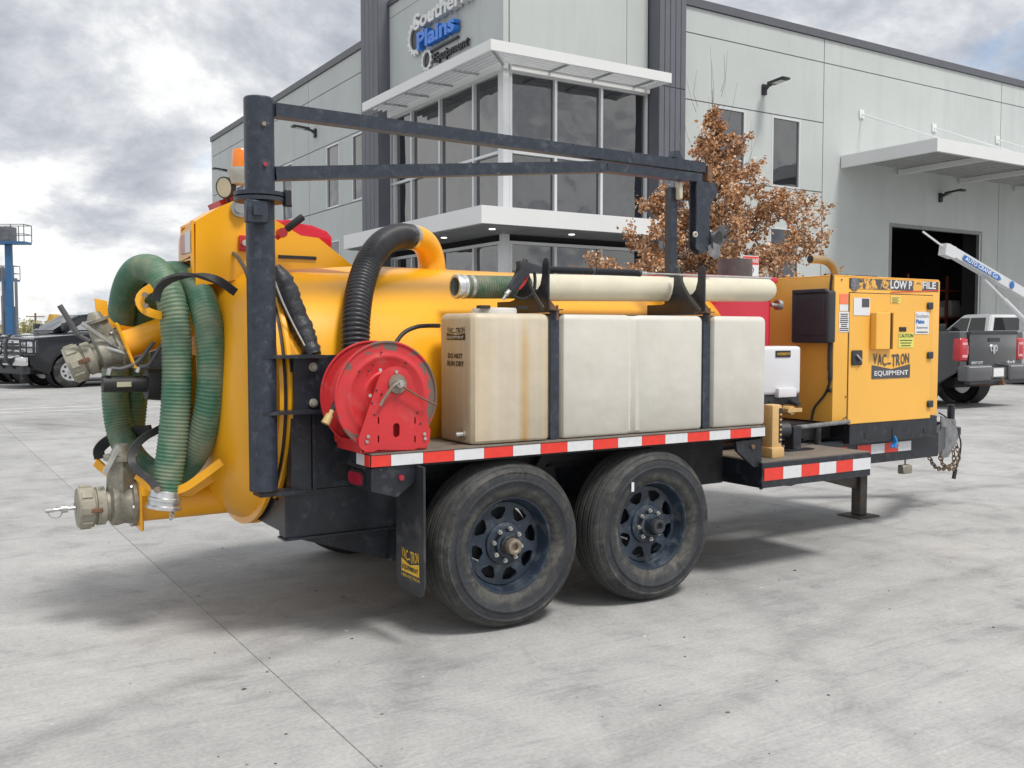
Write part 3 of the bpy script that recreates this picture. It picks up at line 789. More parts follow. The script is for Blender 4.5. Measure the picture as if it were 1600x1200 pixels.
# ---- wheels
PLM = Matrix((V((1, 0, 0)), V((0, 0, 1)), V((0, -1, 0)))).transposed().to_4x4()
def plm(x, y, z): M = PLM.copy(); M.translation = (x, y, z); return M
def make_wheel(x, z, hubkind, rot):
    o = (x, 0, z)
    b = B()
    holes = []
    for i in range(8):
        a = rot+2*PI*i/8
        pts = []
        for r, da in ((0.118, -0.10), (0.118, 0.10), (0.150, 0.255), (0.168, 0.24), (0.174, 0.0), (0.168, -0.24), (0.150, -0.255)):
            pts.append((r*math.cos(a+da), r*math.sin(a+da)))
        holes.append(pts)
    b.plate(circ(0.190, 64), holes+[circ(0.100, 32)], plm(x, 0.094, z), 0.008)
    b.lathe([(0.101, 0.090), (0.096, 0.076), (0.088, 0.071), (0.046, 0.071)], o, (0, 1, 0), 40)
    b.lathe([(0.223, 0.046), (0.226, 0.036), (0.222, 0.030), (0.213, 0.031), (0.207, 0.040), (0.204, 0.060), (0.198, 0.072), (0.194, 0.088), (0.190, 0.094), (0.188, 0.15), (0.196, 0.2)], o, (0, 1, 0), 64)
    w = b.build('wheel', RIM, TR, smooth=35)
    prof = [(0.218, 0.050), (0.220, 0.034), (0.232, 0.020), (0.236, 0.016), (0.240, 0.013), (0.262, 0.004), (0.290, -0.001), (0.293, -0.004), (0.299, -0.004), (0.302, 0.000), (0.330, 0.003), (0.333, 0.001), (0.338, 0.001), (0.341, 0.006),
            (0.352, 0.014), (0.354, 0.019), (0.360, 0.020), (0.366, 0.027), (0.372, 0.034), (0.3735, 0.040)]
    t = 0.046
    r0 = 0.3765
    prof.append((r0, 0.044))
    for gpos, gw in ((0.056, 0.005), (0.074, 0.012), (0.096, 0.005), (0.119, 0.013), (0.142, 0.005), (0.163, 0.012), (0.186, 0.005)):
        rr = r0+0.0055*(1-((gpos-0.1225)/0.08)**2)
        prof += [(rr, gpos-gw/2-0.001), (rr-0.013, gpos-gw/2), (rr-0.013, gpos+gw/2), (rr, gpos+gw/2+0.001)]
    prof += [(r0, 0.201), (0.366, 0.215), (0.345, 0.235), (0.30, 0.245), (0.25, 0.235), (0.215, 0.20), (0.205, 0.12)]
    B().lathe(prof, o, (0, 1, 0), 110, closed=True).build('tyre', DUSTY_TYRE, w, smooth=38)
    B().lathe([(0.0, 0.135), (0.165, 0.135), (0.172, 0.15), (0.172, 0.23), (0, 0.23)], o, (0, 1, 0), 40).build('brake_drum', DARK, w)
    if hubkind == 'rusty':
        B().lathe([(0.060, 0.075), (0.058, 0.050), (0.046, 0.046), (0.044, 0.012)], o, (0, 1, 0), 32).build('hub', RIM, w)
        B().lathe([(0.0, 0.004), (0.016, 0.004), (0.017, -0.012), (0.024, -0.016), (0.034, -0.014), (0.038, -0.006), (0.038, 0.020), (0.045, 0.024), (0.045, 0.034), (0.0, 0.034)], o, (0, 1, 0), 28).build('hub_end', HUBR, w)
    else:
        B().lathe([(0.060, 0.075), (0.058, 0.050), (0.048, 0.046), (0.045, 0.010)], o, (0, 1, 0), 32).build('hub', RIM, w)
        B().lathe([(0, 0.0), (0.012, -0.002), (0.020, -0.018), (0.028, -0.021), (0.036, -0.018), (0.040, -0.008), (0.041, 0.03), (0, 0.03)], o, (0, 1, 0), 28).build('hub_cap', BLKPLA, w)
    nut = None
    for i in range(8):
        a = rot+PI/8+2*PI*i/8
        px_, pz = x+0.073*math.cos(a), z+0.073*math.sin(a)
        if nut is None:
            nb = B(); nb.cyl((px_, 0.071, pz), (px_, 0.050, pz), 0.0115, n=6); nb.cyl((px_, 0.052, pz), (px_, 0.040, pz), 0.0065, n=10); nut = nb.build('lug_nut', STEEL, w); ref = V((px_, 0, pz))
        else: dup(nut, loc=nut.location+V((px_, 0, pz))-ref, parent=w)
    vb = B(); a = rot+0.4; vb.cyl((x-0.19, 0.05, z-0.04), (x-0.178, 0.02, z-0.045), 0.005, n=8); vb.build('valve_stem', STEEL, w)
    return w
HZ = 0.380
w1 = make_wheel(0.0, HZ, 'rusty', 0.2)
w2 = make_wheel(0.845, HZ, 'cap', 0.45)
B().box(0.845-0.17, 0.845-0.155, -0.006, -0.001, HZ+0.19, HZ+0.235, M=None).build('tyre_label', STK_W, w2, smooth=0)
for w in (w1, w2):
    c = dup(w, parent=TR); c.location = V((w.location.x, -w.location.y, w.location.z)); c.rotation_euler.z = PI
b = B()
for x in (0.0, 0.845):
    b.box(x-0.045, x+0.045, 0.16, 1.84, HZ-0.045, HZ+0.045, 0.01, 1)
b.build('axle', DARK, TR)
for yy in (0.36, 1.60):
    b = B(); b.box(-0.25, 1.1, yy, yy+0.06, HZ+0.10, HZ+0.125); b.box(-0.05, 0.05, yy, yy+0.06, HZ+0.05, HZ+0.1); b.box(0.795, 0.895, yy, yy+0.06, HZ+0.05, HZ+0.1)
    b.prism([(0.35, HZ+0.13), (0.50, HZ+0.13), (0.46, HZ+0.29), (0.39, HZ+0.29)], 'xz', yy-0.01, yy+0.07); b.build('spring', DARK, TR)
# ---- chassis
b = B()
for yy in (0.50, 1.44):
    b.box(-0.89, 3.89, yy, yy+0.06, 0.600 if False else 0.47, 0.64, 0.004, 1)
for x in (-0.85, -0.3, 0.4, 1.25, 2.0, 2.8, 3.6): b.box(x, x+0.07, 0.562, 1.438, 0.50, 0.62)
b.box(-0.6, 2.6, 0.60, 1.40, 0.645, 0.66)
ch = b.build('chassis_rail', BLK, TR, smooth=0)
b = B()
b.bar([(3.86, 0.53, 0.555), (4.72, 0.98, 0.555)], 0.07, 0.16, up=ZU); b.bar([(3.86, 1.47, 0.555), (4.72, 1.02, 0.555)], 0.07, 0.16, up=ZU)
b.build('drawbar', BLK, TR, smooth=0)
GALV = mat('scuffed_grey_steel', (0.22, 0.225, 0.235), 0.45, metal=0.4, var=0.3, scale=18, dirt=((0.10, 0.08, 0.07), 0.35, 16))
b = B(); b.prism([((p := at(a, c, y=0.75)).x, p.z) for a, c in ((1469, 650), (1482, 655), (1494, 672), (1496, 684), (1480, 714), (1469, 716))], 'xz', 0.74, 0.75); b.prism([((p := at(a, c, y=0.80)).x, p.z) for a, c in ((1480, 660), (1493, 655), (1497, 684), (1482, 712))], 'xz', 0.80, 0.86); b.build('coupler_bracket', GALV, TR, smooth=0)
b = B(); q = at(1486, 640, y=0.9); b.cyl((q.x, 0.9, 0.62), (q.x, 0.9, q.z+0.04), 0.028, n=14); b.build('coupler_post', BLK, TR)
b = B(); b.lathe([(0.04, -0.03), (0.075, -0.03), (0.075, 0.03), (0.04, 0.03)], (4.80, 1.0, 0.56), (0, 0, 1), 24, closed=True); b.build('lunette_eye', BLK, TR)
# near side deck above the wheels
b = B(); b.box(-0.69, 1.61, 0.012, 0.47, 0.787, 0.838); dk = b.build('fender_deck', BLK, TR, smooth=0)
b = B(); b.box(-0.688, 1.608, 0.006, 0.47, 0.8385, 0.843); b.build('deck_plate', PLAT, dk, smooth=0)
b = B(); b.box(-0.69, 1.61, 1.53, 1.988, 0.787, 0.840); b.build('fender_deck', BLK, TR, smooth=0)
# reflective tape, one strip at a time
def tape(x0, x1, y, z0, z1, col, axis='x'):
    b = B()
    if axis == 'x': b.box(x0, x1, y-0.0022, y, z0, z1)
    else: b.box(y-0.0022, y, x0, x1, z0, z1)
    b.build('reflective_tape', TAPE_R if col else TAPE_W, TR, smooth=0)
tape(-0.6885, -0.601, 0.0105, 0.789, 0.836, 1)
x = -0.60; k = 0
while x < 1.6:
    tape(x+0.001, min(1.608, x+0.15)-0.001, 0.0105, 0.789, 0.836, k % 2); x += 0.15; k += 1
tape(0.014, 0.066, -0.692, 0.789, 0.836, 1, 'y'); tape(0.068, 0.15, -0.692, 0.789, 0.836, 0, 'y')
# under-deck skirt, tail light box and brackets
b = B()
b.box(-0.33, 1.6, 0.43, 0.468, 0.645, 0.785); b.box(-0.69, 1.60, 0.06, 0.42, 0.772, 0.786)
b.box(1.05, 1.585, 0.30, 0.49, 0.50, 0.77)
b.prism([(0.38, 0.775), (0.46, 0.775), (0.30, 0.60), (0.26, 0.60)], 'xz', 0.30, 0.33)
b.build('deck_support', DARK, TR, smooth=0)
b = B(); b.box(-0.70, 1.58, 0.36, 0.40, 0.69, 0.785); b.build('inner_skirt', DARK, TR, smooth=0)
bp = xz([(580, 733), (657, 722), (657, 745), (620, 777), (580, 768)], 0.02)
bx = B(); bx.prism(bp, 'xz', 0.02, 0.24); tl = bx.build('tail_light_box', BLK, TR, smooth=0)
xb = bp[0][0]
zc_ = 0.728
M = Matrix((V((0, -1, 0)), V((0, 0, 1)), V((-1, 0, 0)))).transposed().to_4x4(); M.translation = (xb-0.002, 0.155, zc_)
def rrect(w, h, r, n=6):
    pts = []
    for cx_, cy_, a0 in ((w/2-r, h/2-r, 0), (-w/2+r, h/2-r, 90), (-w/2+r, -h/2+r, 180), (w/2-r, -h/2+r, 270)): pts += arc(cx_, cy_, r, a0, a0+90, n)
    return pts
B().plate(rrect(0.155, 0.070, 0.034), [], M, 0.008).build('lamp_gasket', RUB, tl, smooth=20)
M2 = M.copy(); M2.translation = (xb-0.010, 0.155, zc_); B().plate(rrect(0.135, 0.052, 0.025), [], M2, 0.008).build('tail_lamp', LENS_R, tl, smooth=20)
p = at(626, 746, y=0.02); B().cyl((p.x, 0.022, p.z), (p.x, 0.008, p.z), 0.012, n=14).build('side_marker', LENS_R, tl)
p = xz([(1150, 690), (1190, 686), (1190, 728), (1178, 730), (1152, 705)], 0.03); b = B(); b.prism(p, 'xz', 0.03, 0.05); mb = b.build('marker_bracket', BLK, TR, smooth=0)
p = at(1175, 698, y=0.03); B().cyl((p.x, 0.030, p.z), (p.x, 0.018, p.z), 0.012, n=14).build('side_marker', RUST, mb)
# rear frame, left of the near wheel
b = B()
b.box(-0.92, -0.35, 0.368, 0.43, 0.457, 0.651); b.box(-0.94, -0.34, 0.352, 0.445, 0.447, 0.456); b.box(-0.93, -0.34, 0.357, 0.44, 0.652, 0.660)
b.box(-0.935, -0.921, 0.36, 0.44, 0.46, 0.651); b.box(-0.905, -0.815, 0.358, 0.366, 0.661, 1.24); b.box(-0.812, -0.50, 0.362, 0.372, 0.662, 1.245); b.box(-0.8135, -0.80, 0.345, 0.361, 0.661, 1.246)
b.box(-0.60, -0.585, 0.335, 0.360, 0.66, 1.10); b.box(-0.905, -0.90, 0.366, 0.42, 0.662, 1.238)
b.box(-0.92, -0.80, 0.47, 1.55, 0.47, 0.60)
b.build('rear_frame', BLK, TR, smooth=0)
b = B(); tp = xz([(470, 843), (615, 822), (617, 873), (606, 874)], 0.43)
b.prism(tp, 'xz', 0.43, 0.445); tp2 = xz([(606, 874), (617, 873), (617, 824), (608, 824)], 0.42); b.prism(tp2, 'xz', 0.38, 0.43); b.build('gusset', BLK, TR, smooth=0)
b = B(); b.box(-0.90, -0.785, 0.330, 0.344, 0.99, 1.235, 0.002, 1); b.build('bolt_plate', BLK, TR, smooth=0)
for pz in (1.195, 1.04):
    b = B(); b.cyl((-0.815, 0.329, pz), (-0.815, 0.322, pz), 0.019, n=18); b.cyl((-0.815, 0.322, pz), (-0.815, 0.312, pz), 0.012, n=6); b.build('bolt', PALEBOLT, TR)
for z in (1.24, 1.005):
    b = B(); b.box(-1.05, -0.785, 0.27, 0.40, z-0.006, z+0.008); b.build('post_bracket', BLK, TR, smooth=0)
b = B(); b.box(-1.06, -0.87, 0.30, 0.40, 0.655, 0.672); b.build('post_foot', BLK, TR, smooth=0)
# mud flaps
FLAP = mat('mud_flap_rubber', (0.026, 0.028, 0.032), 0.5, var=0.25, scale=8, dirt=((0.12, 0.12, 0.115), 0.4, 9))
def flap(y0, y1):
    M = Matrix((V((0, -1, 0)), V((0, 0, 1)), V((-1, 0, 0)))).transposed().to_4x4(); M.translation = (-0.47, (y0+y1)/2, 0.47)
    w = (y1-y0)
    pts = [(w/2, 0.31), (-w/2, 0.31), (-w/2, -0.20), (-w/2+0.015, -0.235), (-w/2+0.04, -0.25), (w/2-0.04, -0.25), (w/2-0.015, -0.235), (w/2, -0.20)]
    return B().plate(pts, [], M, 0.010).build('mud_flap', FLAP, TR, smooth=0)
f1 = flap(-0.05, 0.215); f2 = flap(1.785, 2.0)
logo('flap', (-0.4825, 0.155, 0.305), (0, -1, 0), (0, 0, 1), 0.165, 0.105, YPRINT, YPRINT, FLAP, f1)
b = B(); text_fit(b, '1-800-VAC-TRON', (-0.4825, 0.160, 0.283), (0, -1, 0), (0, 0, 1), 0.175, 0.015, bold=0.01); b.build('lettering', YPRINT, f1, smooth=0, recalc=False)
# lower step in front of the wheels
b = B(); b.box(1.586, 2.49, 0.004, 0.495, 0.505, 0.642, 0.004, 1); stp = b.build('step_box', BLK, TR, smooth=0)
b = B(); b.box(1.59, 2.488, 0.008, 0.497, 0.6425, 0.6475); b.build('step_plate', PLAT, stp, smooth=0)
tapes = [1.598, 1.745, 1.892, 2.038, 2.182, 2.326, 2.486]
for k in range(6): tape(tapes[k]+0.001, tapes[k+1]-0.001, 0.0035, 0.545, 0.612, (k+1) % 2)
for k, xx in enumerate((3.0, 3.143, 3.286, 3.43)): tape(xx+0.001, xx+0.142, 0.4985, 0.535, 0.600, (k+1) % 2)
b = B(); b.box(2.7, 2.9, 0.497, 0.4995, 0.538, 0.598); b.build('reflective_tape', TAPE_R, TR, smooth=0)
b = B(); b.cyl((1.68, 0.1, 0.505), (1.68, 0.1, 0.480), 0.010, n=8); b.bar([(1.75, 0.15, 0.50), (1.95, 0.15, 0.478), (2.1, 0.15, 0.50)], 0.05, 0.012); b.build('step_underside_fixing', BLK, TR)
b = B(); b.box(1.1, 1.5, 0.6, 1.3, 0.40, 0.47); b.box(1.35, 1.6, 0.5, 0.8, 0.42, 0.47); b.build('equaliser_bracket', DARK, TR, smooth=0)
# jack leg
JK = mat('jack_steel', (0.085, 0.075, 0.065), 0.65, metal=0.2, var=0.3, scale=14, dirt=((0.2, 0.13, 0.08), 0.4, 12))
b = B(); ja = at(1288, 750, y=0.93); jb = at(1355, 768, y=0.93); jc = at(1355, 747, y=0.93); b.prism([(ja.x-0.15, 0.47), (ja.x-0.1, ja.z+0.02), (jb.x, jb.z), (jb.x, jb.z+0.07), (ja.x, 0.47)], 'xz', 0.93, 0.985); b.box(jb.x-0.03, jb.x, 0.93, 0.985, jb.z+0.071, 0.5)
b.box(3.565, 3.645, 0.90, 0.98, 0.015, 0.5, 0.004, 1); b.box(3.49, 3.71, 0.84, 1.04, 0.0, 0.012)
b.build('jack_leg', JK, TR, smooth=0)
b = B(); p = at(1414, 733, y=0.53); b.box(p.x-0.05, p.x+0.05, 0.505, 0.555, p.z-0.03, p.z+0.03, 0.006, 1, M=None); b.box(p.x-0.006, p.x+0.006, 0.526, 0.532, p.z+0.031, 0.469); b.build('hanging_block', ALU, TR)
# chains and breakaway cable
CHN = mat('rusty_chain', (0.17, 0.12, 0.08), 0.7, metal=0.4, var=0.3, scale=40)
def chain(pts, pitch=0.036):
    _, L = spline(pts, 5); n = max(3, int(L/pitch)); path, _ = spline(pts, n)
    b = B()
    for i in range(n-1):
        p, q = path[i], path[i+1]; d = (q-p).normalized(); mid = (p+q)/2
        s = d.cross(V((0, 0, 1)) if abs(d.z) < 0.9 else V((1, 0, 0))).normalized(); u = s.cross(d)
        if i % 2: s, u = u, s
        ring = [mid+d*(0.026*math.cos(t))+s*(0.015*math.sin(t)) for t in [2*PI*k/10 for k in range(11)]]
        b.tube(ring, 0.0048, 5, caps=False)
    b.build('safety_chain', CHN, TR)
chain([at(1452, 715, y=0.75), at(1462, 730, y=0.78), at(1475, 732, y=0.8), at(1490, 722, y=0.82), at(1488, 700, y=0.85), at(1482, 690, y=0.9), at(1492, 680, y=0.95)])
chain([at(1468, 700, y=0.72), at(1473, 725, y=0.75), at(1490, 733, y=0.78), at(1498, 712, y=0.8), at(1493, 692, y=0.85)])
pts = [at(1467, 645, y=0.8), at(1478, 652, y=0.8), at(1492, 668, y=0.8), at(1501, 690, y=0.8), at(1499, 715, y=0.8), at(1493, 735, y=0.8)]
pth, _ = spline(pts, 40); b = B(); b.tube(pth, 0.006, 8); b.cyl(at(1493, 733, y=0.8), at(1490, 748, y=0.8), 0.015, n=10); b.build('breakaway_cable', RUB, TR)

# ---- debris tank
TZ, TRr = 1.075, 0.615
tk = B(); prof = [(TRr, 0.0), (TRr, 2.62), (TRr-0.02, 2.70), (TRr-0.10, 2.78), (TRr-0.3, 2.84), (0, 2.87)]
tk.lathe(prof, (-0.90, 1.0, TZ), (1, 0, -0.006), 96)
tank = tk.build('debris_tank', YEL, TR, smooth=50)
b = B(); b.lathe([(TRr-0.01, 0), (0.645, 0), (0.650, 0.006), (0.650, 0.022), (0.645, 0.028), (TRr-0.01, 0.028)], (-0.918, 1, TZ), (1, 0, 0), 96, closed=True); b.build('tank_flange', YEL, tank, smooth=30)
b = B(); b.lathe([(0.61, 0), (0.636, 0), (0.636, 0.016), (0.61, 0.016)], (-0.9345, 1, TZ), (1, 0, 0), 96, closed=True); b.build('door_gasket', RUB, tank, smooth=30)
# dished rear door
b = B(); b.lathe([(0, -0.235), (0.15, -0.232), (0.30, -0.218), (0.42, -0.19), (0.50, -0.155), (0.56, -0.11), (0.60, -0.06), (0.618, -0.02), (0.648, -0.018), (0.648, 0.0), (0.3, 0.0), (0, 0)], (-0.936, 1, TZ), (1, 0, 0), 96)
door = b.build('tank_door', YEL, TR, smooth=35)
# hinge housing on top
hp = xz([(306, 447), (306, 345), (345, 322), (372, 311), (400, 312), (432, 345), (470, 368), (498, 372), (552, 416), (440, 422), (400, 431), (350, 441)], 0.72)
b = B(); b.prism(hp, 'xz', 0.72, 0.735); hg = b.build('hinge_plate', YEL, TR, smooth=0)
b = B(); b.prism(hp, 'xz', 0.985, 1.0); b.build('hinge_plate', YEL, TR, smooth=0)
xr = hp[0][0]; zt = hp[1][1]
b = B(); b.prism(xz([(306, 345), (345, 322), (372, 311), (400, 312), (400, 316), (372, 315), (346, 326), (306, 349)], 0.735), 'xz', 0.736, 0.984); b.build('hinge_top_plate', YEL, hg, smooth=0)
# rear box with lamp shelf
MY = Matrix((V((0, -1, 0)), V((0, 0, 1)), V((-1, 0, 0)))).transposed().to_4x4(); MY.translation = (xr, 0.735, 0)
yw = 0.245; zl = 1.60
B().plate([(0, zl), (0, zt+0.003), (-yw*0.75, zt-0.035), (-yw*0.95, zt-0.065), (-yw, zt-0.10), (-yw, zl)], [[(-0.03, 1.63), (-0.03, zt-0.15), (-yw+0.035, zt-0.165), (-yw+0.035, 1.63)]], MY, 0.010).build('lamp_housing', YEL, hg, smooth=0)
b = B(); b.box(xr-0.006, xr+0.08, 0.765, 0.735+yw-0.036, zt-0.168, zt-0.160); b.build('lamp_shelf', YEL, hg, smooth=0)
lw = B(); lw.box(xr-0.016, xr-0.0115, 0.755, 0.835, zt-0.135, zt-0.04); lw.build('reflector', TAPE_W, hg, smooth=0)
lw = B(); lw.box(xr-0.016, xr-0.0115, 0.836, 0.920, zt-0.135, zt-0.05); lw.build('reflector', mat('faded_red_tape', (0.55, 0.25, 0.25), 0.4), hg, smooth=0)
lw = B(); lw.box(xr+0.02, xr+0.09, 0.76, 0.86, 1.63, 1.685, 0.015, 2); lw.build('green_valve', mat('teal_valve', (0.03, 0.16, 0.13), 0.4), hg)
p = at(375, 325, y=0.70)
b = B(); b.cyl((p.x, 0.72, p.z), (p.x, 0.700, p.z), 0.040, n=28); b.cyl((p.x, 0.70, p.z), (p.x, 0.685, p.z), 0.026, n=24); b.build('hinge_pin', STEEL, hg)
p = at(383, 380, y=0.70); b = B(); b.box(p.x-0.025, p.x+0.04, 0.695, 0.72, p.z-0.035, p.z+0.035, 0.004, 1); b.build('red_latch', RED, hg); b = B(); b.cyl((p.x-0.005, 0.695, p.z), (p.x-0.005, 0.68, p.z), 0.014, n=12); b.build('bolt', STEEL, hg)
# dark slot boxes on the hinge arm
p0 = at(437, 399, y=0.70); p1 = at(496, 405, y=0.70)
b = B(); b.box(p0.x, p1.x, 0.712, 0.7195, p1.z-0.002, p0.z+0.003); b.build('slot', RUB, hg, smooth=0)
# latch lever
a = at(432, 372, y=0.66); m1 = at(440, 364, y=0.64); e = at(474, 338, y=0.60)
b = B(); b.cyl(a, m1, 0.012, n=10); b.cyl(m1-V((0, 0.02, 0)), m1+V((0, 0.02, 0)), 0.022, n=14); b.build('latch_lever', RED, hg)
b = B(); b.tube([m1+(e-m1)*t for t in (0.05, 0.2, 0.25, 0.95, 1.0)], 0.017, 12, scales=[0.6, 0.7, 1, 1, 0.7]); b.build('lever_grip', RUB, hg)
b = B(); p = xz([(430, 340), (455, 347), (490, 350), (515, 360), (523, 370), (523, 388), (500, 380), (470, 368), (440, 356)], 1.26); b.prism(p, 'xz', 1.29, 1.44, bev=0.015); b.build('red_guard', REDTANK, TR)
b = B(); p = at(352, 318, y=0.9); b.bar([at(335, 322, y=1.0), at(360, 314, y=1.0), at(400, 308, y=1.0)], 0.2, 0.03); b.build('red_mount', RED, TR, smooth=0)
# beacon and work lamp
c = at(377, 262, y=0.80)
b = B(); b.lathe([(0.0, 0.085), (0.034, 0.082), (0.040, 0.07), (0.043, 0.0)], c, (0, 0, 1), 24); b.build('beacon_lens', AMBER, TR)
b = B(); b.lathe([(0.04, 0.0), (0.060, -0.004), (0.062, -0.02), (0.052, -0.05), (0.045, -0.075), (0.0, -0.075)], c, (0, 0, 1), 24); b.build('beacon_base', mat('beacon_base_grey', (0.42, 0.42, 0.38), 0.5, dirt=(DUST, 0.3, 10)), TR)
c = at(350, 293, y=0.85)
wd = V((-0.75, -0.45, -0.12)).normalized()
b = B(); b.lathe([(0.0, 0.05), (0.03, 0.048), (0.046, 0.03), (0.050, 0.0), (0.046, -0.004), (0.044, 0.004)], c, -wd, 24)
for k in range(10):
    t = 2*PI*k/10
b.build('work_lamp', BLKPLA, TR)
b = B(); b.lathe([(0.0, 0.0), (0.044, 0.0), (0.044, 0.003), (0, 0.003)], c, -wd, 24); b.build('lamp_lens', mat('work_lamp_lens', (0.60, 0.56, 0.42), 0.2), TR)
b = B(); b.cyl(c+V((0.02, 0.01, -0.03)), c+V((0.04, 0.03, -0.12)), 0.008); b.build('lamp_stalk', BLK, TR)
# dirty hose guard draped behind the post
pth, _ = spline([at(430, 416, y=0.46), at(446, 450, y=0.46), at(462, 490, y=0.45), at(478, 528, y=0.42), at(490, 556, y=0.38)], 30)
rr = random.Random(5)
DRAPE = mat('torn_black_sleeve', (0.028, 0.03, 0.036), 0.45, var=0.3, scale=20, dirt=((0.16, 0.16, 0.17), 0.35, 24), bump=0.5, bscale=40)
b = B(); b.tube(pth, 0.046, 16, scales=[0.45+0.6*min(1, i/5)-0.25*max(0, (i-22)/8)+0.10*rr.uniform(-1, 1) for i in range(30)]); b.build('boom_cable_sleeve', DRAPE, TR, smooth=60)
pth2, _ = spline([at(428, 436, y=0.40), at(441, 470, y=0.395), at(458, 506, y=0.385), at(476, 540, y=0.36)], 24)
b = B(); b.tube(pth2, 0.004, 8); b.build('cable', STEEL, TR)
pth2, _ = spline([at(345, 390, y=0.85), at(365, 396, y=0.72), at(380, 415, y=0.60), at(390, 440, y=0.5)], 20)
b = B(); b.tube(pth2, 0.009, 8); b.build('cable', mat('grey_cable', (0.12, 0.12, 0.10), 0.6), TR)
# black vacuum duct and yellow elbow
hose('vacuum_duct', [at(558, 600, y=0.315), at(556, 548, y=0.335), at(556, 500, y=0.38), at(563, 450, y=0.48), at(577, 408, y=0.60), at(598, 380, y=0.74), at(622, 369, y=0.85), at(643, 370, y=0.90)], 0.061, 0.0205, DUCT, TR, depth=0.075)
c0 = at(643, 370, y=0.90); d0 = (at(643, 370, y=0.90)-at(635, 368.5, y=0.885)).normalized()
b = B(); b.lathe([(0.062, -0.012), (0.067, -0.010), (0.067, 0.012), (0.062, 0.014)], c0, d0, 28, closed=True); b.build('hose_clamp', STEEL, TR)
pth, _ = spline([c0-d0*0.02, c0+d0*0.03, at(664, 381, y=0.95), at(673, 402, y=0.99), at(675, 430, y=1.0), at(675, 455, y=1.0)], 24)
b = B(); b.tube(pth, 0.064, 24, scales=[0.93 if i < 2 else 1.0+0.22*i/23 for i in range(24)]); b.build('elbow_pipe', YEL, TR, smooth=60)
b = B(); p = at(697, 415, y=0.93); b.prism([(p.x-0.08, p.z+0.05), (p.x-0.05, p.z+0.05), (p.x+0.01, p.z-0.03), (p.x-0.08, p.z-0.03)], 'xz', 0.93, 0.94); b.build('elbow_gusset', YEL, TR, smooth=0)
# sight port
c = at(712, 462, y=0.40); 
# ---- rear valves and pipes
def P1(px, py, y=1.0): return at(px, py, y=y)
b = B(); c = P1(340, 765); f0 = V((-1.37, 1.0, 0.560))
b.cyl((-1.0, 1.0, 0.565), (-1.405, 1.0, 0.565), 0.088, n=36); b.build('outlet_pipe', YEL, door)
b = B(); b.box(-1.422, -1.406, 0.885, 1.115, 0.45, 0.68, 0.006, 1); b.build('flange_plate', YEL, door, smooth=0)
def valve(o, ax, up, sc, parent, lever, tw=1.0):
    """cast valve body, coupling ring, cap; o = flange face, ax = outward direction"""
    ax = V(ax).normalized(); up = V(up).normalized()
    b = B(); b.lathe([(0.0, 0), (0.105*sc, 0), (0.108*sc, 0.018), (0.092*sc, 0.024), (0.088*sc, 0.05), (0.094*sc, 0.075), (0.094*sc, 0.10), (0.070*sc, 0.112), (0.070*sc, 0.14)], o, ax, 36)
    b.cyl(o+ax*0.06+up*0.05, o+ax*0.06+up*0.205*sc*tw, 0.066*sc, 0.058*sc, n=6); b.cyl(o+ax*0.06+up*0.205*sc*tw, o+ax*0.06+up*0.225*sc*tw, 0.072*sc, n=20)
    b.cyl(o+ax*0.06+up*0.225*sc*tw, o+ax*0.055+up*0.275*sc*tw, 0.045*sc, 0.028*sc, n=16)
    v = b.build('gate_valve', ALU, parent, smooth=35)
    b = B(); b.lathe([(0.070*sc, 0.125), (0.086*sc, 0.13), (0.086*sc, 0.165), (0.078*sc, 0.168), (0.078*sc, 0.175)], o, ax, 32); b.build('coupling', CAPM, v)
    b = B(); b.lathe([(0.088*sc, 0.176), (0.092*sc, 0.18), (0.092*sc, 0.235), (0.086*sc, 0.243), (0.0, 0.246)], o, ax, 36)
    s = ax.cross(up)
    for k in range(8):
        t = 2*PI*k/8; q = (up*math.cos(t)+s*math.sin(t))
        b.box(-0.016, 0.016, -0.004, 0.006, -0.022, 0.022, 0.002, 1, M=Matrix.Translation(o+ax*0.21+q*0.092*sc) @ Matrix((q.cross(ax), q, ax)).transposed().to_4x4())
    b.build('dust_cap', CAPM, v, smooth=35)
    b = B(); q = s*0.08*sc
    b.cyl(o+ax*0.12+q, o+ax*0.245+q*1.02, 0.006, n=8); b.build('cam_arm', RUST, v); b = B(); b.box(-0.012, 0.012, -0.01, 0.01, -0.05, 0.0, 0.003, 1, M=Matrix.Translation(o+ax*0.20-q*1.1) @ Matrix((s, up, ax)).transposed().to_4x4()); b.build('cam_arm', RUST, v)
    for k in range(6):
        t = 2*PI*(k+0.5)/6; q = (up*math.cos(t)+s*math.sin(t))*0.096*sc
        bb = B(); bb.cyl(o+q-ax*0.006, o+q+ax*0.028, 0.009, n=6); bb.build('bolt', STEEL, v)
    return v
lv = valve(V((-1.423, 1.0, 0.565)), (-1, 0, 0), (0, -0.05, 1), 1.0, door, None)
o = V((-1.67, 1.0, 0.565)); b = B(); b.cyl(o, o+V((-0.10, -0.0, 0.0)), 0.008, n=10); b.cyl(o+V((-0.035, 0, 0)), o+V((-0.06, 0, 0)), 0.017, n=12); b.cyl(o+V((-0.09, 0, 0)), o+V((-0.125, 0, 0)), 0.011, n=8)
ringp = [o+V((-0.085, 0, 0))+V((0.028*math.cos(t), 0.02*math.sin(t), -0.012+0.022*math.sin(t))) for t in [2*PI*k/14 for k in range(15)]]; b.tube(ringp, 0.003, 6, caps=False); b.build('drain_spigot', STEEL, lv)
b = B(); b.bar([P1(163, 740, 0.92), P1(186, 697, 0.92)], 0.012, 0.02); b.build('valve_lever', STEEL, lv)
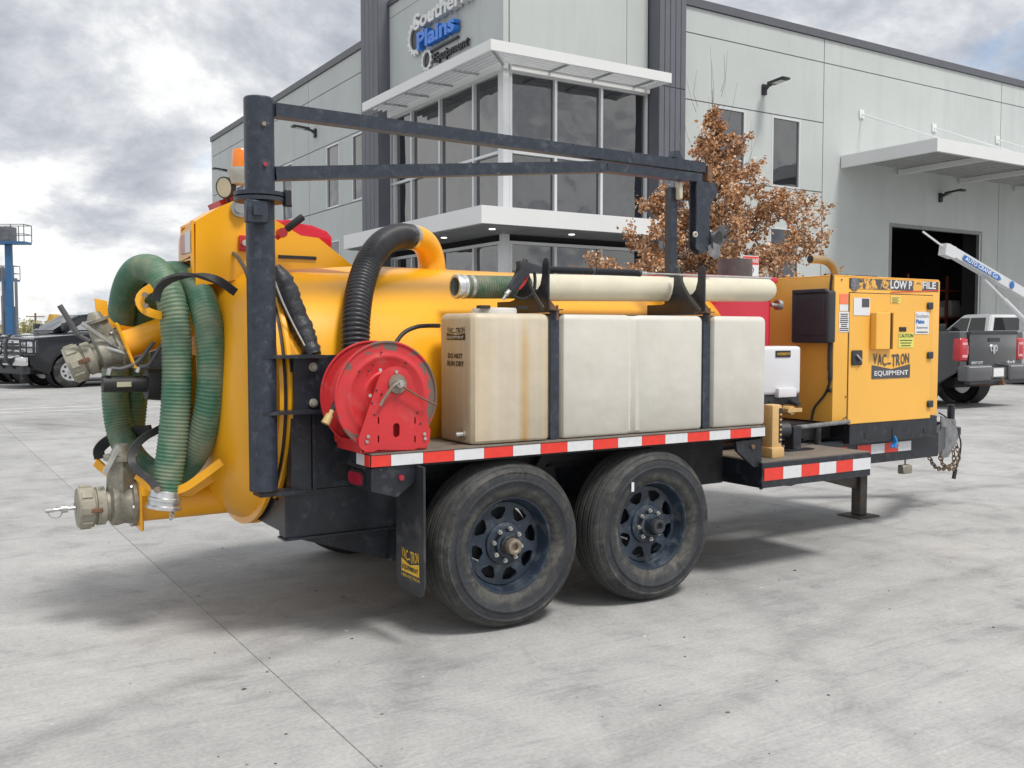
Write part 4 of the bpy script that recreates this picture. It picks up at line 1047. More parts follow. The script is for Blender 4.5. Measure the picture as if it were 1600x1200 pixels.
# upper inlet
ua = V((-0.86, -0.10, -0.17)).normalized()
uf = at(192, 541, y=1.0)
ua = (at(128, 562, y=1.02)-at(245, 520, y=0.985)).normalized()
b = B(); u0 = at(262, 518, y=0.98)-ua*0.0
b.cyl(uf-ua*0.42, uf-ua*0.005, 0.066, n=32); b.build('inlet_pipe', YEL, door)
b = B(); s_ = ua.cross(ZU).normalized(); u_ = s_.cross(ua).normalized()
b.box(-0.105, 0.105, -0.11, 0.11, -0.014, 0, 0.006, 1, M=Matrix.Translation(uf) @ Matrix((s_, u_, ua)).transposed().to_4x4()); b.build('flange_plate', YEL, door, smooth=0)
uv = valve(uf+ua*0.001, ua, u_, 0.86, door, None, 0.78)
b = B(); q0 = uf+ua*0.08-s_*0.06+u_*0.03; q1 = at(172, 535, y=0.93); q2 = at(142, 510, y=0.93); q3 = at(93, 477, y=0.93)
b.tube([q0, at(195, 551, y=0.9), at(176, 537, y=0.93)], 0.010, 8); b.tube([at(176, 537, y=0.93), at(150, 520, y=0.93), at(128, 505, y=0.93)], 0.010, 8); b.build('valve_lever', STEEL, uv)
b = B(); b.tube([at(176, 539, y=0.93)+V((0, 0, 0.0)), at(122, 522, y=0.93)], 0.006, 6) if False else None
b.tube([at(122, 523, y=0.93), at(93, 477, y=0.93)], 0.012, 10); b.tube([at(140, 533, y=0.93), at(122, 523, y=0.93)], 0.009, 8); b.build('lever_grip', mat('grey_grip', (0.10, 0.10, 0.105), 0.5), uv)
# actuator across the middle
a0 = at(160, 600, y=0.92); a1 = at(238, 600, y=0.92)
b = B(); b.cyl(a0, a1, 0.036, n=24); b.build('air_cylinder', RUB, door)
b = B(); b.cyl(at(228, 600, y=0.92), at(262, 600, y=0.92), 0.07, 0.078, n=28); b.build('air_drum', RUB, door)
b = B(); q = at(196, 601, y=0.85); b.box(q.x-0.03, q.x+0.03, 0.878, 0.882, q.z-0.011, q.z+0.011); b.build('data_plate', mat('pale_plate', (0.55, 0.52, 0.36), 0.5), door, smooth=0)
for pts in ([at(170, 586, y=0.9), at(172, 576, y=0.9), at(190, 576, y=0.9), at(215, 565, y=0.9), at(240, 535, y=0.9)], [at(215, 582, y=0.9), at(217, 574, y=0.9), at(232, 570, y=0.88), at(245, 552, y=0.88), at(255, 535, y=0.88)]):
    pth, _ = spline(pts, 20); b = B(); b.tube(pth, 0.009, 8); b.build('air_line', mat('grey_air_line', (0.10, 0.10, 0.11), 0.5), door)
    b = B(); b.cyl(pts[0], pts[1], 0.014, n=10); b.build('fitting', STEEL, door)
# hose cradles: yellow flat bars with black straps
def flat(pts, w, h, mt, name, parent=door, up=None, n=26):
    pth, _ = spline(pts, n); return B().bar(pth, w, h, up=up).build(name, mt, parent, smooth=50)
flat([at(160, 498, y=1.15), at(178, 513, y=1.14), at(212, 519, y=1.05), at(245, 514, y=0.95), at(268, 506, y=0.88)], 0.016, 0.048, YEL, 'hose_cradle', up=V((0, 0, 1)))
b = B(); pl = [at(147, 466, y=1.16), at(167, 470, y=1.16), at(170, 508, y=1.16), at(152, 502, y=1.16)]
b.prism([(p.x, p.z) for p in pl], 'xz', 1.15, 1.165, bev=0.004); b.build('cradle_plate', YEL, door)
flat([at(237, 449, y=0.66), at(224, 458, y=0.66), at(218, 470, y=0.66), at(226, 484, y=0.66), at(246, 492, y=0.68), at(262, 492, y=0.85)], 0.035, 0.016, YEL, 'hose_cradle', up=V((0, 1, 0)))
flat([at(346, 721, y=0.60), at(318, 742, y=0.62), at(290, 761, y=0.66), at(262, 768, y=0.70), at(240, 764, y=0.73), at(214, 742, y=0.80)], 0.016, 0.034, YEL, 'hose_cradle', up=V((0, 0, 1)))
flat([at(150, 722, y=1.35), at(165, 735, y=1.3), at(185, 748, y=1.15)], 0.016, 0.04, YEL, 'hose_cradle', up=V((0, 0, 1)))
b = B(); b.prism([(p.x, p.z) for p in (at(218, 747, y=0.82), at(262, 768, y=0.82), at(300, 758, y=0.82), at(340, 726, y=0.82), at(345, 745, y=0.82), at(300, 775, y=0.82), at(222, 775, y=0.82))], 'xz', 0.82, 0.83); b.build('cradle_web', YEL, door, smooth=0)
flat([at(243, 470, y=0.60), at(250, 448, y=0.58), at(272, 434, y=0.55), at(305, 430, y=0.52), at(340, 438, y=0.50), at(368, 457, y=0.50)], 0.014, 0.034, RUB, 'rubber_strap', up=V((1, 0, 0)))
flat([at(236, 672, y=1.2), at(205, 676, y=1.3), at(172, 687, y=1.36), at(155, 702, y=1.36), at(156, 716, y=1.34)], 0.05, 0.018, RUB, 'rubber_strap', up=V((0, 1, 0)))
flat([at(252, 669, y=0.86), at(225, 684, y=0.86), at(207, 705, y=0.84), at(208, 728, y=0.80), at(232, 748, y=0.70), at(247, 765, y=0.655)], 0.032, 0.014, RUB, 'rubber_strap', up=V((0, 1, 0)))
b = B(); q = at(247, 765, y=0.64); b.cyl(q, q+V((-0.008, -0.014, 0)), 0.014, n=14); q = at(228, 461, y=0.64); b.cyl(q, q+V((-0.008, -0.012, 0)), 0.012, n=12); q = at(229, 478, y=0.64); b.cyl(q, q+V((-0.008, -0.012, 0)), 0.010, n=12); b.build('strap_bolt', HUBR, door)
b = B(); q = at(300, 600, y=0.9); b.bar([at(296, 555, y=0.8), at(300, 640, y=0.8), at(292, 700, y=0.8)], 0.02, 0.05); b.build('door_rib', YEL, door)

# ---- boom post and boom
b = B(); py_ = 0.33; px_ = at(408, 450, y=py_).x; ZP = at(408, 156, y=py_).z; ZR = at(410, 309, y=py_).z; ZF = at(408, 770, y=py_-0.06).z
b.cyl((px_, py_, ZF), (px_, py_, ZR-0.02), 0.0585, n=40); b.cyl((px_, py_, ZR+0.02), (px_, py_, ZP), 0.061, n=40); b.lathe([(0.061, 0), (0.057, 0.006), (0, 0.008)], (px_, py_, ZP), (0, 0, 1), 40)
post = b.build('boom_post', BLK2, TR, smooth=35)
for z in (ZR-0.011, ZR+0.011):
    b = B(); b.cyl((px_, py_, z-0.008), (px_, py_, z+0.008), 0.104, n=40); b.build('swivel_flange', BLK2, post, smooth=35)
b = B(); b.cyl((px_+0.08, py_-0.055, ZR-0.03), (px_+0.115, py_-0.055, ZR-0.03), 0.008); b.box(px_+0.082, px_+0.11, py_-0.075, py_-0.035, ZR-0.035, ZR+0.03, 0.004, 1); b.build('swivel_lock', BLK, post)
b = B(); b.box(px_-0.085, px_+0.005, py_-0.095, py_-0.055, ZR-0.115, ZR-0.022, 0.005, 1); b.box(px_-0.06, px_-0.02, py_-0.105, py_-0.094, ZR-0.085, ZR-0.045); b.build('post_box', BLK2, post)
for (a, c), mt in (((412, 194), HUBR), ((414, 257), LENS_R)):
    q = at(a, c, y=py_-0.06); b = B(); b.cyl((q.x, py_-0.056, q.z), (q.x-0.002, py_-0.072, q.z), 0.009, n=8); b.build('post_bolt', mt, post)
for a, c in ((395, 235), (418, 255), (404, 520), (393, 535)):
    q = at(a, c, y=py_-0.06)
b = B()
TUB = 0.060
def bz(px, py): q = at(px, py, y=py_); return V((q.x, py_, q.z))
b.bar([bz(428, 173), bz(1097, 263)], TUB, TUB*0.92, up=ZU); b.build('boom_upper_bar', BLK2, TR, smooth=0)
b = B(); b.bar([bz(428, 272), bz(943, 261)], TUB*0.97, TUB*0.92, up=ZU); b.build('boom_lower_bar', BLK2, TR, smooth=0)
b = B(); b.bar([bz(944, 262), bz(1092, 279)], TUB*0.93, TUB*0.75, up=ZU); b.build('boom_lower_bar', BLK2, TR, smooth=0)
q = bz(1100, 270); b = B(); b.box(q.x-0.005, q.x+0.028, py_-0.035, py_+0.035, q.z-0.05, q.z+0.035); b.build('boom_end_plate', RUST, TR, smooth=0)
hx = [((p := at(a, c, y=py_)).x, p.z) for a, c in ((1083, 284), (1112, 287), (1116, 300), (1104, 322), (1101, 392), (1092, 398), (1082, 388))]
b = B(); b.prism(hx, 'xz', py_-0.030, py_-0.022); b.prism(hx, 'xz', py_+0.022, py_+0.030); hd = b.build('boom_head', BLK2, TR, smooth=0)
c = at(1096, 372, y=py_)
b = B(); b.lathe([(0.050, -0.016), (0.058, -0.020), (0.038, -0.007), (0.038, 0.007), (0.058, 0.020), (0.050, 0.016)], c, (0, 1, 0), 28); b.build('sheave', BLKPLA, hd)
c2 = at(1087, 366, y=py_-0.04); b = B(); b.lathe([(0.008, 0), (0.016, -0.003), (0.016, -0.010), (0.008, -0.012)], (c2.x, py_-0.030, c2.z), (0, 1, 0), 20, closed=True); b.build('sheave_pin', mat('pale_pin', (0.5, 0.47, 0.42), 0.5), hd)
c3 = at(1110, 374, y=py_+0.01); b = B(); b.lathe([(0.0, 0.0), (0.022, 0.0), (0.040, -0.018), (0.056, -0.045), (0.058, -0.05), (0.052, -0.045)], c3, (-0.3, 0.9, 0.2), 26); b.build('hose_guide_cup', mat('grey_plastic_cup', (0.13, 0.14, 0.15), 0.4), hd)
b = B(); p = [((q := at(a, c_, y=py_)).x, q.z) for a, c_ in ((1099, 386), (1107, 379), (1117, 384), (1119, 400), (1112, 406), (1101, 399))]; b.prism(p, 'xz', py_-0.035, py_-0.032); b.build('guide_plate', GALV, hd, smooth=0)
q = bz(1058, 247); b = B(); b.prism([(q.x-0.05, q.z), (q.x-0.03, q.z+0.035), (q.x, q.z+0.035), (q.x+0.03, q.z-0.012)], 'xz', py_-0.02, py_+0.02); b.build('boom_stop', BLK2, TR, smooth=0)
rx = at(1050, 300, y=py_+0.05); zr = at(1050, 292, y=py_+0.05).z
b = B(); b.box(rx.x-0.022, rx.x+0.022, py_+0.03, py_+0.08, 1.50, zr-0.005); b.build('boom_rest', BLK2, TR, smooth=0)
b = B(); zq = at(1058, 312, y=py_+0.02).z; zq2 = at(1058, 284, y=py_+0.02).z; b.box(rx.x+0.003, rx.x+0.033, py_-0.005, py_+0.029, zq, zq2, 0.006, 1); b.build('rest_bumper', mat('cream_bumper', (0.55, 0.52, 0.40), 0.5), TR)

# ---- hose reel bolted to the deck
REEL_C = at(605, 620, y=0.075); ry = 0.075; RR = 0.230
fr = B()
ap = [(p.x, p.z) for p in [at(a, c, y=0.035) for a, c in ((570, 706), (561, 698), (560, 686), (592, 590), (598, 580), (608, 574), (621, 572), (634, 577), (641, 588), (672, 672), (671, 690), (664, 700), (652, 700), (646, 703), (590, 703), (582, 706))]]
# in plate coordinates
cxp, czp = REEL_C.x, REEL_C.z
def slot(px, py, w, h):
    p = at(px, py, y=0.035); return [(p.x-cxp+u, p.z-czp+v) for u, v in rrect(w, h, min(w, h)/2*0.95, 4)]
outer = [(u-cxp, v-czp) for u, v in ap]
M = plm(cxp, 0.040, czp)
fr.plate(outer, [slot(619, 672, 0.030, 0.060), slot(591, 657, 0.007, 0.03), slot(648, 657, 0.007, 0.03), slot(591, 686, 0.007, 0.03), slot(648, 686, 0.007, 0.03)], M, 0.008)
reel = fr.build('hose_reel', RED, TR, smooth=20)
fr = B(); M = plm(cxp, 0.300, czp); fr.plate([(u, v) for u, v in outer], [], M, 0.008); fr.build('reel_side_plate', RED, reel, smooth=0)
xs_ = [u for u, v in ap]
fr = B(); fr.box(min(xs_)+0.01, min(xs_)+0.018, 0.041, 0.291, 0.846, 0.895); fr.box(max(xs_)-0.02, max(xs_)-0.012, 0.041, 0.291, 0.846, 0.895); fr.box(min(xs_)+0.019, max(xs_)-0.021, 0.041, 0.291, 0.845, 0.850); fr.build('reel_base', RED, reel, smooth=0)
def flange(y, name):
    b = B(); b.lathe([(0.03, 0.0), (0.085, 0.0), (0.095, -0.007), (0.105, -0.007), (0.112, 0.0), (0.160, 0.0), (0.168, -0.006), (0.176, -0.006), (0.184, 0.0), (0.196, 0.001)], (cxp, y, czp), (0, 1, 0), 72); o = b.build(name, RED, reel, smooth=40)
    b = B(); b.lathe([(0.196, 0.001), (0.222, 0.001), (0.228, -0.006), (0.233, -0.006), (0.236, 0.0), (0.232, 0.006), (0.19, 0.006)], (cxp, y, czp), (0, 1, 0), 72); b.build('rim', REDWORN if y < 0.1 else RED, reel, smooth=40)
    return o
flange(0.075, 'flange'); flange(0.235, 'flange')
b = B(); b.cyl((cxp, 0.08, czp), (cxp, 0.235, czp), 0.08, n=32); b.build('drum', RED, reel)
b = B()
for k in range(7): 
    for lay in range(3):
        b.lathe([(0.095+0.024*lay+0.012*math.cos(t), 0.012*math.sin(t)) for t in [2*PI*i/8 for i in range(8)]], (cxp, 0.092+k*0.0215, czp), (0, 1, 0), 40, closed=True)
b.build('wound_hose', RUB, reel, smooth=60)
b = B(); b.lathe([(0.0, -0.0), (0.040, 0.0), (0.042, 0.006), (0.0, 0.008)], (at(622, 600, y=0.0235).x, 0.0235, at(622, 600, y=0.0235).z), (0, 1, 0), 24); b.build('bearing_plate', HUBR, reel)
ct = at(622, 599, y=0.02)
b = B(); b.cyl((ct.x, 0.03, ct.z), (ct.x, -0.005, ct.z), 0.017, n=20); b.cyl((ct.x, -0.005, ct.z), (ct.x, -0.015, ct.z), 0.009, n=12); b.build('reel_axle', STEEL, reel)
b = B(); pth, _ = spline([at(622, 598, y=0.0), at(614, 604, y=0.0), at(602, 620, y=0.01), at(594, 634, y=0.015)], 14); b.tube(pth, 0.007, 8); b.build('crank', HUBR, reel)
b = B(); pth, _ = spline([at(627, 603, y=0.0), at(645, 614, y=0.0), at(665, 625, y=0.0), at(682, 633, y=0.01)], 14); b.tube(pth, 0.0045, 8); b.build('crank_rod', RUST, reel)
for a, c in ((594, 578), (619, 581), (578, 618), (575, 682), (573, 690), (663, 678), (664, 685)):
    p = at(a, c, y=0.03); bb = B(); bb.cyl((p.x, 0.034, p.z), (p.x, 0.026, p.z), 0.0075, n=8); bb.build('bolt', STEEL, reel)
for a, c in ((601, 551), (588, 571), (581, 580), (640, 568), (633, 577), (567, 581), (588, 610), (596, 616), (581, 630), (585, 648), (652, 645), (657, 662)):
    p = at(a, c, y=0.032); bb = B(); bb.cyl((p.x, 0.0665 if c < 600 and not (590 < a < 600 and c > 605) else 0.031, p.z), (p.x, 0.064 if c < 600 else 0.0295, p.z), 0.0045, n=8); bb.build('hole_mark', RUB, reel)
pth, _ = spline([at(545, 640, y=0.14), at(535, 600, y=0.14) if False else at(536, 612, y=0.13), at(530, 618, y=0.10), at(524, 630, y=0.09), at(519, 641, y=0.085)], 16)
pth, _ = spline([at(545, 605, y=0.14), at(533, 612, y=0.11), at(526, 625, y=0.09), at(519, 641, y=0.085)], 16)
b = B(); b.tube(pth, 0.010, 10); b.build('hose_tail', RUB, reel)
b = B(); b.cyl(at(519, 641, y=0.085), at(515, 649, y=0.083), 0.010, n=12); b.cyl(at(515, 648, y=0.083), at(508, 662, y=0.08), 0.016, 0.019, n=14); b.build('brass_fitting', mat('brass', (0.62, 0.45, 0.20), 0.4, metal=0.6), reel)
pth, _ = spline([at(612, 545, y=0.32), at(630, 521, y=0.34), at(650, 511, y=0.34), at(668, 509, y=0.30), at(686, 509, y=0.22)], 20)
b = B(); b.tube(pth, 0.010, 10); b.build('tank_hose', RUB, TR)

# ---- straps over the water tank and the cradles for the tube
def cradle(x, xs):
    t = B()
    pts = [(0.067, 1.437), (0.067, 1.668), (0.074, 1.684), (0.090, 1.690), (0.108, 1.684), (0.116, 1.668), (0.120, 1.61), (0.134, 1.568), (0.155, 1.548), (0.178, 1.543), (0.205, 1.552), (0.228, 1.582), (0.238, 1.625), (0.242, 1.672), (0.252, 1.692), (0.270, 1.698), (0.288, 1.690), (0.300, 1.665),
           (0.305, 1.60), (0.315, 1.555), (0.335, 1.522), (0.365, 1.502), (0.40, 1.496), (0.52, 1.496), (0.52, 1.437)]
    t.prism(pts, 'yz', x-0.004, x+0.004)
    c = t.build('pipe_cradle', BLK, TR, smooth=0)
    s = B(); s.box(xs-0.024, xs+0.024, 0.058, 0.066, 0.845, 1.44); s.box(xs-0.024, xs+0.024, 0.058, 0.40, 1.4375, 1.445); s.build('tank_strap', BLK2, TR, smooth=0)
    bb = B(); bb.box(xs-0.028, xs+0.028, 0.03, 0.12, 1.446, 1.452); bb.prism([(x+0.006, 1.452), (x+0.006, 1.50), (x+0.055, 1.453)], 'xz', 0.075, 0.083); bb.cyl((xs, 0.04, 1.40), (xs, 0.04, 1.47), 0.006, n=8); bb.build('strap_bracket', RUST, TR, smooth=0)
    q = B(); pth, _ = spline([(x-0.012, 0.262, 1.695), (x-0.016, 0.23, 1.62), (x-0.03, 0.15, 1.53), (x-0.03, 0.07, 1.455)], 16); q.bar(pth, 0.016, 0.005); q.build('tie_down_strap', mat('dirty_strap', (0.09, 0.085, 0.08), 0.8), TR)
cradle(0.235, 0.262); cradle(1.215, 1.222)

# ---- red tank, silencer
b = B(); b.box(1.50, 2.325, 0.63, 1.5, 0.95, 1.655, 0.03, 3); rt = b.build('red_hydraulic_tank', REDTANK, TR, smooth=35)
b = B(); b.box(1.47, 2.345, 0.60, 1.53, 1.655, 1.690, 0.008, 2); b.build('tank_lid', REDTANK, rt)
c = at(1148, 426, y=1.15)
b = B(); b.cyl((c.x, 1.15, 1.68), (c.x, 1.15, 1.845), 0.118, n=40); b.build('air_filter_housing', mat('rusty_grey_drum', (0.13, 0.125, 0.125), 0.6, metal=0.2, var=0.25, scale=8, dirt=((0.27, 0.17, 0.11), 0.5, 7)), TR, smooth=35)
p = at(1228, 476, y=0.62); b = B(); b.cyl((2.345, 0.66, 1.52), (2.41, 0.66, 1.52), 0.012, n=10); b.cyl((2.40, 0.66, 1.52), (2.43, 0.66, 1.52), 0.032, n=16); b.build('breather', STEEL, TR)
# ---- small translucent tank and gauge
sx0, sx1 = at(1196, 600, y=0.40).x, at(1252, 600, y=0.40).x
stt = at(1225, 541, y=0.40).z; stb = at(1225, 617, y=0.40).z
b = B(); b.box(sx0-0.25, sx1, 0.40, 0.60, stb, stt, 0.025, 3); st = b.build('small_white_tank', POLY, TR, smooth=35)
p0 = at(1212, 548, y=0.398); p1 = at(1235, 558, y=0.398); b = B(); b.box(p0.x, p1.x, 0.396, 0.399, p1.z, p0.z); b.build('sticker', INK, st, smooth=0)
b = B(); text_fit(b, 'ANTIFREEZE', (p0.x+0.01, 0.3945, p0.z-0.025), XS, ZU, (p1.x-p0.x)*0.85, 0.013, bold=0.01); text_fit(b, 'SYSTEM', (p0.x+0.03, 0.3945, p1.z+0.012), XS, ZU, (p1.x-p0.x)*0.5, 0.012, bold=0.01); b.build('lettering', YPRINT, st, smooth=0, recalc=False)
p0 = at(1216, 612, y=0.38); p1 = at(1244, 620, y=0.38); b = B(); b.box(p0.x, p1.x, 0.375, 0.42, p1.z, p0.z+0.02, 0.008, 2); b.build('tank_outlet', POLY, st)
b = B(); b.box(sx0-0.25, sx1-0.01, 0.41, 0.60, stb-0.06, stb-0.004); b.box(sx0+0.05, sx0+0.10, 0.45, 0.5, 0.80, stb-0.06); b.build('tank_shelf', BLKPLA, TR, smooth=0)
# tan flow gauge
gx = at(1211, 700, y=0.12).x
g0 = at(1211, 712, y=0.12).z; g1 = at(1211, 632, y=0.12).z
b = B(); b.box(gx-0.045, gx+0.035, 0.10, 0.18, g0+0.01, g1, 0.016, 2); b.box(gx-0.055, gx+0.045, 0.09, 0.19, g0-0.01, g0+0.05, 0.012, 2); fg = b.build('flow_gauge', TAN, TR, smooth=35)
b = B(); b.box(gx+0.006, gx+0.028, 0.097, 0.102, g0+0.075, g1-0.02); b.build('gauge_window', INK, fg, smooth=0)
for k in range(6): b = B(); b.box(gx+0.009, gx+0.025, 0.0945, 0.098, g0+0.088+k*0.028, g0+0.096+k*0.028); b.build('gauge_mark', TAN, fg, smooth=0)
vx = at(1234, 641, y=0.35); b = B(); b.cyl((vx.x, 0.33, vx.z), (vx.x, 0.39, vx.z), 0.026, n=20); b.bar([(vx.x-0.04, 0.34, vx.z), (vx.x+0.07, 0.33, vx.z+0.002)], 0.03, 0.022); b.build('ball_valve', TAN, TR)
b = B(); b.cyl((vx.x, 0.326, vx.z), (vx.x, 0.330, vx.z), 0.013, n=14); b.build('valve_port', INK, TR)
b = B(); b.cyl((vx.x-0.03, 0.42, 0.66), (vx.x-0.03, 0.42, stb-0.05), 0.016, n=10)
for k in range(3): b.box(vx.x-0.12, vx.x-0.0, 0.405, 0.44, 0.82+k*0.055, 0.826+k*0.055)
b.cyl((vx.x+0.06, 0.40, stb-0.045), (vx.x+0.06, 0.33, stb-0.055), 0.014, n=10); b.build('plumbing', BLKPLA, TR)
# pump motor, horizontal bar and stub post on the step
p = at(1236, 673, y=0.30)
b = B(); b.cyl((p.x-0.10, 0.36, p.z), (p.x+0.0, 0.33, p.z), 0.052, n=24); b.build('pump_motor', BLKPLA, TR)
p = at(1240, 690, y=0.30); b = B(); b.box(p.x-0.035, p.x+0.035, 0.27, 0.34, 0.648, 0.79, 0.004, 1); b.box(p.x-0.11, p.x+0.11, 0.24, 0.30, 0.648, 0.656); b.build('hose_stub_post', BLK, TR, smooth=0)
q = at(1330, 673, y=0.40); b = B(); b.cyl((p.x+0.036, 0.33, 0.775), (q.x, 0.42, 0.775), 0.014, n=12); b.build('cross_pipe', GALV, TR)
b = B(); p = at(1277, 690, y=0.45); b.cyl((p.x, 0.45, 0.63), (p.x, 0.45, 0.76), 0.022, n=12); b.box(2.2, 2.95, 0.60, 1.3, 0.648, 0.765); b.build('engine_mount', DARK, TR)

# ---- engine enclosure
EX0, EX1, EY0, EY1, EZ0, EZ1 = 2.69, 3.79, 0.45, 1.62, 0.772, 1.703
b = B(); b.box(EX0, EX1, EY0, EY1, EZ0, EZ1, 0.006, 2); en = b.build('engine_enclosure', ORG, TR, smooth=25)
b = B(); b.box(EX0+0.17, EX1+0.0, EY0-0.002, EY1, 0.622, 0.768, 0.004, 1); sk = b.build('skid_base', BLK, TR, smooth=0)
for (a, c, w, h) in ((1355, 681, 0.05, 0.035), (1396, 675, 0.035, 0.05), (1446, 673, 0.05, 0.03)):
    p = at(a, c, y=EY0); b = B(); b.box(p.x-w/2, p.x+w/2, EY0-0.005, EY0-0.0025, p.z-h/2, p.z+h/2); b.build('skid_slot', RUB, sk, smooth=0)
b = B(); b.box(EX0+0.004, EX1-0.004, EY0+0.004, EY1-0.004, EZ1+0.001, EZ1+0.008, 0.003, 1); b.build('roof_panel', ORG, en, smooth=0)
p0 = at(1327, 458, y=EY0); p1 = at(1452, 655, y=EY0)
b = B(); b.box(p0.x, p1.x, EY0-0.007, EY0-0.001, p1.z+0.008, p0.z, 0.003, 1); edoor = b.build('enclosure_door', ORG, en, smooth=0)
b = B(); b.box(p0.x-0.006, p0.x-0.001, EY0-0.0015, EY0-0.0005, EZ0+0.01, p0.z+0.006); b.box(p1.x+0.001, p1.x+0.006, EY0-0.0015, EY0-0.0005, EZ0+0.01, p0.z+0.006); b.box(p0.x-0.006, p1.x+0.006, EY0-0.0015, EY0-0.0005, p0.z+0.001, p0.z+0.006); b.build('door_gap', INK, en, smooth=0)
YD = EY0-0.0085
def ext(px, py, y=None): return at(px, py, y=YD if y is None else y)
def patch(name, pa, pb, m, y=None, parent=en, th=0.0015):
    a = ext(*pa, y); c = ext(*pb, y); yy = YD if y is None else y
    b = B(); b.box(a.x, c.x, yy-th, yy, c.z, a.z); return b.build(name, m, parent, smooth=0), a, c
# printed band LOW PROFILE, partly peeled
def band_mat():
    m = bpy.data.materials.new('peeling_band'); m.use_nodes = True; nt = m.node_tree; b = nt.nodes['Principled BSDF']
    geo = N(nt, 'ShaderNodeNewGeometry'); sx = N(nt, 'ShaderNodeSeparateXYZ'); nt.links.new(geo.outputs['Position'], sx.inputs[0])
    nz = noise(nt, geo.outputs['Position'], 13, 6, 0.7, 0.7)
    prof = ramp(nt, math_node(nt, 'MULTIPLY', math_node(nt, 'SUBTRACT', sx.outputs[0], 2.85), 1.0), [(0.0, (0.42,)*3), (0.10, (0.47,)*3), (0.28, (0.46,)*3), (0.40, (0.50,)*3), (0.44, (0.1,)*3), (0.62, (0.2,)*3), (0.65, (0.58,)*3), (0.73, (0.60,)*3), (0.76, (0.3,)*3), (0.95, (0.1,)*3)])
    peel = math_node(nt, 'GREATER_THAN', prof.outputs[0], nz.outputs[0])
    mx = N(nt, 'ShaderNodeMix', data_type='RGBA'); nt.links.new(peel, mx.inputs[0]); mx.inputs[6].default_value = (0.075, 0.075, 0.085, 1); mx.inputs[7].default_value = (0.80, 0.43, 0.08, 1)
    nt.links.new(mx.outputs[2], b.inputs['Base Color']); b.inputs['Roughness'].default_value = 0.45
    return m
YB = EY0-0.0008
o, a, c = patch('print_band', (1327, 434), (1466, 456), band_mat(), YB)
a = ext(1391, 451, YB); c = ext(1421, 439, YB)
b = B(); text_fit(b, 'LOW P', (a.x, YB-0.002, a.z), XS, ZU, ext(1425, 445, YB).x-a.x, c.z-a.z, bold=0.03)
a = ext(1441, 451, YB); text_fit(b, 'FILE', (a.x, YB-0.002, a.z), XS, ZU, ext(1462, 445, YB).x-a.x, c.z-a.z, bold=0.03); b.build('lettering', INKW, en, smooth=0, recalc=False)
c = ext(1335, 444, YB); b = B(); b.cyl((c.x, YB-0.002, c.z), (c.x, YB-0.006, c.z), 0.042, n=28); b.build('round_vent', mat('grey_vent', (0.16, 0.16, 0.17), 0.5, var=0.3, scale=60), en)
b = B(); a = ext(1391, 457.5, YB); c = ext(1466, 454, YB)
pr, _ = spline([(a.x, YB-0.0032, a.z+0.004), (a.x+(c.x-a.x)*0.4, YB-0.0032, a.z+0.014), (c.x, YB-0.0032, c.z+0.001)], 20); b.bar(pr, 0.001, 0.006, up=ZU); b.build('red_pinstripe', TAPE_R, en, smooth=0)
# stickers and hardware on the door
patch('sticker', (1334, 465), (1359, 493), STK_W); patch('sticker_print', (1347, 466.5), (1358, 480), INKG, YD-0.002)
patch('sticker', (1312, 459), (1325, 475), STK_O, EY0-0.001); o, a, c = patch('sticker', (1312, 475.5), (1325, 486), STK_W, EY0-0.001); 
o, a, c = patch('sticker', (1311, 487), (1326, 519), STK_W, EY0-0.001); rr = random.Random(2)
b = B(); h = a.z-c.z
for k in range(9): z = c.z+h*(0.06+0.1*k); w = rr.uniform(0.6, 0.9)*(c.x-a.x); xm = (a.x+c.x)/2; b.box(xm-w/2, xm+w/2, EY0-0.0035, EY0-0.003, z, z+h*0.045)
b.build('small_print', INK, en, smooth=0)
patch('sticker', (1392, 462), (1407, 474), mat('pale_yellow_sticker', (0.78, 0.60, 0.14), 0.5))
b = B()
for k in range(4): p = ext(1393.5, 465+k*2.4); q = ext(1405-k % 2*3, 465+k*2.4); b.box(p.x, q.x, YD-0.0032, YD-0.0025, p.z-0.002, p.z+0.001)
b.build('small_print', INK, en, smooth=0)
o, a, c = patch('sticker', (1430, 487), (1451, 522), STK_W)
w = c.x-a.x; h = a.z-c.z
b = B(); text_fit(b, 'Southern', (a.x+w*0.05, YD-0.003, a.z-h*0.27), XS, ZU, w*0.9, h*0.18, bold=0.01); b.build('lettering', mat('sticker_grey', (0.35, 0.36, 0.38), 0.5), en, smooth=0, recalc=False)
b = B(); text_fit(b, 'Plains', (a.x+w*0.05, YD-0.003, a.z-h*0.53), XS, ZU, w*0.6, h*0.19, bold=0.04); b.build('lettering', STK_B, en, smooth=0, recalc=False)
b = B(); text_fit(b, 'Equipment', (a.x+w*0.1, YD-0.003, a.z-h*0.78), XS, ZU, w*0.8, h*0.13, shear=0.2); text_fit(b, 'NEW & USED', (a.x+w*0.1, YD-0.003, a.z-h*0.93), XS, ZU, w*0.8, h*0.07) if False else b.box(a.x+w*0.1, a.x+w*0.9, YD-0.0032, YD-0.0025, a.z-h*0.93, a.z-h*0.89); b.build('lettering', INK, en, smooth=0, recalc=False)
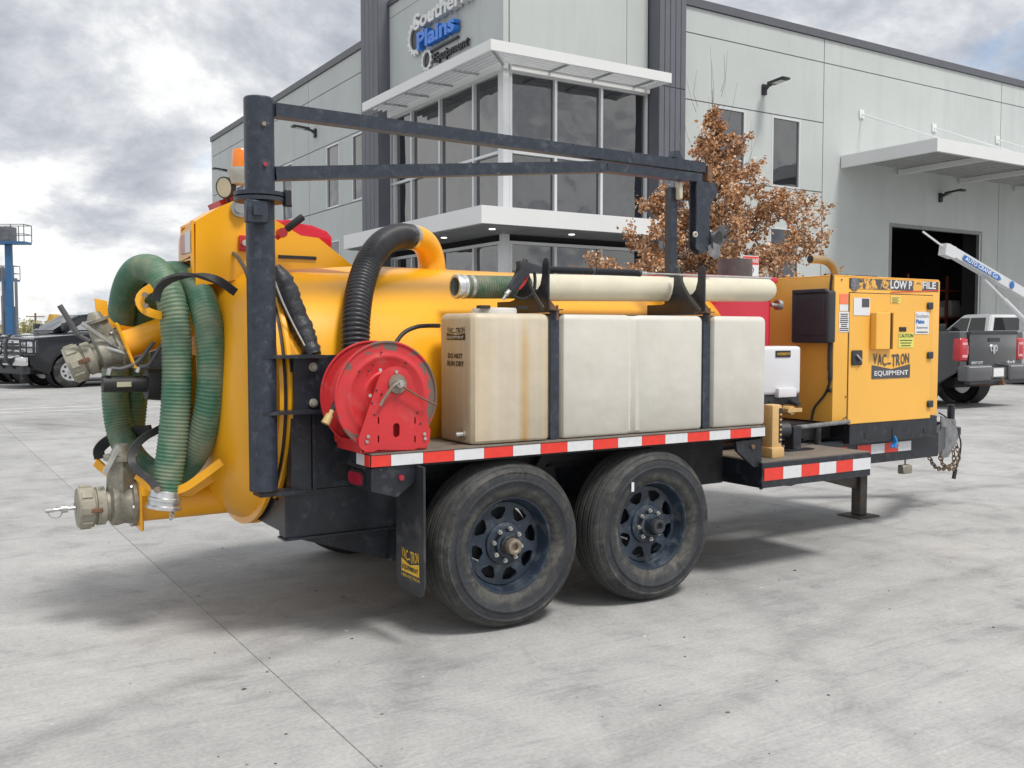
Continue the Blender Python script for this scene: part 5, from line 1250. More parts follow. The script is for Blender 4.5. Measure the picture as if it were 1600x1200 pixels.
# control box with an open slot
a = ext(1373, 486); c = ext(1406, 545)
cbx0, cbx1 = ext(1372, 486, EY0-0.05).x, ext(1404, 486, EY0-0.05).x
cz0, cz1 = ext(1375, 546, EY0-0.05).z, ext(1375, 488, EY0-0.05).z
b = B(); b.box(cbx0-0.02, cbx0+0.125, EY0-0.055, EY0-0.008, cz0, cz1, 0.004, 1); cb = b.build('control_box', ORG, en, smooth=0)
b = B(); b.box(cbx0+0.127, cbx0+0.165, EY0-0.035, EY0-0.0085, cz0+0.006, cz1-0.004); b.build('box_slot', mat('rusty_dark', (0.05, 0.025, 0.015), 0.8), en, smooth=0)
b = B(); b.box(cbx0+0.167, cbx0+0.19, EY0-0.045, EY0-0.0085, cz0, cz1); b.build('box_edge', ORG, en, smooth=0)
patch('meter', (1405, 511), (1416, 518), INK)
o, a, c = patch('sticker', (1404, 520), (1427, 543), STK_Y)
w = c.x-a.x; h = a.z-c.z
b = B(); text_fit(b, 'CAUTION', (a.x+w*0.04, YD-0.003, a.z-h*0.32), XS, ZU, w*0.92, h*0.26, bold=0.01)
for k in range(3): b.box(a.x+w*(0.08+0.04*k), a.x+w*(0.9-0.05*k), YD-0.0032, YD-0.0025, a.z-h*(0.5+0.18*k)-0.003, a.z-h*(0.5+0.18*k)+0.002)
b.build('lettering', INK, en, smooth=0, recalc=False)
for py in (478, 555, 631):
    p = ext(1452, py); b = B(); b.box(p.x-0.028, p.x+0.028, YD-0.016, YD, p.z-0.024, p.z+0.024, 0.005, 1); hgn = b.build('door_hinge', BLKPLA, en)
p = ext(1338, 559); b = B(); b.box(p.x-0.05, p.x+0.05, YD-0.010, YD, p.z-0.048, p.z+0.048, 0.008, 2); la = b.build('door_latch', BLKPLA, en); b = B(); b.bar([(p.x-0.02, YD-0.014, p.z+0.02), (p.x+0.022, YD-0.022, p.z-0.02)], 0.02, 0.01); b.build('latch_handle', STEEL, la)
b = B()
for (u, v) in ((1321, 620), (1321, 652), (1315, 437), (1379, 467), (1318, 654)): p = ext(u, v, EY0-0.001); b.cyl((p.x, EY0-0.001, p.z), (p.x, EY0-0.006, p.z), 0.005, n=8)
b.build('rivet', RUST, en)
a = ext(1363, 592); c = ext(1421, 551)
logo('main', (a.x, YD-0.002, a.z), XS, ZU, (c.x-a.x), c.z-a.z, INKG, INKG, INKW, en)
# rear face items: manual box, cables
def exr(px, py, x=EX0): return at(px, py, x=x)
a = at(1235, 452, x=EX0-0.05); c = at(1296, 537, x=EX0-0.05)
ym0 = at(1296, 500, x=EX0-0.07).y; ym1 = at(1236, 500, x=EX0-0.07).y; zm1 = at(1265, 455, x=EX0-0.07).z; zm0 = at(1265, 536, x=EX0-0.07).z
b = B(); b.box(EX0-0.075, EX0-0.003, ym0, ym1, zm0, zm1, 0.02, 3); mb = b.build('document_box', BLKPLA, en, smooth=35)
b = B(); b.box(EX0-0.080, EX0-0.0752, ym0+0.04, ym1-0.04, zm0+0.05, zm1-0.05, 0.002, 1); b.box(EX0-0.09, EX0-0.07, ym0+0.02, ym1-0.02, zm1-0.012, zm1+0.012, 0.004, 1); b.build('box_lid_rib', BLKPLA, mb)
pth, _ = spline([(EX0-0.012, EY0+0.012, EZ1+0.01), (EX0-0.012, EY0+0.02, EZ1-0.1), (EX0-0.012, EY0+0.006, 1.42), (EX0-0.015, EY0+0.015, 1.2), (EX0-0.015, EY0+0.01, 1.05), (EX0-0.014, EY0+0.05, 0.95), (EX0-0.014, EY0+0.13, 0.86), (EX0-0.02, EY0+0.15, 0.77)], 50)
b = B(); b.tube(pth, 0.008, 8, scales=[1.0+0.9*(18 < i < 34) for i in range(50)]); b.build('wiring_loom', RUB, en)
b = B()
for z in (1.60, 1.43, 1.12, 0.98): b.box(EX0-0.024, EX0-0.002, EY0+0.0, EY0+0.03, z-0.014, z+0.014, 0.004, 1)
b.build('cable_clip', RUB, en)
p = exr(1226, 478); 
# exhaust
b = B(); pth, _ = spline([at(1306, 432, y=0.75), at(1303, 420, y=0.75), at(1296, 411, y=0.75), at(1284, 406, y=0.75), at(1266, 405, y=0.75)], 24); b.tube(pth, 0.028, 18); b.build('exhaust_pipe', mat('burnt_exhaust', (0.36, 0.27, 0.15), 0.45, metal=0.5, var=0.2, scale=10, dirt=((0.2, 0.13, 0.08), 0.4, 12)), en)
q = at(1266, 405, y=0.75); q2 = at(1270, 405, y=0.75); d = (q-q2).normalized(); b = B(); b.cyl(q+d*0.001, q+d*0.003, 0.025, n=18); b.build('exhaust_mouth', INK, en)
b = B(); p = at(1322, 430, y=0.75); b.box(p.x-0.14, p.x+0.17, 0.62, 0.88, EZ1+0.01, EZ1+0.03, 0.006, 1); b.build('exhaust_cover', BLK, en)
b = B(); p = at(1397, 690, y=0.44); pth, _ = spline([(p.x, 0.447, p.z+0.035), (p.x+0.012, 0.44, p.z), (p.x-0.006, 0.44, p.z-0.03), (p.x+0.018, 0.44, p.z-0.04)], 12); b.bar(pth, 0.03, 0.010); b.bar([(p.x-0.03, 0.438, p.z-0.035), (p.x+0.03, 0.438, p.z-0.012)], 0.016, 0.012); b.build('blue_strap', BLUE, TR)

# ---------------------------------------------------------------- water tank
outl = [(-0.19+0.03, 0.062), (-0.19, 0.092), (-0.19, 0.33), (-0.16, 0.36), (1.63, 0.36), (1.66, 0.33), (1.66, 0.092), (1.63, 0.062)]
front = []
for xg, wg, dg in ((1.222, 0.045, 0.035), (0.73, 0.028, 0.012), (0.262, 0.045, 0.035)):
    front += [(xg+wg+0.010, 0.045), (xg+wg, 0.050), (xg+wg-0.012, 0.045+dg), (xg-wg+0.012, 0.045+dg), (xg-wg, 0.050), (xg-wg-0.010, 0.045)]
outl = [(-0.145, 0.045), (-0.170, 0.052), (-0.185, 0.067), (-0.19, 0.09), (-0.19, 0.33), (-0.16, 0.36), (1.63, 0.36), (1.66, 0.33), (1.66, 0.075), (1.635, 0.045)]+front
tb = B(); z0, z1 = 0.8445, 1.430
def ins(poly, d):
    cxm, cym = 0.735, 0.2; out = []
    n = len(poly)
    for i in range(n):
        p = V((*poly[i], 0)); a_ = V((*poly[i-1], 0)); c_ = V((*poly[(i+1) % n], 0))
        e1 = (p-a_).normalized(); e2 = (c_-p).normalized(); nn = V((-(e1.y+e2.y), e1.x+e2.x, 0))
        if nn.length > 1e-6: nn.normalize()
        out.append((p.x+nn.x*d*sgn, p.y+nn.y*d*sgn))
    return out
area = sum(outl[i][0]*outl[(i+1) % len(outl)][1]-outl[(i+1) % len(outl)][0]*outl[i][1] for i in range(len(outl)))
sgn = 1 if area > 0 else -1
levels = [(z0, 0.016), (z0+0.005, 0.006), (z0+0.016, 0.0), (z1-0.03, 0.0), (z1-0.016, 0.004), (z1-0.005, 0.014), (z1, 0.028)]
rings = []
for z, d in levels: rings.append([tb.bm.verts.new((x_, y_, z)) for x_, y_ in ins(outl, d)])
n = len(outl)
for r0, r1 in zip(rings, rings[1:]):
    for i in range(n): tb.bm.faces.new((r0[i], r0[(i+1) % n], r1[(i+1) % n], r1[i]))
tb.bm.faces.new(rings[0][::-1]); tb.bm.faces.new(rings[-1])
def tank_mat():
    m = bpy.data.materials.new('stained_poly_tank'); m.use_nodes = True; nt = m.node_tree; b = nt.nodes['Principled BSDF']
    geo = N(nt, 'ShaderNodeNewGeometry'); pos = geo.outputs['Position']; sx = N(nt, 'ShaderNodeSeparateXYZ'); nt.links.new(pos, sx.inputs[0])
    mp = N(nt, 'ShaderNodeMapping'); mp.inputs['Scale'].default_value = (30, 30, 0.8); nt.links.new(pos, mp.inputs[0])
    st = noise(nt, mp.outputs[0], 1.0, 4, 0.6, 0.2)
    # yellow-brown wash on the rear section, fading forward, streaked by run-off
    fade = ramp(nt, math_node(nt, 'ADD', sx.outputs[0], 0.25), [(0.0, (0.9,)*3), (0.14, (0.55,)*3), (0.28, (0.42,)*3), (0.42, (0.62,)*3), (0.50, (0.25,)*3), (0.56, (0.03,)*3), (1.0, (0.0,)*3)])
    f = math_node(nt, 'MULTIPLY', fade.outputs[0], math_node(nt, 'ADD', math_node(nt, 'MULTIPLY', st.outputs[0], 1.1), 0.35), clamp=True)
    m1 = N(nt, 'ShaderNodeMix', data_type='RGBA'); nt.links.new(f, m1.inputs[0]); m1.inputs[6].default_value = (0.625, 0.605, 0.55, 1); m1.inputs[7].default_value = (0.50, 0.375, 0.20, 1)
    rs = ramp(nt, math_node(nt, 'ADD', sx.outputs[0], 0.25), [(0.30, (0,)*3), (0.335, (1,)*3), (0.37, (0,)*3), (0.44, (0,)*3), (0.475, (1,)*3), (0.49, (0,)*3)])
    zf = ramp(nt, math_node(nt, 'SUBTRACT', sx.outputs[2], 0.84), [(0.0, (1,)*3), (0.45, (0.8,)*3), (0.58, (0.1,)*3)])
    st2 = noise(nt, mp.outputs[0], 0.8, 5, 0.7)
    f2 = math_node(nt, 'MULTIPLY', math_node(nt, 'MULTIPLY', rs.outputs[0], zf.outputs[0]), math_node(nt, 'MULTIPLY', st2.outputs[0], 1.7), clamp=True)
    m2 = N(nt, 'ShaderNodeMix', data_type='RGBA'); nt.links.new(f2, m2.inputs[0]); nt.links.new(m1.outputs[2], m2.inputs[6]); m2.inputs[7].default_value = (0.52, 0.30, 0.07, 1)
    nz = noise(nt, pos, 5, 6, 0.6)
    gr = ramp(nt, nz.outputs[0], [(0.3, (0.93, 0.92, 0.90)), (0.7, (1.03, 1.03, 1.03))])
    m3 = N(nt, 'ShaderNodeMix', data_type='RGBA', blend_type='MULTIPLY'); m3.inputs[0].default_value = 1; nt.links.new(m2.outputs[2], m3.inputs[6]); nt.links.new(gr.outputs[0], m3.inputs[7])
    nt.links.new(m3.outputs[2], b.inputs['Base Color']); wv = noise(nt, pos, 3.5, 3, 0.5); bu = N(nt, 'ShaderNodeBump'); bu.inputs['Strength'].default_value = 0.5; bu.inputs['Distance'].default_value = 0.03; nt.links.new(wv.outputs[0], bu.inputs['Height']); nt.links.new(bu.outputs[0], b.inputs['Normal']); b.inputs['Roughness'].default_value = 0.42; b.inputs['Subsurface Weight'].default_value = 0.0
    return m
wt = tb.build('water_tank', tank_mat(), None, smooth=28)
tag(wt, 'long off-white plastic water tank with rusty streaks strapped on the red and white edged deck', 'water tank')
a = at(757, 480, y=0.2)
b = B(); b.lathe([(0.0, 0.028), (0.10, 0.028), (0.105, 0.02), (0.105, 0.0)], (0.02, 0.20, 1.428), (0, 0, 1), 32); b.build('tank_lid', WHT, wt)
b = B(); b.box(-0.10, -0.05, 0.12, 0.16, 1.452, 1.466); b.box(0.10, 0.15, 0.12, 0.16, 1.452, 1.466); b.build('lid_lug', RUB, wt)
xb_ = -0.1925
def tk_at(px, py): return at(px, py, x=-0.1925)
a = tk_at(701, 531); c = tk_at(722, 510)
# the print sits on the rounded rear corner: keep it on the flat rear face
zl0 = at(711, 531, x=xb_).z; zl1 = at(711, 511, x=xb_).z
logo('tank', (xb_, 0.270, zl0), (0, -1, 0), (0, 0, 1), 0.165, zl1-zl0, INK, INK, WHT, wt)
za = at(711, 556, x=xb_).z; zb = at(711, 569, x=xb_).z; hh = za-at(711, 564, x=xb_).z
b = B(); text_fit(b, 'DO NOT', (xb_, 0.262, at(711, 560, x=xb_).z), (0, -1, 0), (0, 0, 1), 0.135, 0.023, bold=0.035); text_fit(b, 'RUN DRY', (xb_, 0.268, at(711, 572, x=xb_).z), (0, -1, 0), (0, 0, 1), 0.155, 0.023, bold=0.035); b.build('lettering', INK, wt, smooth=0, recalc=False)
p = at(722, 679, x=-0.2); b = B(); b.cyl((-0.19, p.y, p.z), (-0.235, p.y-0.0, p.z), 0.014, n=14); b.cyl((-0.19, p.y, p.z), (-0.2, p.y, p.z), 0.022, n=14); b.cyl((-0.235, p.y, p.z), (-0.236, p.y, p.z), 0.009, n=12); b.build('drain_fitting', STEEL, wt)

# ---------------------------------------------------------------- tube, nozzle hose and wand
py_t, pz_t = 0.39, 1.566
b = B(); b.lathe([(0.064, 0.0), (0.068, 0.004), (0.068, 1.66), (0.066, 1.70), (0.055, 1.725), (0.03, 1.735), (0, 1.737)], (0.315, py_t, pz_t+0.001), (1, 0, 0.0165), 40)
tub = b.build('storage_tube', PVC, None, smooth=40)
tag(tub, 'cream plastic pipe lying in two black cradles above the white water tank', 'pipe')
gh = hose('suction_hose', [(-0.04, py_t, pz_t-0.005), (0.1, py_t, pz_t-0.003), (0.25, py_t, pz_t), (0.40, py_t, pz_t)], 0.054, 0.0135, GREEN_B, None, depth=0.05, n=24)
tag(gh, 'short dusty green ribbed hose with silver coupling poking from the cream pipe', 'hose')
b = B(); b.lathe([(0.044, 0.0), (0.056, 0.0), (0.058, 0.006), (0.058, 0.018), (0.052, 0.022), (0.052, 0.032), (0.058, 0.036), (0.058, 0.050), (0.053, 0.054), (0.053, 0.062), (0.042, 0.062), (0.042, 0.1)], (-0.085, py_t, pz_t-0.005), (1, 0, 0), 36); b.build('coupling', BALU, gh, smooth=35)
b = B(); b.lathe([(0.054, 0), (0.0565, 0.001), (0.0565, 0.017), (0.054, 0.018)], (-0.01, py_t, pz_t-0.004), (1, 0, 0), 32, closed=True); b.build('hose_clamp', STEEL, gh)
b = B(); b.lathe([(0, 0), (0.043, 0)], (-0.025, py_t, pz_t-0.005), (1, 0, 0), 24); b.build('bore', INK, gh)
# wand
wy = 0.19
def wp(px, py, y=wy): return at(px, py, y=y)
wd = thing('spray_wand', wp(840, 430), 'black pressure washer wand with ribbed grip lying above the cream pipe', 'spray wand')
pa, pb = wp(850, 421), wp(1000, 427)
n_ = 280; pth = [pa.lerp(pb, i/(n_-1)) for i in range(n_)]
sc = [(1.0, 1.0, 0.72, 0.72)[i % 4] for i in range(n_)]
for i in (0, 1, 2, 3, 4, 5, 132, 133, 134, 135, 136, 137, 138, 139, 140, 274, 275, 276, 277, 278, 279): sc[i] = 1.05
b = B(); b.tube(pth, 0.017, 14, scales=sc); b.build('ribbed_grip', BLKPLA, wd, smooth=50)
b = B(); b.cyl(wp(1000, 427), wp(1205, 435), 0.006, n=10); b.cyl(wp(1000, 427), wp(1010, 427.5), 0.011, n=10); b.build('lance', STEEL, wd)
gp = [(808, 408), (815, 407), (846, 417), (850, 426), (846, 427), (838, 424), (826, 424), (818, 434), (803, 457), (794, 453), (797, 444), (811, 423), (809, 416)]
b = B(); b.prism([(p.x, p.z) for p in [wp(*q) for q in gp]], 'xz', wy-0.018, wy+0.018, bev=0.006); b.build('gun_body', BLKPLA, wd, smooth=35)
pth, _ = spline([wp(800, 455), wp(805, 463), wp(820, 466), wp(833, 458), wp(836, 440), wp(835, 426)], 30); b = B(); b.bar(pth, 0.014, 0.009); b.build('trigger_guard', BLKPLA, wd)
pth, _ = spline([wp(824, 430), wp(819, 442), wp(810, 452)], 10); b = B(); b.bar(pth, 0.012, 0.010); b.build('trigger', RED, wd)
b = B(); b.cyl(wp(798, 453), wp(791, 460), 0.012, n=12); b.cyl(wp(792, 459), wp(786, 468), 0.007, n=10); b.build('inlet_fitting', STEEL, wd)

# ---------------------------------------------------------------- green suction hose coiled on the rear cradles
def hp_(px, py, y): return at(px, py, y=y)
h1 = [hp_(258, 776, 0.72), hp_(264, 735, 0.72), hp_(271, 680, 0.72), hp_(276, 610, 0.72), hp_(276, 540, 0.72), hp_(270, 480, 0.74), hp_(256, 440, 0.80), hp_(236, 420, 0.92),
      hp_(212, 425, 1.10), hp_(196, 455, 1.25), hp_(187, 510, 1.33), hp_(181, 570, 1.36), hp_(181, 630, 1.36), hp_(190, 680, 1.32), hp_(212, 720, 1.18), hp_(245, 742, 1.00),
      hp_(280, 735, 0.86), hp_(308, 700, 0.74), hp_(326, 640, 0.66), hp_(331, 570, 0.64), hp_(324, 500, 0.68), hp_(306, 450, 0.80), hp_(278, 430, 0.98), hp_(245, 440, 1.20),
      hp_(222, 490, 1.36), hp_(213, 560, 1.42), hp_(210, 620, 1.42), hp_(205, 670, 1.42), hp_(200, 690, 1.42)]
gh2 = hose('green_suction_hose', h1, 0.0625, 0.0165, GREEN, None, depth=0.035, n=24)
tag(gh2, 'thick green ribbed suction hose coiled on hooks behind the yellow tank', 'hose')
d = (h1[0]-h1[1]).normalized()
b = B(); b.lathe([(0.062, -0.03), (0.064, -0.028), (0.066, 0.0), (0.071, 0.004), (0.071, 0.016), (0.067, 0.020), (0.067, 0.034), (0.074, 0.040), (0.074, 0.052), (0.060, 0.055), (0.0, 0.05)], h1[0], d, 36); cp = b.build('coupling', BALU, gh2, smooth=35)
b = B(); q = h1[0]+d*0.05
for k in range(5): b.tube([q+V((0.03+0.01*math.cos(t+k), -0.02, -0.01*k+0.012*math.sin(t))) for t in [2*PI*i/8 for i in range(9)]], 0.003, 5, caps=False)
b.build('ring_chain', STEEL, gh2)
# ---------------------------------------------------------------- oak tree with dead leaves
def oak(loc, label):
    t = thing('oak_tree', loc, label, 'tree')
    rnd = random.Random(57); o = V(loc)
    BARK = mat('oak_bark', (0.16, 0.13, 0.105), 0.85, var=0.3, scale=12, bump=0.5, bscale=25)
    leaves = []; twigs = B(); limbs = B(); trunk = B()
    H = 6.6
    pth, _ = spline([o, o+V((0.04, 0.02, 1.4)), o+V((-0.05, 0.05, 3.0)), o+V((0.05, 0.0, 4.8)), o+V((0.0, 0.0, H-0.3))], 20)
    trunk.tube(pth, 0.09, 10, scales=[max(0.09, 1-i/20) for i in range(20)]); trunk.build('trunk', BARK, t)
    def sub(p, d, L, r, depth, out=None):
        n = 7; pts = [p]; q = p; dd = d.copy()
        for i in range(n):
            dd = (dd+V((rnd.gauss(0, 0.16), rnd.gauss(0, 0.16), rnd.gauss(0.02, 0.12)))).normalized(); q = q+dd*(L/n); pts.append(q)
        b = limbs if depth == 0 else twigs
        b.tube(pts, r, 5 if depth else 7, scales=[max(0.25, 1-0.85*i/n) for i in range(n+1)])
        if depth < 2:
            k = int(3+L*4.0) if depth == 0 else int(2+L*4)
            for j in range(k):
                i = rnd.randint(1 if depth else 2, n)
                a = (pts[i]-pts[i-1]).normalized(); s = V((rnd.gauss(0, 1), rnd.gauss(0, 1), rnd.gauss(0.15, 0.7))).normalized()
                sub(pts[i], (a*0.7+s*0.9).normalized(), L*rnd.uniform(0.25, 0.5), r*0.45, depth+1)
        if depth >= 1:
            for i in range(1, n+1):
                for _ in range(8 if depth == 2 else 3):
                    if i > 2 and rnd.random() < 0.66: leaves.append(pts[i].lerp(pts[i-1], rnd.random())+V((rnd.gauss(0, 0.05), rnd.gauss(0, 0.05), rnd.gauss(0, 0.05))))
    nb = 42
    for i in range(nb):
        z = 1.35+(H-2.1)*(i/nb)**1.1; f = (z-1.5)/(H-1.5)
        L = 2.15*(1-f)**0.62+0.18
        if f < 0.10: L *= 0.95
        a = i*2.4+rnd.uniform(-0.4, 0.4)
        zt_ = z+0.35
        prof = [(1.2, 1.9), (2.4, 2.15), (3.0, 1.95), (3.85, 1.35), (4.6, 0.85), (5.2, 0.5), (5.8, 0.2), (7, 0.10)]
        for (za, la), (zb_, lb) in zip(prof, prof[1:]):
            if za <= zt_ <= zb_: L = la+(lb-la)*(zt_-za)/(zb_-za)
        L *= rnd.uniform(0.7, 1.2)
        c = pth[0]; 
        for q in pth:
            if q.z <= o.z+z: c = q
        sub(V((c.x, c.y, o.z+z)), V((math.cos(a), math.sin(a), 0.28+0.55*f)).normalized(), L, 0.028*(1-0.6*f)+0.004, 0)
    for j in range(26):            # bare shoots at the top and the sides
        f = rnd.random(); z = 3.5+f*3.1; a = rnd.uniform(0, 2*PI); r0 = (1.6*(1-(z-1.5)/5.1)**0.7+0.1)
        p = o+V((math.cos(a)*r0*0.8, math.sin(a)*r0*0.8, z-0.2)); pts = [p, p+V((math.cos(a)*0.1, math.sin(a)*0.1, 0.25)), p+V((math.cos(a)*0.2+rnd.gauss(0, 0.1), math.sin(a)*0.2, 0.75))]
        twigs.tube(pts, 0.006, 4, scales=[1, 0.7, 0.4])
    limbs.build('limbs', BARK, t); twigs.build('twigs', BARK, t, smooth=0)
    LEAF = bpy.data.materials.new('dead_oak_leaf'); LEAF.use_nodes = True; nt = LEAF.node_tree; b = nt.nodes['Principled BSDF']
    geo = N(nt, 'ShaderNodeNewGeometry')
    r = ramp(nt, geo.outputs['Random Per Island'], [(0.0, (0.18, 0.08, 0.035)), (0.25, (0.42, 0.19, 0.075)), (0.6, (0.62, 0.35, 0.17)), (0.85, (0.75, 0.58, 0.42)), (1.0, (0.36, 0.17, 0.07))])
    nt.links.new(r.outputs[0], b.inputs['Base Color']); b.inputs['Roughness'].default_value = 0.65
    verts = []; faces = []
    for p in leaves:
        d = V((rnd.gauss(0, 1), rnd.gauss(0, 1), rnd.gauss(-0.5, 0.8))).normalized(); s = d.cross(V((rnd.gauss(0, 1), rnd.gauss(0, 1), rnd.gauss(0, 1)))).normalized(); u = d.cross(s)
        L = rnd.uniform(0.04, 0.095); w = L*rnd.uniform(0.28, 0.42); n0 = len(verts)
        cup = u*L*rnd.uniform(0.1, 0.4)
        verts += [p, p+d*L*0.35+s*w+cup*0.5, p+d*L*0.75+s*w*0.7+cup, p+d*L, p+d*L*0.7-s*w*0.8+cup, p+d*L*0.3-s*w+cup*0.5, p+d*L*0.5]
        faces += [(n0, n0+1, n0+6), (n0+1, n0+2, n0+6), (n0+2, n0+3, n0+6), (n0+3, n0+4, n0+6), (n0+4, n0+5, n0+6), (n0+5, n0, n0+6)]
    me = bpy.data.meshes.new('crown'); me.from_pydata([v-o for v in verts], [], faces); me.materials.append(LEAF)
    c = bpy.data.objects.new('crown', me); scene.collection.objects.link(c); c.parent = t; c.location = (0, 0, 0); WL[c.name] = o; c['kind'] = 'stuff'
    print('leaves', len(leaves))
T0 = at(1108, 560, y=10.9)
oak((T0.x, T0.y, 0.0), 'young oak with dry brown leaves standing in front of the building behind the trailer')

# fire lane sign
p = CAM+(CF+CR*((1172-800)/CAM_F)-CU*((420-600)/CAM_F))*17.0
sg = thing('fire_lane_sign', (p.x, p.y, 0), 'small red and white fire lane sign on a post beside the oak tree', 'sign')
B().box(p.x-0.03, p.x+0.03, p.y+0.01, p.y+0.06, 0, p.z+0.25).build('post', GALV, sg, smooth=0)
w = 0.40; zt = p.z+0.23; zb = p.z-0.30; x0 = p.x-w/2+0.01
b = B(); b.box(x0, x0+w, p.y-0.003, p.y, zb, zt, 0.0); b.build('panel', STK_W, sg, smooth=0)
b = B(); b.box(x0+0.01, x0+w-0.01, p.y-0.006, p.y-0.0035, zt-0.155, zt-0.012); b.build('red_band', TAPE_R, sg, smooth=0)
b = B(); text_fit(b, 'FIRE LANE', (x0+0.025, p.y-0.008, zt-0.12), XS, ZU, w-0.05, 0.075, bold=0.02); b.build('lettering', INKW, sg, smooth=0, recalc=False)
b = B(); text_fit(b, 'NO', (x0+0.12, p.y-0.006, zt-0.30), XS, ZU, w-0.24, 0.10, bold=0.02); text_fit(b, 'PARKING', (x0+0.025, p.y-0.006, zt-0.45), XS, ZU, w-0.05, 0.095, bold=0.02); b.build('lettering', INK, sg, smooth=0, recalc=False)

# ---------------------------------------------------------------- vehicles
GLOSS = {}
def paint(name, c): return mat(name, c, 0.22, var=0.03, scale=2, coat=0.8, dirt=((0.2, 0.19, 0.18), 0.1, 3))
PGREY = paint('granite_pickup_paint', (0.038, 0.040, 0.046)); PBLK = mat('black_pickup_paint', (0.004, 0.005, 0.009), 0.12, var=0.02, coat=0.3); PWHT = paint('white_truck_paint', (0.72, 0.73, 0.74)); PSIL = paint('pale_pickup_paint', (0.60, 0.61, 0.62))
BUMP = mat('painted_bumper', (0.10, 0.102, 0.11), 0.22, metal=0.4, var=0.05, coat=0.4)
def arch(cx, cz, r, n=12): return [(cx-r*math.cos(PI*i/n)*-1, 0) for i in range(0)]
def pickup(label, pt, chrome=True, bed='open', group=None, name='pickup_truck'):
    """length along X (front +X), origin on the ground at the middle"""
    t = thing(name, (0, 0, 0), label, 'pickup truck', group)
    W = 1.0; XW = 1.88; WR_ = 0.415; AR = 0.50
    def archpts(cx): return [(cx+AR*math.cos(a), 0.43+AR*math.sin(a)) for a in [R_(-12+204*i/14) for i in range(15)]]   # from front to back when walking +x -> -x
    fa = archpts(XW); ra = archpts(-XW)
    # front clip and cab lower body
    poly = [(-0.98, 0.50)]+fa[::-1]+[(2.72, 0.48), (2.84, 0.60), (2.88, 0.95), (2.84, 1.15), (2.70, 1.25), (1.2, 1.36), (-0.98, 1.38)]
    B().prism(poly, 'xz', -W, W, bev=0.035, seg=2).build('body', pt, t, smooth=35)
    # bed
    poly = [(-2.95, 0.70)]+ra[::-1]+[(-1.02, 0.50), (-1.02, 1.38), (-2.95, 1.38)]
    poly = [p for p in poly]
    b = B(); b.prism(poly, 'xz', -W, -W+0.09, bev=0.012, seg=1); b.prism(poly, 'xz', W-0.09, W, bev=0.012, seg=1); b.box(-2.93, -1.02, -W+0.095, W-0.095, 0.72, 0.78); b.box(-1.08, -1.02, -W+0.095, W-0.095, 0.785, 1.37); b.build('bed', pt, t, smooth=35)
    # tailgate
    tg = B().box(-2.985, -2.92, -0.74, 0.74, 0.74, 1.385, 0.02, 2).build('tailgate', pt, t, smooth=35)
    b = B(); b.box(-3.00, -2.965, -0.75, 0.75, 1.33, 1.395, 0.01, 1); b.box(-2.998, -2.985, -0.18, 0.18, 1.20, 1.27, 0.005, 1); b.build('tailgate_trim', BLKPLA, tg, smooth=35)
    for s in (-1, 1):
        b = B(); b.box(-2.952, -2.90, min(s*0.745, s*0.98), max(s*0.745, s*0.98), 0.76, 1.38, 0.015, 1); b.build('bed_corner', pt, t)
    for s in (-1, 1):
        l = B(); l.box(-2.985, -2.82, min(s*0.765, s*1.012), max(s*0.765, s*1.012), 0.85, 1.27, 0.05, 3); tl = l.build('tail_light', mat('truck_lamp_red', (0.45, 0.008, 0.02), 0.15, var=0.1, coat=0.6), t, smooth=35)
        l = B(); l.box(-2.992, -2.98, min(s*0.80, s*0.95), max(s*0.80, s*0.95), 0.92, 0.965, 0.003, 1); l.box(-2.992, -2.98, min(s*0.80, s*0.95), max(s*0.80, s*0.95), 1.14, 1.185, 0.003, 1); l.box(-2.992, -2.98, min(s*0.785, s*0.80), max(s*0.785, s*0.80), 0.97, 1.135); l.build('lamp_insert', mat('pink_reversing_lens', (0.75, 0.35, 0.36), 0.2), tl, smooth=0)
    bm_ = B(); bm_.box(-3.14, -2.93, -1.02, -0.27, 0.50, 0.79, 0.045, 3); bm_.box(-3.14, -2.93, 0.27, 1.02, 0.50, 0.79, 0.045, 3); bm_.box(-3.09, -2.95, -0.28, 0.28, 0.52, 0.74, 0.02, 1); rb = bm_.build('rear_bumper', BUMP if not chrome else CHROME, t, smooth=35)
    B().box(-3.095, -3.085, -0.16, 0.16, 0.57, 0.72).build('number_plate', STK_W, rb, smooth=0)
    B().box(-3.11, -2.98, -0.9, 0.9, 0.44, 0.52, 0.02, 1).build('bumper_step', BLKPLA, rb, smooth=0)
    # greenhouse
    zb, zt = 1.365, 1.90
    bx = [(-1.0, zb), (1.22, zb)]; tx = [(-0.86, zt), (0.42, zt)]
    def P(x, z):   # half width at height
        return 0.93-(z-zb)/(zt-zb)*0.15
    b = B(); bv = []
    for (x, z) in ((-1.0, zb), (1.22, zb), (0.40, zt-0.02), (0.15, zt), (-0.72, zt), (-0.88, zt-0.03)):
        bv.append((x, z))
    A = [b.bm.verts.new((x, -P(x, z), z)) for x, z in bv]; Cc = [b.bm.verts.new((x, P(x, z), z)) for x, z in bv]; n = len(bv)
    fs = [b.bm.faces.new((A[i], A[(i+1) % n], Cc[(i+1) % n], Cc[i])) for i in range(n)]; fs.append(b.bm.faces.new(A[::-1])); fs.append(b.bm.faces.new(Cc))
    bmesh.ops.bevel(b.bm, geom=list({e for f in fs for e in f.edges}), offset=0.03, segments=2, affect='EDGES'); cab = b.build('cab_roof', pt, t, smooth=35)
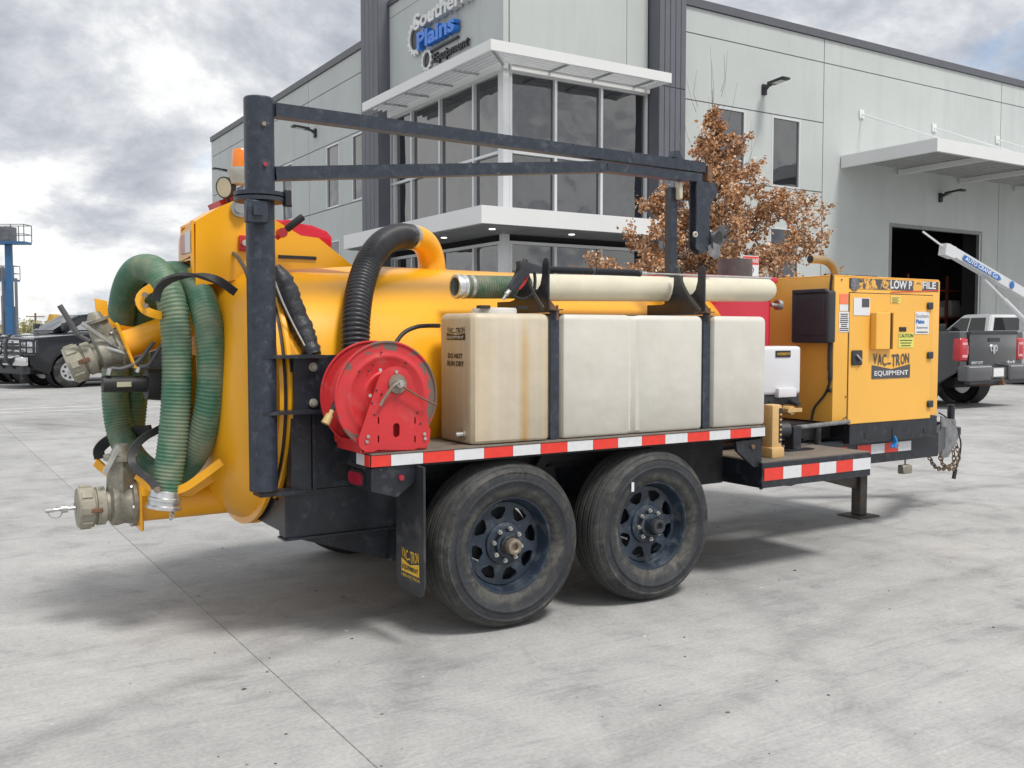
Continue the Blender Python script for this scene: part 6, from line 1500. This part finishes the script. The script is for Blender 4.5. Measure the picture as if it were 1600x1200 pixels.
    for s in (-1, 1):
        for poly in ([(-0.80, 1.42), (-0.04, 1.42), (-0.04, 1.80), (-0.70, 1.80)], [(0.02, 1.42), (1.00, 1.42), (0.42, 1.80), (0.02, 1.80)]):
            b = B(); b.quad([V((x, s*(P(x, z)+0.004), z)) for x, z in poly]); 
            r = bmesh.ops.extrude_face_region(b.bm, geom=b.bm.faces[:]); bmesh.ops.translate(b.bm, verts=[g for g in r['geom'] if isinstance(g, bmesh.types.BMVert)], vec=(0, s*0.006, 0)); b.build('side_window', GLS2, cab, smooth=0)
    def slab(pts, off, name, mt, par):
        b = B(); b.quad(pts); r = bmesh.ops.extrude_face_region(b.bm, geom=b.bm.faces[:]); bmesh.ops.translate(b.bm, verts=[g for g in r['geom'] if isinstance(g, bmesh.types.BMVert)], vec=off); return b.build(name, mt, par, smooth=0)
    slab([(-0.985, -0.78, 1.44), (-0.985, 0.78, 1.44), (-0.905, 0.68, 1.80), (-0.905, -0.68, 1.80)], (-0.012, 0, 0), 'rear_window', GLS2, cab)
    slab([(1.13, -0.82, 1.43), (1.13, 0.82, 1.43), (0.47, 0.70, 1.84), (0.47, -0.70, 1.84)], (0.012, 0, 0.012), 'windscreen', GLS2, cab)
    for s in (-1, 1):
        b = B(); b.box(0.85, 1.0, min(s*1.02, s*1.24), max(s*1.02, s*1.24), 1.42, 1.64, 0.03, 2); b.box(0.9, 0.96, min(s*0.93, s*1.05), max(s*0.93, s*1.05), 1.40, 1.46); b.build('wing_mirror', BLKPLA, t)
        b = B(); 
        for x in (-0.95, -0.02, 1.02): b.box(x-0.005, x+0.005, min(s*0.995, s*1.0025), max(s*0.995, s*1.0025), 0.62, 1.36)
        b.build('door_seam', INK, t, smooth=0)
        b = B(); b.box(-0.75, -0.57, min(s*1.0, s*1.035), max(s*1.0, s*1.035), 1.20, 1.24, 0.008, 1); b.box(0.12, 0.30, min(s*1.0, s*1.035), max(s*1.0, s*1.035), 1.20, 1.24, 0.008, 1); b.build('door_handle', CHROME if chrome else pt, t)
    # front
    fr = B(); fr.box(2.80, 2.93, -0.62, 0.62, 0.80, 1.18, 0.03, 2); gr = fr.build('grille', CHROME, t, smooth=35)
    for k in range(3):
        B().box(2.925, 2.94, -0.56, 0.56, 0.84+k*0.11, 0.90+k*0.11, 0.004, 1).build('grille_slot', BLKPLA, gr, smooth=0)
    for s in (-1, 1):
        b = B(); b.box(2.62, 2.92, min(s*0.64, s*1.012), max(s*0.64, s*1.012), 0.84, 1.20, 0.05, 3); h = b.build('headlight', BLKPLA, t, smooth=35)
        b = B()
        for z in (0.90, 1.04): b.box(2.85, 2.945, min(s*0.68, s*0.97), max(s*0.68, s*0.97), z, z+0.10, 0.02, 2)
        b.box(2.70, 2.9, min(s*0.96, s*1.022), max(s*0.96, s*1.022), 0.88, 1.16, 0.02, 2); b.build('lamp_glass', mat('headlamp_glass', (0.55, 0.57, 0.6), 0.08, metal=0.7), h, smooth=35)
    b = B(); b.box(2.86, 3.06, -1.0, 1.0, 0.56, 0.80, 0.05, 3); fb = b.build('front_bumper', CHROME, t, smooth=35)
    b = B(); b.box(2.80, 2.98, -0.92, 0.92, 0.36, 0.56, 0.03, 2); b.box(3.05, 3.07, -0.45, 0.45, 0.62, 0.74, 0.01, 1); b.build('lower_valance', BLKPLA, fb, smooth=35)
    b = B(); b.box(-2.6, 2.6, -0.55, 0.55, 0.36, 0.55); b.build('underbody', DARK, t, smooth=0)
    b = B(); b.box(-3.0, -2.6, -0.25, 0.25, 0.40, 0.49, 0.01, 1); b.box(-3.2, -3.0, -0.03, 0.03, 0.42, 0.48); b.cyl((-3.16, 0, 0.48), (-3.16, 0, 0.55), 0.028); b.build('tow_hitch', RUST, t)
    for s in (-1, 1):
        B().box(-3.145, -3.138, min(s*0.30, s*0.98), max(s*0.30, s*0.98), 0.745, 0.765, 0.002, 1).build('bumper_trim', CHROME, t, smooth=0)
    for cx in (XW, -XW):
        for s in (-1, 1):
            b = B(); b.lathe([(0.24, 0.02), (0.28, 0.0), (0.36, 0.0), (0.40, 0.02), (WR_, 0.05), (WR_, 0.24), (0.38, 0.27), (0.24, 0.27)], (cx, s*0.99, WR_), (0, -s, 0), 40, closed=True)
            wh = b.build('wheel', TYRE, t, smooth=35)
            b = B(); b.lathe([(0.245, 0.03), (0.235, 0.02), (0.225, 0.05), (0.06, 0.045), (0.05, 0.015), (0, 0.01)], (cx, s*0.99, WR_), (0, -s, 0), 32); b.lathe([(0.24, 0.03), (0.24, 0.2), (0, 0.2)], (cx, s*0.99, WR_), (0, -s, 0), 32)
            b.build('rim', mat('bright_alloy', (0.55, 0.56, 0.57), 0.25, metal=0.8), wh, smooth=35)
            for k in range(8):
                a = 2*PI*k/8; bb = B(); bb.cyl((cx+0.155*math.cos(a), s*(0.99-0.036), WR_+0.155*math.sin(a)), (cx+0.155*math.cos(a), s*(0.99-0.05+0.012), WR_+0.155*math.sin(a)), 0.032, n=8); bb.build('rim_hole', INK, wh)
            B().lathe([(AR-0.01, 0.0), (AR-0.01, 0.36)], (cx, s*0.97, 0.43), (0, -s, 0), 32).build('wheel_well', DARK, t)
    return t
grey = pickup('dark grey pickup parked with its tailgate towards the camera, at the right edge', PGREY, chrome=False)
grey_par = {o.name: o for o in scene.collection.objects if o.parent == grey}
tgate = next(o for o in grey_par.values() if o.name.startswith('tailgate'))
def on_gate(b, name, m): return b.build(name, m, tgate, smooth=0, recalc=False)
b = B(); text_fit(b, 'HEAVY DUTY', (-2.989, 0.68, 0.80), (0, -1, 0), (0, 0, 1), 0.36, 0.05, bold=0.02); text_fit(b, '4x4', (-2.989, -0.42, 0.80), (0, -1, 0), (0, 0, 1), 0.26, 0.06, bold=0.02); on_gate(b, 'lettering', INKW)
# ram's head badge: shield-like horned head, built as raised plates
M = Matrix((V((0, -1, 0)), V((0, 0, 1)), V((-1, 0, 0)))).transposed().to_4x4(); M.translation = (-2.987, 0.0, 1.06)
def mir(l): return l+[(-x, y) for x, y in l[::-1] if x > 1e-6]
b = B(); b.plate(mir([(0.0, 0.075), (0.03, 0.07), (0.04, 0.02), (0.03, -0.04), (0.012, -0.085), (0.0, -0.09)]), [], M, 0.014)
for s in (-1, 1):
    b.plate([(s*x, y) for x, y in [(0.02, 0.085), (0.07, 0.09), (0.11, 0.05), (0.115, -0.005), (0.085, -0.04), (0.05, -0.03), (0.055, -0.01), (0.08, -0.01), (0.085, 0.02), (0.06, 0.05), (0.035, 0.045)]], [], M, 0.010)
b.build('badge', CHROME, tgate, smooth=0)
b = B(); text_fit(b, '4x4', (-2.4, -1.004, 1.12), XS, ZU, 0.34, 0.10, bold=0.02, shear=0.3); text_fit(b, 'OFF ROAD', (-2.4, -1.004, 1.05), XS, ZU, 0.42, 0.045, bold=0.01)
b.build('lettering', mat('side_decal_grey', (0.16, 0.16, 0.17), 0.4), grey, smooth=0, recalc=False)
b = B(); text_fit(b, '4x4', (-2.06, 1.004, 1.12), -XS, ZU, 0.34, 0.10, bold=0.02, shear=0.3); text_fit(b, 'OFF ROAD', (-1.98, 1.004, 1.05), -XS, ZU, 0.42, 0.045, bold=0.01)
b.build('lettering', mat('side_decal_grey', (0.16, 0.16, 0.17), 0.4), grey, smooth=0, recalc=False)
grey.location = (14.42, 6.30+3.13, 0); grey.rotation_euler.z = PI/2

# black pickups on the left
bk = pickup('black pickup with chrome bumper and black grille guard, parked left of the tank', PBLK, group='black pickups parked at the left')
def guard(t):
    b = B()
    for s in (-1, 1):
        pts = [(2.98, s*0.36, 0.50), (3.16, s*0.36, 0.70), (3.17, s*0.36, 1.10), (3.08, s*0.36, 1.30), (3.02, s*0.36, 1.33)]
        b.bar([V(p) for p in pts], 0.05, 0.12, up=V((0, 1, 0)))
        for z in (0.86, 1.04, 1.22): b.tube([(3.13, s*0.37, z), (3.10, s*0.75, z), (2.98, s*1.03, z-0.02), (2.75, s*1.05, z-0.03)], 0.022, 8)
        b.tube([(3.05, s*1.0, 0.80), (3.05, s*1.0, 1.22)], 0.024, 8); b.tube([(2.75, s*1.05, 0.82), (2.75, s*1.05, 1.20)], 0.022, 8)
    for z in (0.74, 1.26): b.tube([(3.15, -0.36, z), (3.15, 0.36, z)], 0.024, 8)
    b.build('grille_guard', BLKPLA, t)
bk2 = dup(bk, label='second black pickup with chrome grille and bumper, beyond the one with the guard')
guard(bk)
HEAD = R_(194)
def place_front_wheel(t, wx, wy, head):
    lw = Matrix.Rotation(head, 3, 'Z') @ V((1.88, 0.99, 0))      # its left front wheel
    t.location = (wx-lw.x, wy-lw.y, 0); t.rotation_euler.z = head
wA = at(111, 606, z=0); place_front_wheel(bk, wA.x, wA.y, HEAD)
wB = at(66, 603, z=0); place_front_wheel(bk2, wB.x-0.2, wB.y+1.4, R_(192))
sc_ = pickup('pale pickup cut off by the left edge of the picture', PSIL, name='pickup_truck')
wC = at(-40, 600, z=0); sc_.location = (wC.x-2.6, wC.y+5.5, 0); sc_.rotation_euler.z = R_(12)

# white crane truck behind the grey pickup
cr = pickup('white service truck carrying a crane boom, behind the grey pickup', PWHT, chrome=False, name='crane_truck')
cr['category'] = 'crane truck'
# crane: column, boom, extension, cylinder  (built in the truck's own frame)
cr_loc = V((24.5, 12.45, 0)); cr_rot = R_(66)
cp_ = at(1540, 560, y=14.0)
Rm = Matrix.Rotation(cr_rot, 3, 'Z')
def wcr(px, py, y):  # world point on plane y -> truck frame
    return Rm.inverted() @ (at(px, py, y=y)-cr_loc)
yb = 10.9
rot_base = wcr(1606, 470, yb)
CRW = mat('crane_white', (0.62, 0.63, 0.65), 0.35, var=0.04, dirt=(DUST, 0.15, 3))
A_ = wcr(1614, 468, yb); T_ = wcr(1477, 388, yb); E_ = wcr(1442, 362, yb)
b = B(); b.bar([A_, T_], 0.18, 0.24, up=V((0, 0, 1))); boom = b.build('crane_boom', CRW, cr, smooth=0)
b = B(); b.bar([T_, E_], 0.03, 0.04, up=V((0, 0, 1))); b.build('boom_extension', CRW, boom, smooth=0)
d_ = (T_-A_).normalized(); n_up = V((0, 0, 1))
b = B(); b.bar([T_-d_*0.30-V((0, 0, 0.02)), T_+d_*0.12-V((0, 0, 0.06))], 0.20, 0.29, up=V((0, 0, 1))); b.build('boom_head', CRW, boom, smooth=0)
side = d_.cross(V((0, 0, 1))).normalized()
camdir = Rm.inverted() @ (CAM-at(1540, 425, y=yb)); 
if side.dot(camdir) < 0: side = -side
up_ = (V((0, 0, 1))-d_*d_.z).normalized()
td = -d_ if side.cross(-d_).length and (-d_).cross(up_).dot(side) > 0 else d_
up_ = (V((0, 0, 1))-td*td.z).normalized()
mid = T_-d_*0.55
pcen = T_.lerp(A_, 0.30)
Lt = (A_-T_).length
p0_ = (T_.lerp(A_, 0.17) if td.dot(A_-T_) > 0 else T_.lerp(A_, 0.55))+side*0.105-up_*0.07
tdn = td.normalized(); M_ = Matrix((tdn, up_, tdn.cross(up_))).transposed().to_4x4(); M_.translation = p0_-tdn*0.10-up_*0.03
b = B(); b.plate([(0, 0.05), (0.08, 0.01), (Lt*0.40, 0.015), (Lt*0.43, 0.08), (Lt*0.40, 0.15), (0.06, 0.155)], [], M_, 0.003); b.build('blue_band', STK_B, boom, smooth=0)
b = B(); text_fit(b, 'AUTO CRANE Co', p0_+tdn.cross(up_)*0.006, td, up_, Lt*0.36, 0.11, bold=0.02, shear=0.25); b.build('lettering', STK_W, boom, smooth=0, recalc=False)
q = (T_.lerp(A_, 0.70))+side*0.101
b = B(); b.cyl(q, q+side*0.01, 0.10, n=20); b.build('round_emblem', STK_B, boom)
b = B(); q1 = T_.lerp(A_, 0.42)-V((0, 0, 0.22)); q2 = wcr(1600, 500, yb); b.cyl(q1, q1.lerp(q2, 0.55), 0.045, n=10); b.cyl(q1.lerp(q2, 0.5), q2, 0.07, n=10); b.build('lift_cylinder', CRW, boom)
b = B(); b.box(A_.x-0.22, A_.x+0.22, A_.y-0.25, A_.y+0.25, 1.2, A_.z+0.15, 0.03, 1); b.build('crane_column', CRW, cr, smooth=0)
cr.location = cr_loc; cr.rotation_euler.z = cr_rot

# ---------------------------------------------------------------- boom lifts, poles, trees and sheds on the horizon
def far(px, py, dist):
    r = CF+CR*((px-800)/CAM_F)-CU*((py-600)/CAM_F); r = r/ (r.x**2+r.y**2)**0.5
    return CAM+r*dist
LBLU = mat('lift_blue', (0.03, 0.12, 0.27), 0.4, var=0.1); LGRY = mat('lift_grey', (0.14, 0.15, 0.17), 0.5)
def lift(px, dist, ztop, label, w):
    o = far(px, 522, dist); o.z = 0
    t = thing('boom_lift', o, label, 'boom lift', 'blue lifts raised beyond the yard')
    fx = V((CR.x, CR.y, 0)); fy = V((CF.x, CF.y, 0)).normalized()
    M = Matrix((fx, fy, ZU)).transposed().to_4x4(); M.translation = o
    b = B(); b.box(-1.0, 1.0, -0.6, 0.6, 0.35, 1.0, 0.05, 1, M=M); b.build('chassis', LGRY, t)
    for s in (-0.7, 0.7):
        for q in (-0.55, 0.55):
            c = M @ V((s, q, 0.35)); b = B(); b.cyl(c-fy*0.12, c+fy*0.12, 0.35, n=20); b.build('wheel', TYRE, t)
    b = B(); b.box(-0.22, 0.22, -0.2, 0.2, 1.0, ztop*0.45, 0.02, 1, M=M); b.box(-0.17, 0.17, -0.15, 0.15, ztop*0.45, ztop, 0.02, 1, M=M); b.build('mast', LBLU, t, smooth=0)
    b = B(); b.box(0.34, 0.42, -0.1, 0.1, 1.0, ztop*0.7, M=M); b.box(-0.42, -0.36, -0.1, 0.1, 1.0, ztop*0.8, M=M); b.build('hose_carrier', LGRY, t, smooth=0)
    b = B(); b.box(-w, w, -0.45, 0.45, ztop, ztop+0.14, M=M)
    b.build('platform', LBLU, t, smooth=0)
    b = B()
    for z in (0.55, 1.1):
        for q in (-0.45, 0.45): b.box(-w, w, q-0.02, q+0.02, ztop+z, ztop+z+0.04, M=M)
        for q in (-w, w): b.box(q-0.02, q+0.02, -0.45, 0.45, ztop+z, ztop+z+0.04, M=M)
    for x in (-w, -w/3, w/3, w):
        for q in (-0.45, 0.45): b.box(x-0.02, x+0.02, q-0.02, q+0.02, ztop+0.14, ztop+1.14, M=M)
    b.box(-0.5, 0.35, -0.3, 0.3, ztop+0.14, ztop+1.0, M=M); b.build('guard_rail', LGRY, t, smooth=0)
    return t
lift(17, 64, 6.6, 'tall blue lift with grey basket at the far left edge', 1.15)
lift(13, 80, 5.2, 'lower blue lift standing behind the tall one', 0.75)
def util_pole(px, dist, h, label):
    o = far(px, 522, dist); o.z = 0
    t = thing('utility_pole', o, label, 'utility pole', 'utility poles on the horizon'); fx = V((CR.x, CR.y, 0))
    b = B(); b.cyl(o, o+V((0, 0, h)), 0.35, 0.25, n=8); b.build('pole', RUST, t)
    b = B(); b.bar([o+fx*-2.6+V((0, 0, h-1.0)), o+fx*2.6+V((0, 0, h-1.0))], 0.25, 0.25, up=ZU); b.bar([o+fx*-1.8+V((0, 0, h-2.4)), o+fx*1.8+V((0, 0, h-2.4))], 0.25, 0.25, up=ZU); b.build('crossarm', RUST, t, smooth=0)
util_pole(56, 300, 7.2, 'utility pole with crossarms left of the black pickups')
util_pole(72, 360, 5.6, 'smaller utility pole to the right of the nearer one')
def bush(px, dist, w, h, label, col, seed, n=900, name='roadside_tree'):
    o = far(px, 522, dist); o.z = 0
    t = thing(name, o, label, 'tree'); rnd = random.Random(seed)
    b = B(); b.cyl(o, o+V((0, 0, h*0.6)), 0.12*w/2, 0.05, n=6); b.build('trunk', RUST, t)
    verts = []; faces = []
    cl = [V((rnd.gauss(0, w*0.25), rnd.gauss(0, w*0.25), h*rnd.uniform(0.35, 0.85))) for _ in range(14)]
    for i in range(n):
        c = rnd.choice(cl)+V((rnd.gauss(0, w*0.1), rnd.gauss(0, w*0.1), rnd.gauss(0, h*0.09))); s = w*0.035
        if c.z < 0.2: continue
        q = [c+V((rnd.gauss(0, s), rnd.gauss(0, s), rnd.gauss(0, s))) for _ in range(3)]; k = len(verts); verts += q; faces.append((k, k+1, k+2))
    me = bpy.data.meshes.new('crown'); me.from_pydata(verts, [], faces); me.materials.append(col); c = bpy.data.objects.new('crown', me); scene.collection.objects.link(c); c.parent = t
PALE = mat('pale_spring_leaf', (0.40, 0.38, 0.20), 0.8, var=0.25, scale=0.4); DGRN = mat('dull_scrub', (0.075, 0.085, 0.055), 0.85, var=0.3, scale=0.4)
bush(42, 140, 5.0, 3.3, 'pale yellow-green tree on the horizon left of the utility pole', PALE, 1)
bush(64, 170, 4.0, 3.6, 'small dark scrubby tree beside the utility pole', DGRN, 2)
bush(76, 190, 6, 3.2, 'low dark bush on the horizon behind the black pickup', DGRN, 3)
def shed(px0, px1, dist, h, label, col, roof):
    a = far(px0, 522, dist); c = far(px1, 522, dist); a.z = c.z = 0
    mid = (a+c)/2; t = thing('distant_shed', mid, label, 'shed')
    d = (c-a); L = d.length; d.normalize(); n = V((-d.y, d.x, 0))
    M = Matrix((d, n, ZU)).transposed().to_4x4(); M.translation = mid
    w_ = B().box(-L/2, L/2, 0, 14, 0, h, M=M).build('wall', col, t, smooth=0)
    b = B(); vs_ = [M @ V(q) for q in ((-L/2-0.3, -0.4, h), (L/2+0.3, -0.4, h), (L/2+0.3, 14.4, h), (-L/2-0.3, 14.4, h), (-L/2-0.3, 7, h*1.28), (L/2+0.3, 7, h*1.28))]
    vv = [b.bm.verts.new(q) for q in vs_]
    for f in ((0, 1, 5, 4), (2, 3, 4, 5), (0, 4, 3), (1, 2, 5), (0, 3, 2, 1)): b.bm.faces.new([vv[i] for i in f])
    b.build('roof', roof, t, smooth=0)
    nw = int(L/6)
    for k in range(nw): B().box(-L/2+3+k*6-1.2, -L/2+3+k*6+1.2, -0.06, -0.005, 0, h*0.7, M=M).build('roller_door', LGRY, t, smooth=0)
SH1 = mat('shed_grey_green', (0.34, 0.37, 0.36), 0.7); SH2 = mat('shed_roof_grey', (0.40, 0.43, 0.46), 0.6); SH3 = mat('shed_tan', (0.40, 0.36, 0.28), 0.7)
shed(120, 330, 130, 3.3, 'long low grey shed on the horizon behind the black pickups', SH1, SH2)
shed(-60, 30, 170, 2.8, 'low pale shed on the horizon behind the blue lifts', SH3, SH2)
# yellow machine arm showing over the pickup bonnet
o = far(86, 522, 58); o.z = 0
ex = thing('yellow_loader', o, 'small yellow loader with raised bucket behind the black pickup', 'loader')
LY = mat('loader_yellow', (0.50, 0.28, 0.03), 0.5, dirt=(DUST, 0.3, 2)); fx = V((CR.x, CR.y, 0)); fy = V((CF.x, CF.y, 0)).normalized(); M = Matrix((fx, fy, ZU)).transposed().to_4x4(); M.translation = o
B().box(-1.0, 0.9, -0.7, 0.7, 0.4, 1.2, 0.06, 1, M=M).build('body', LY, ex)
for s in (-0.6, 0.6):
    for q in (-0.75, 0.75):
        c = M @ V((s, q, 0.4)); b = B(); b.cyl(c-fy*0.12, c+fy*0.12, 0.4, n=20); b.build('wheel', TYRE, ex)
B().box(-0.75, -0.1, -0.45, 0.45, 1.2, 1.62, 0.04, 1, M=M).build('cab', LGRY, ex)
b = B(); b.bar([M @ V((0.5, 0, 1.0)), M @ V((0.2, 0, 1.9))], 0.16, 0.2); b.build('arm', LY, ex)
b = B(); b.prism([(-0.28, 1.45), (0.28, 1.35), (0.30, 2.0), (0.10, 2.40), (-0.06, 2.42), (-0.22, 2.0)], 'xz', -0.5, 0.5, bev=0.04); bmesh.ops.transform(b.bm, matrix=M, verts=b.bm.verts); b.build('bucket', LY, ex)

# ---------------------------------------------------------------- grit and scraps lying on the yard
rnd = random.Random(42); verts = []; faces = []
for i in range(480):
    d = 1.6+14*rnd.random()**1.6; a = CAM_YAW+R_(rnd.uniform(-32, 32)); x = CAM.x+d*math.cos(a); y = CAM.y+d*math.sin(a)
    s = rnd.uniform(0.0025, 0.008)*(2.0 if rnd.random() < 0.05 else 1); n0 = len(verts); k = rnd.randint(4, 6); ax = rnd.uniform(0.6, 1.8)
    for j in range(k):
        t = 2*PI*j/k; verts.append((x+s*ax*math.cos(t)*rnd.uniform(0.7, 1.2), y+s*math.sin(t)*rnd.uniform(0.7, 1.2), 0.0006))
    verts.append((x, y, s*rnd.uniform(0.35, 0.8)))
    for j in range(k): faces.append((n0+j, n0+(j+1) % k, n0+k))
me = bpy.data.meshes.new('yard_grit'); me.from_pydata(verts, [], faces)
GR = bpy.data.materials.new('grit'); GR.use_nodes = True; nt = GR.node_tree; b_ = nt.nodes['Principled BSDF']; geo = N(nt, 'ShaderNodeNewGeometry')
r = ramp(nt, geo.outputs['Random Per Island'], [(0, (0.03, 0.028, 0.025)), (0.4, (0.12, 0.11, 0.10)), (0.7, (0.40, 0.39, 0.36)), (1.0, (0.55, 0.54, 0.50))]); nt.links.new(r.outputs[0], b_.inputs['Base Color']); b_.inputs['Roughness'].default_value = 0.9
me.materials.append(GR); go = bpy.data.objects.new('yard_grit', me); scene.collection.objects.link(go)
tag(go, 'loose grit and tiny scraps scattered over the concrete yard', 'grit'); go['kind'] = 'stuff'
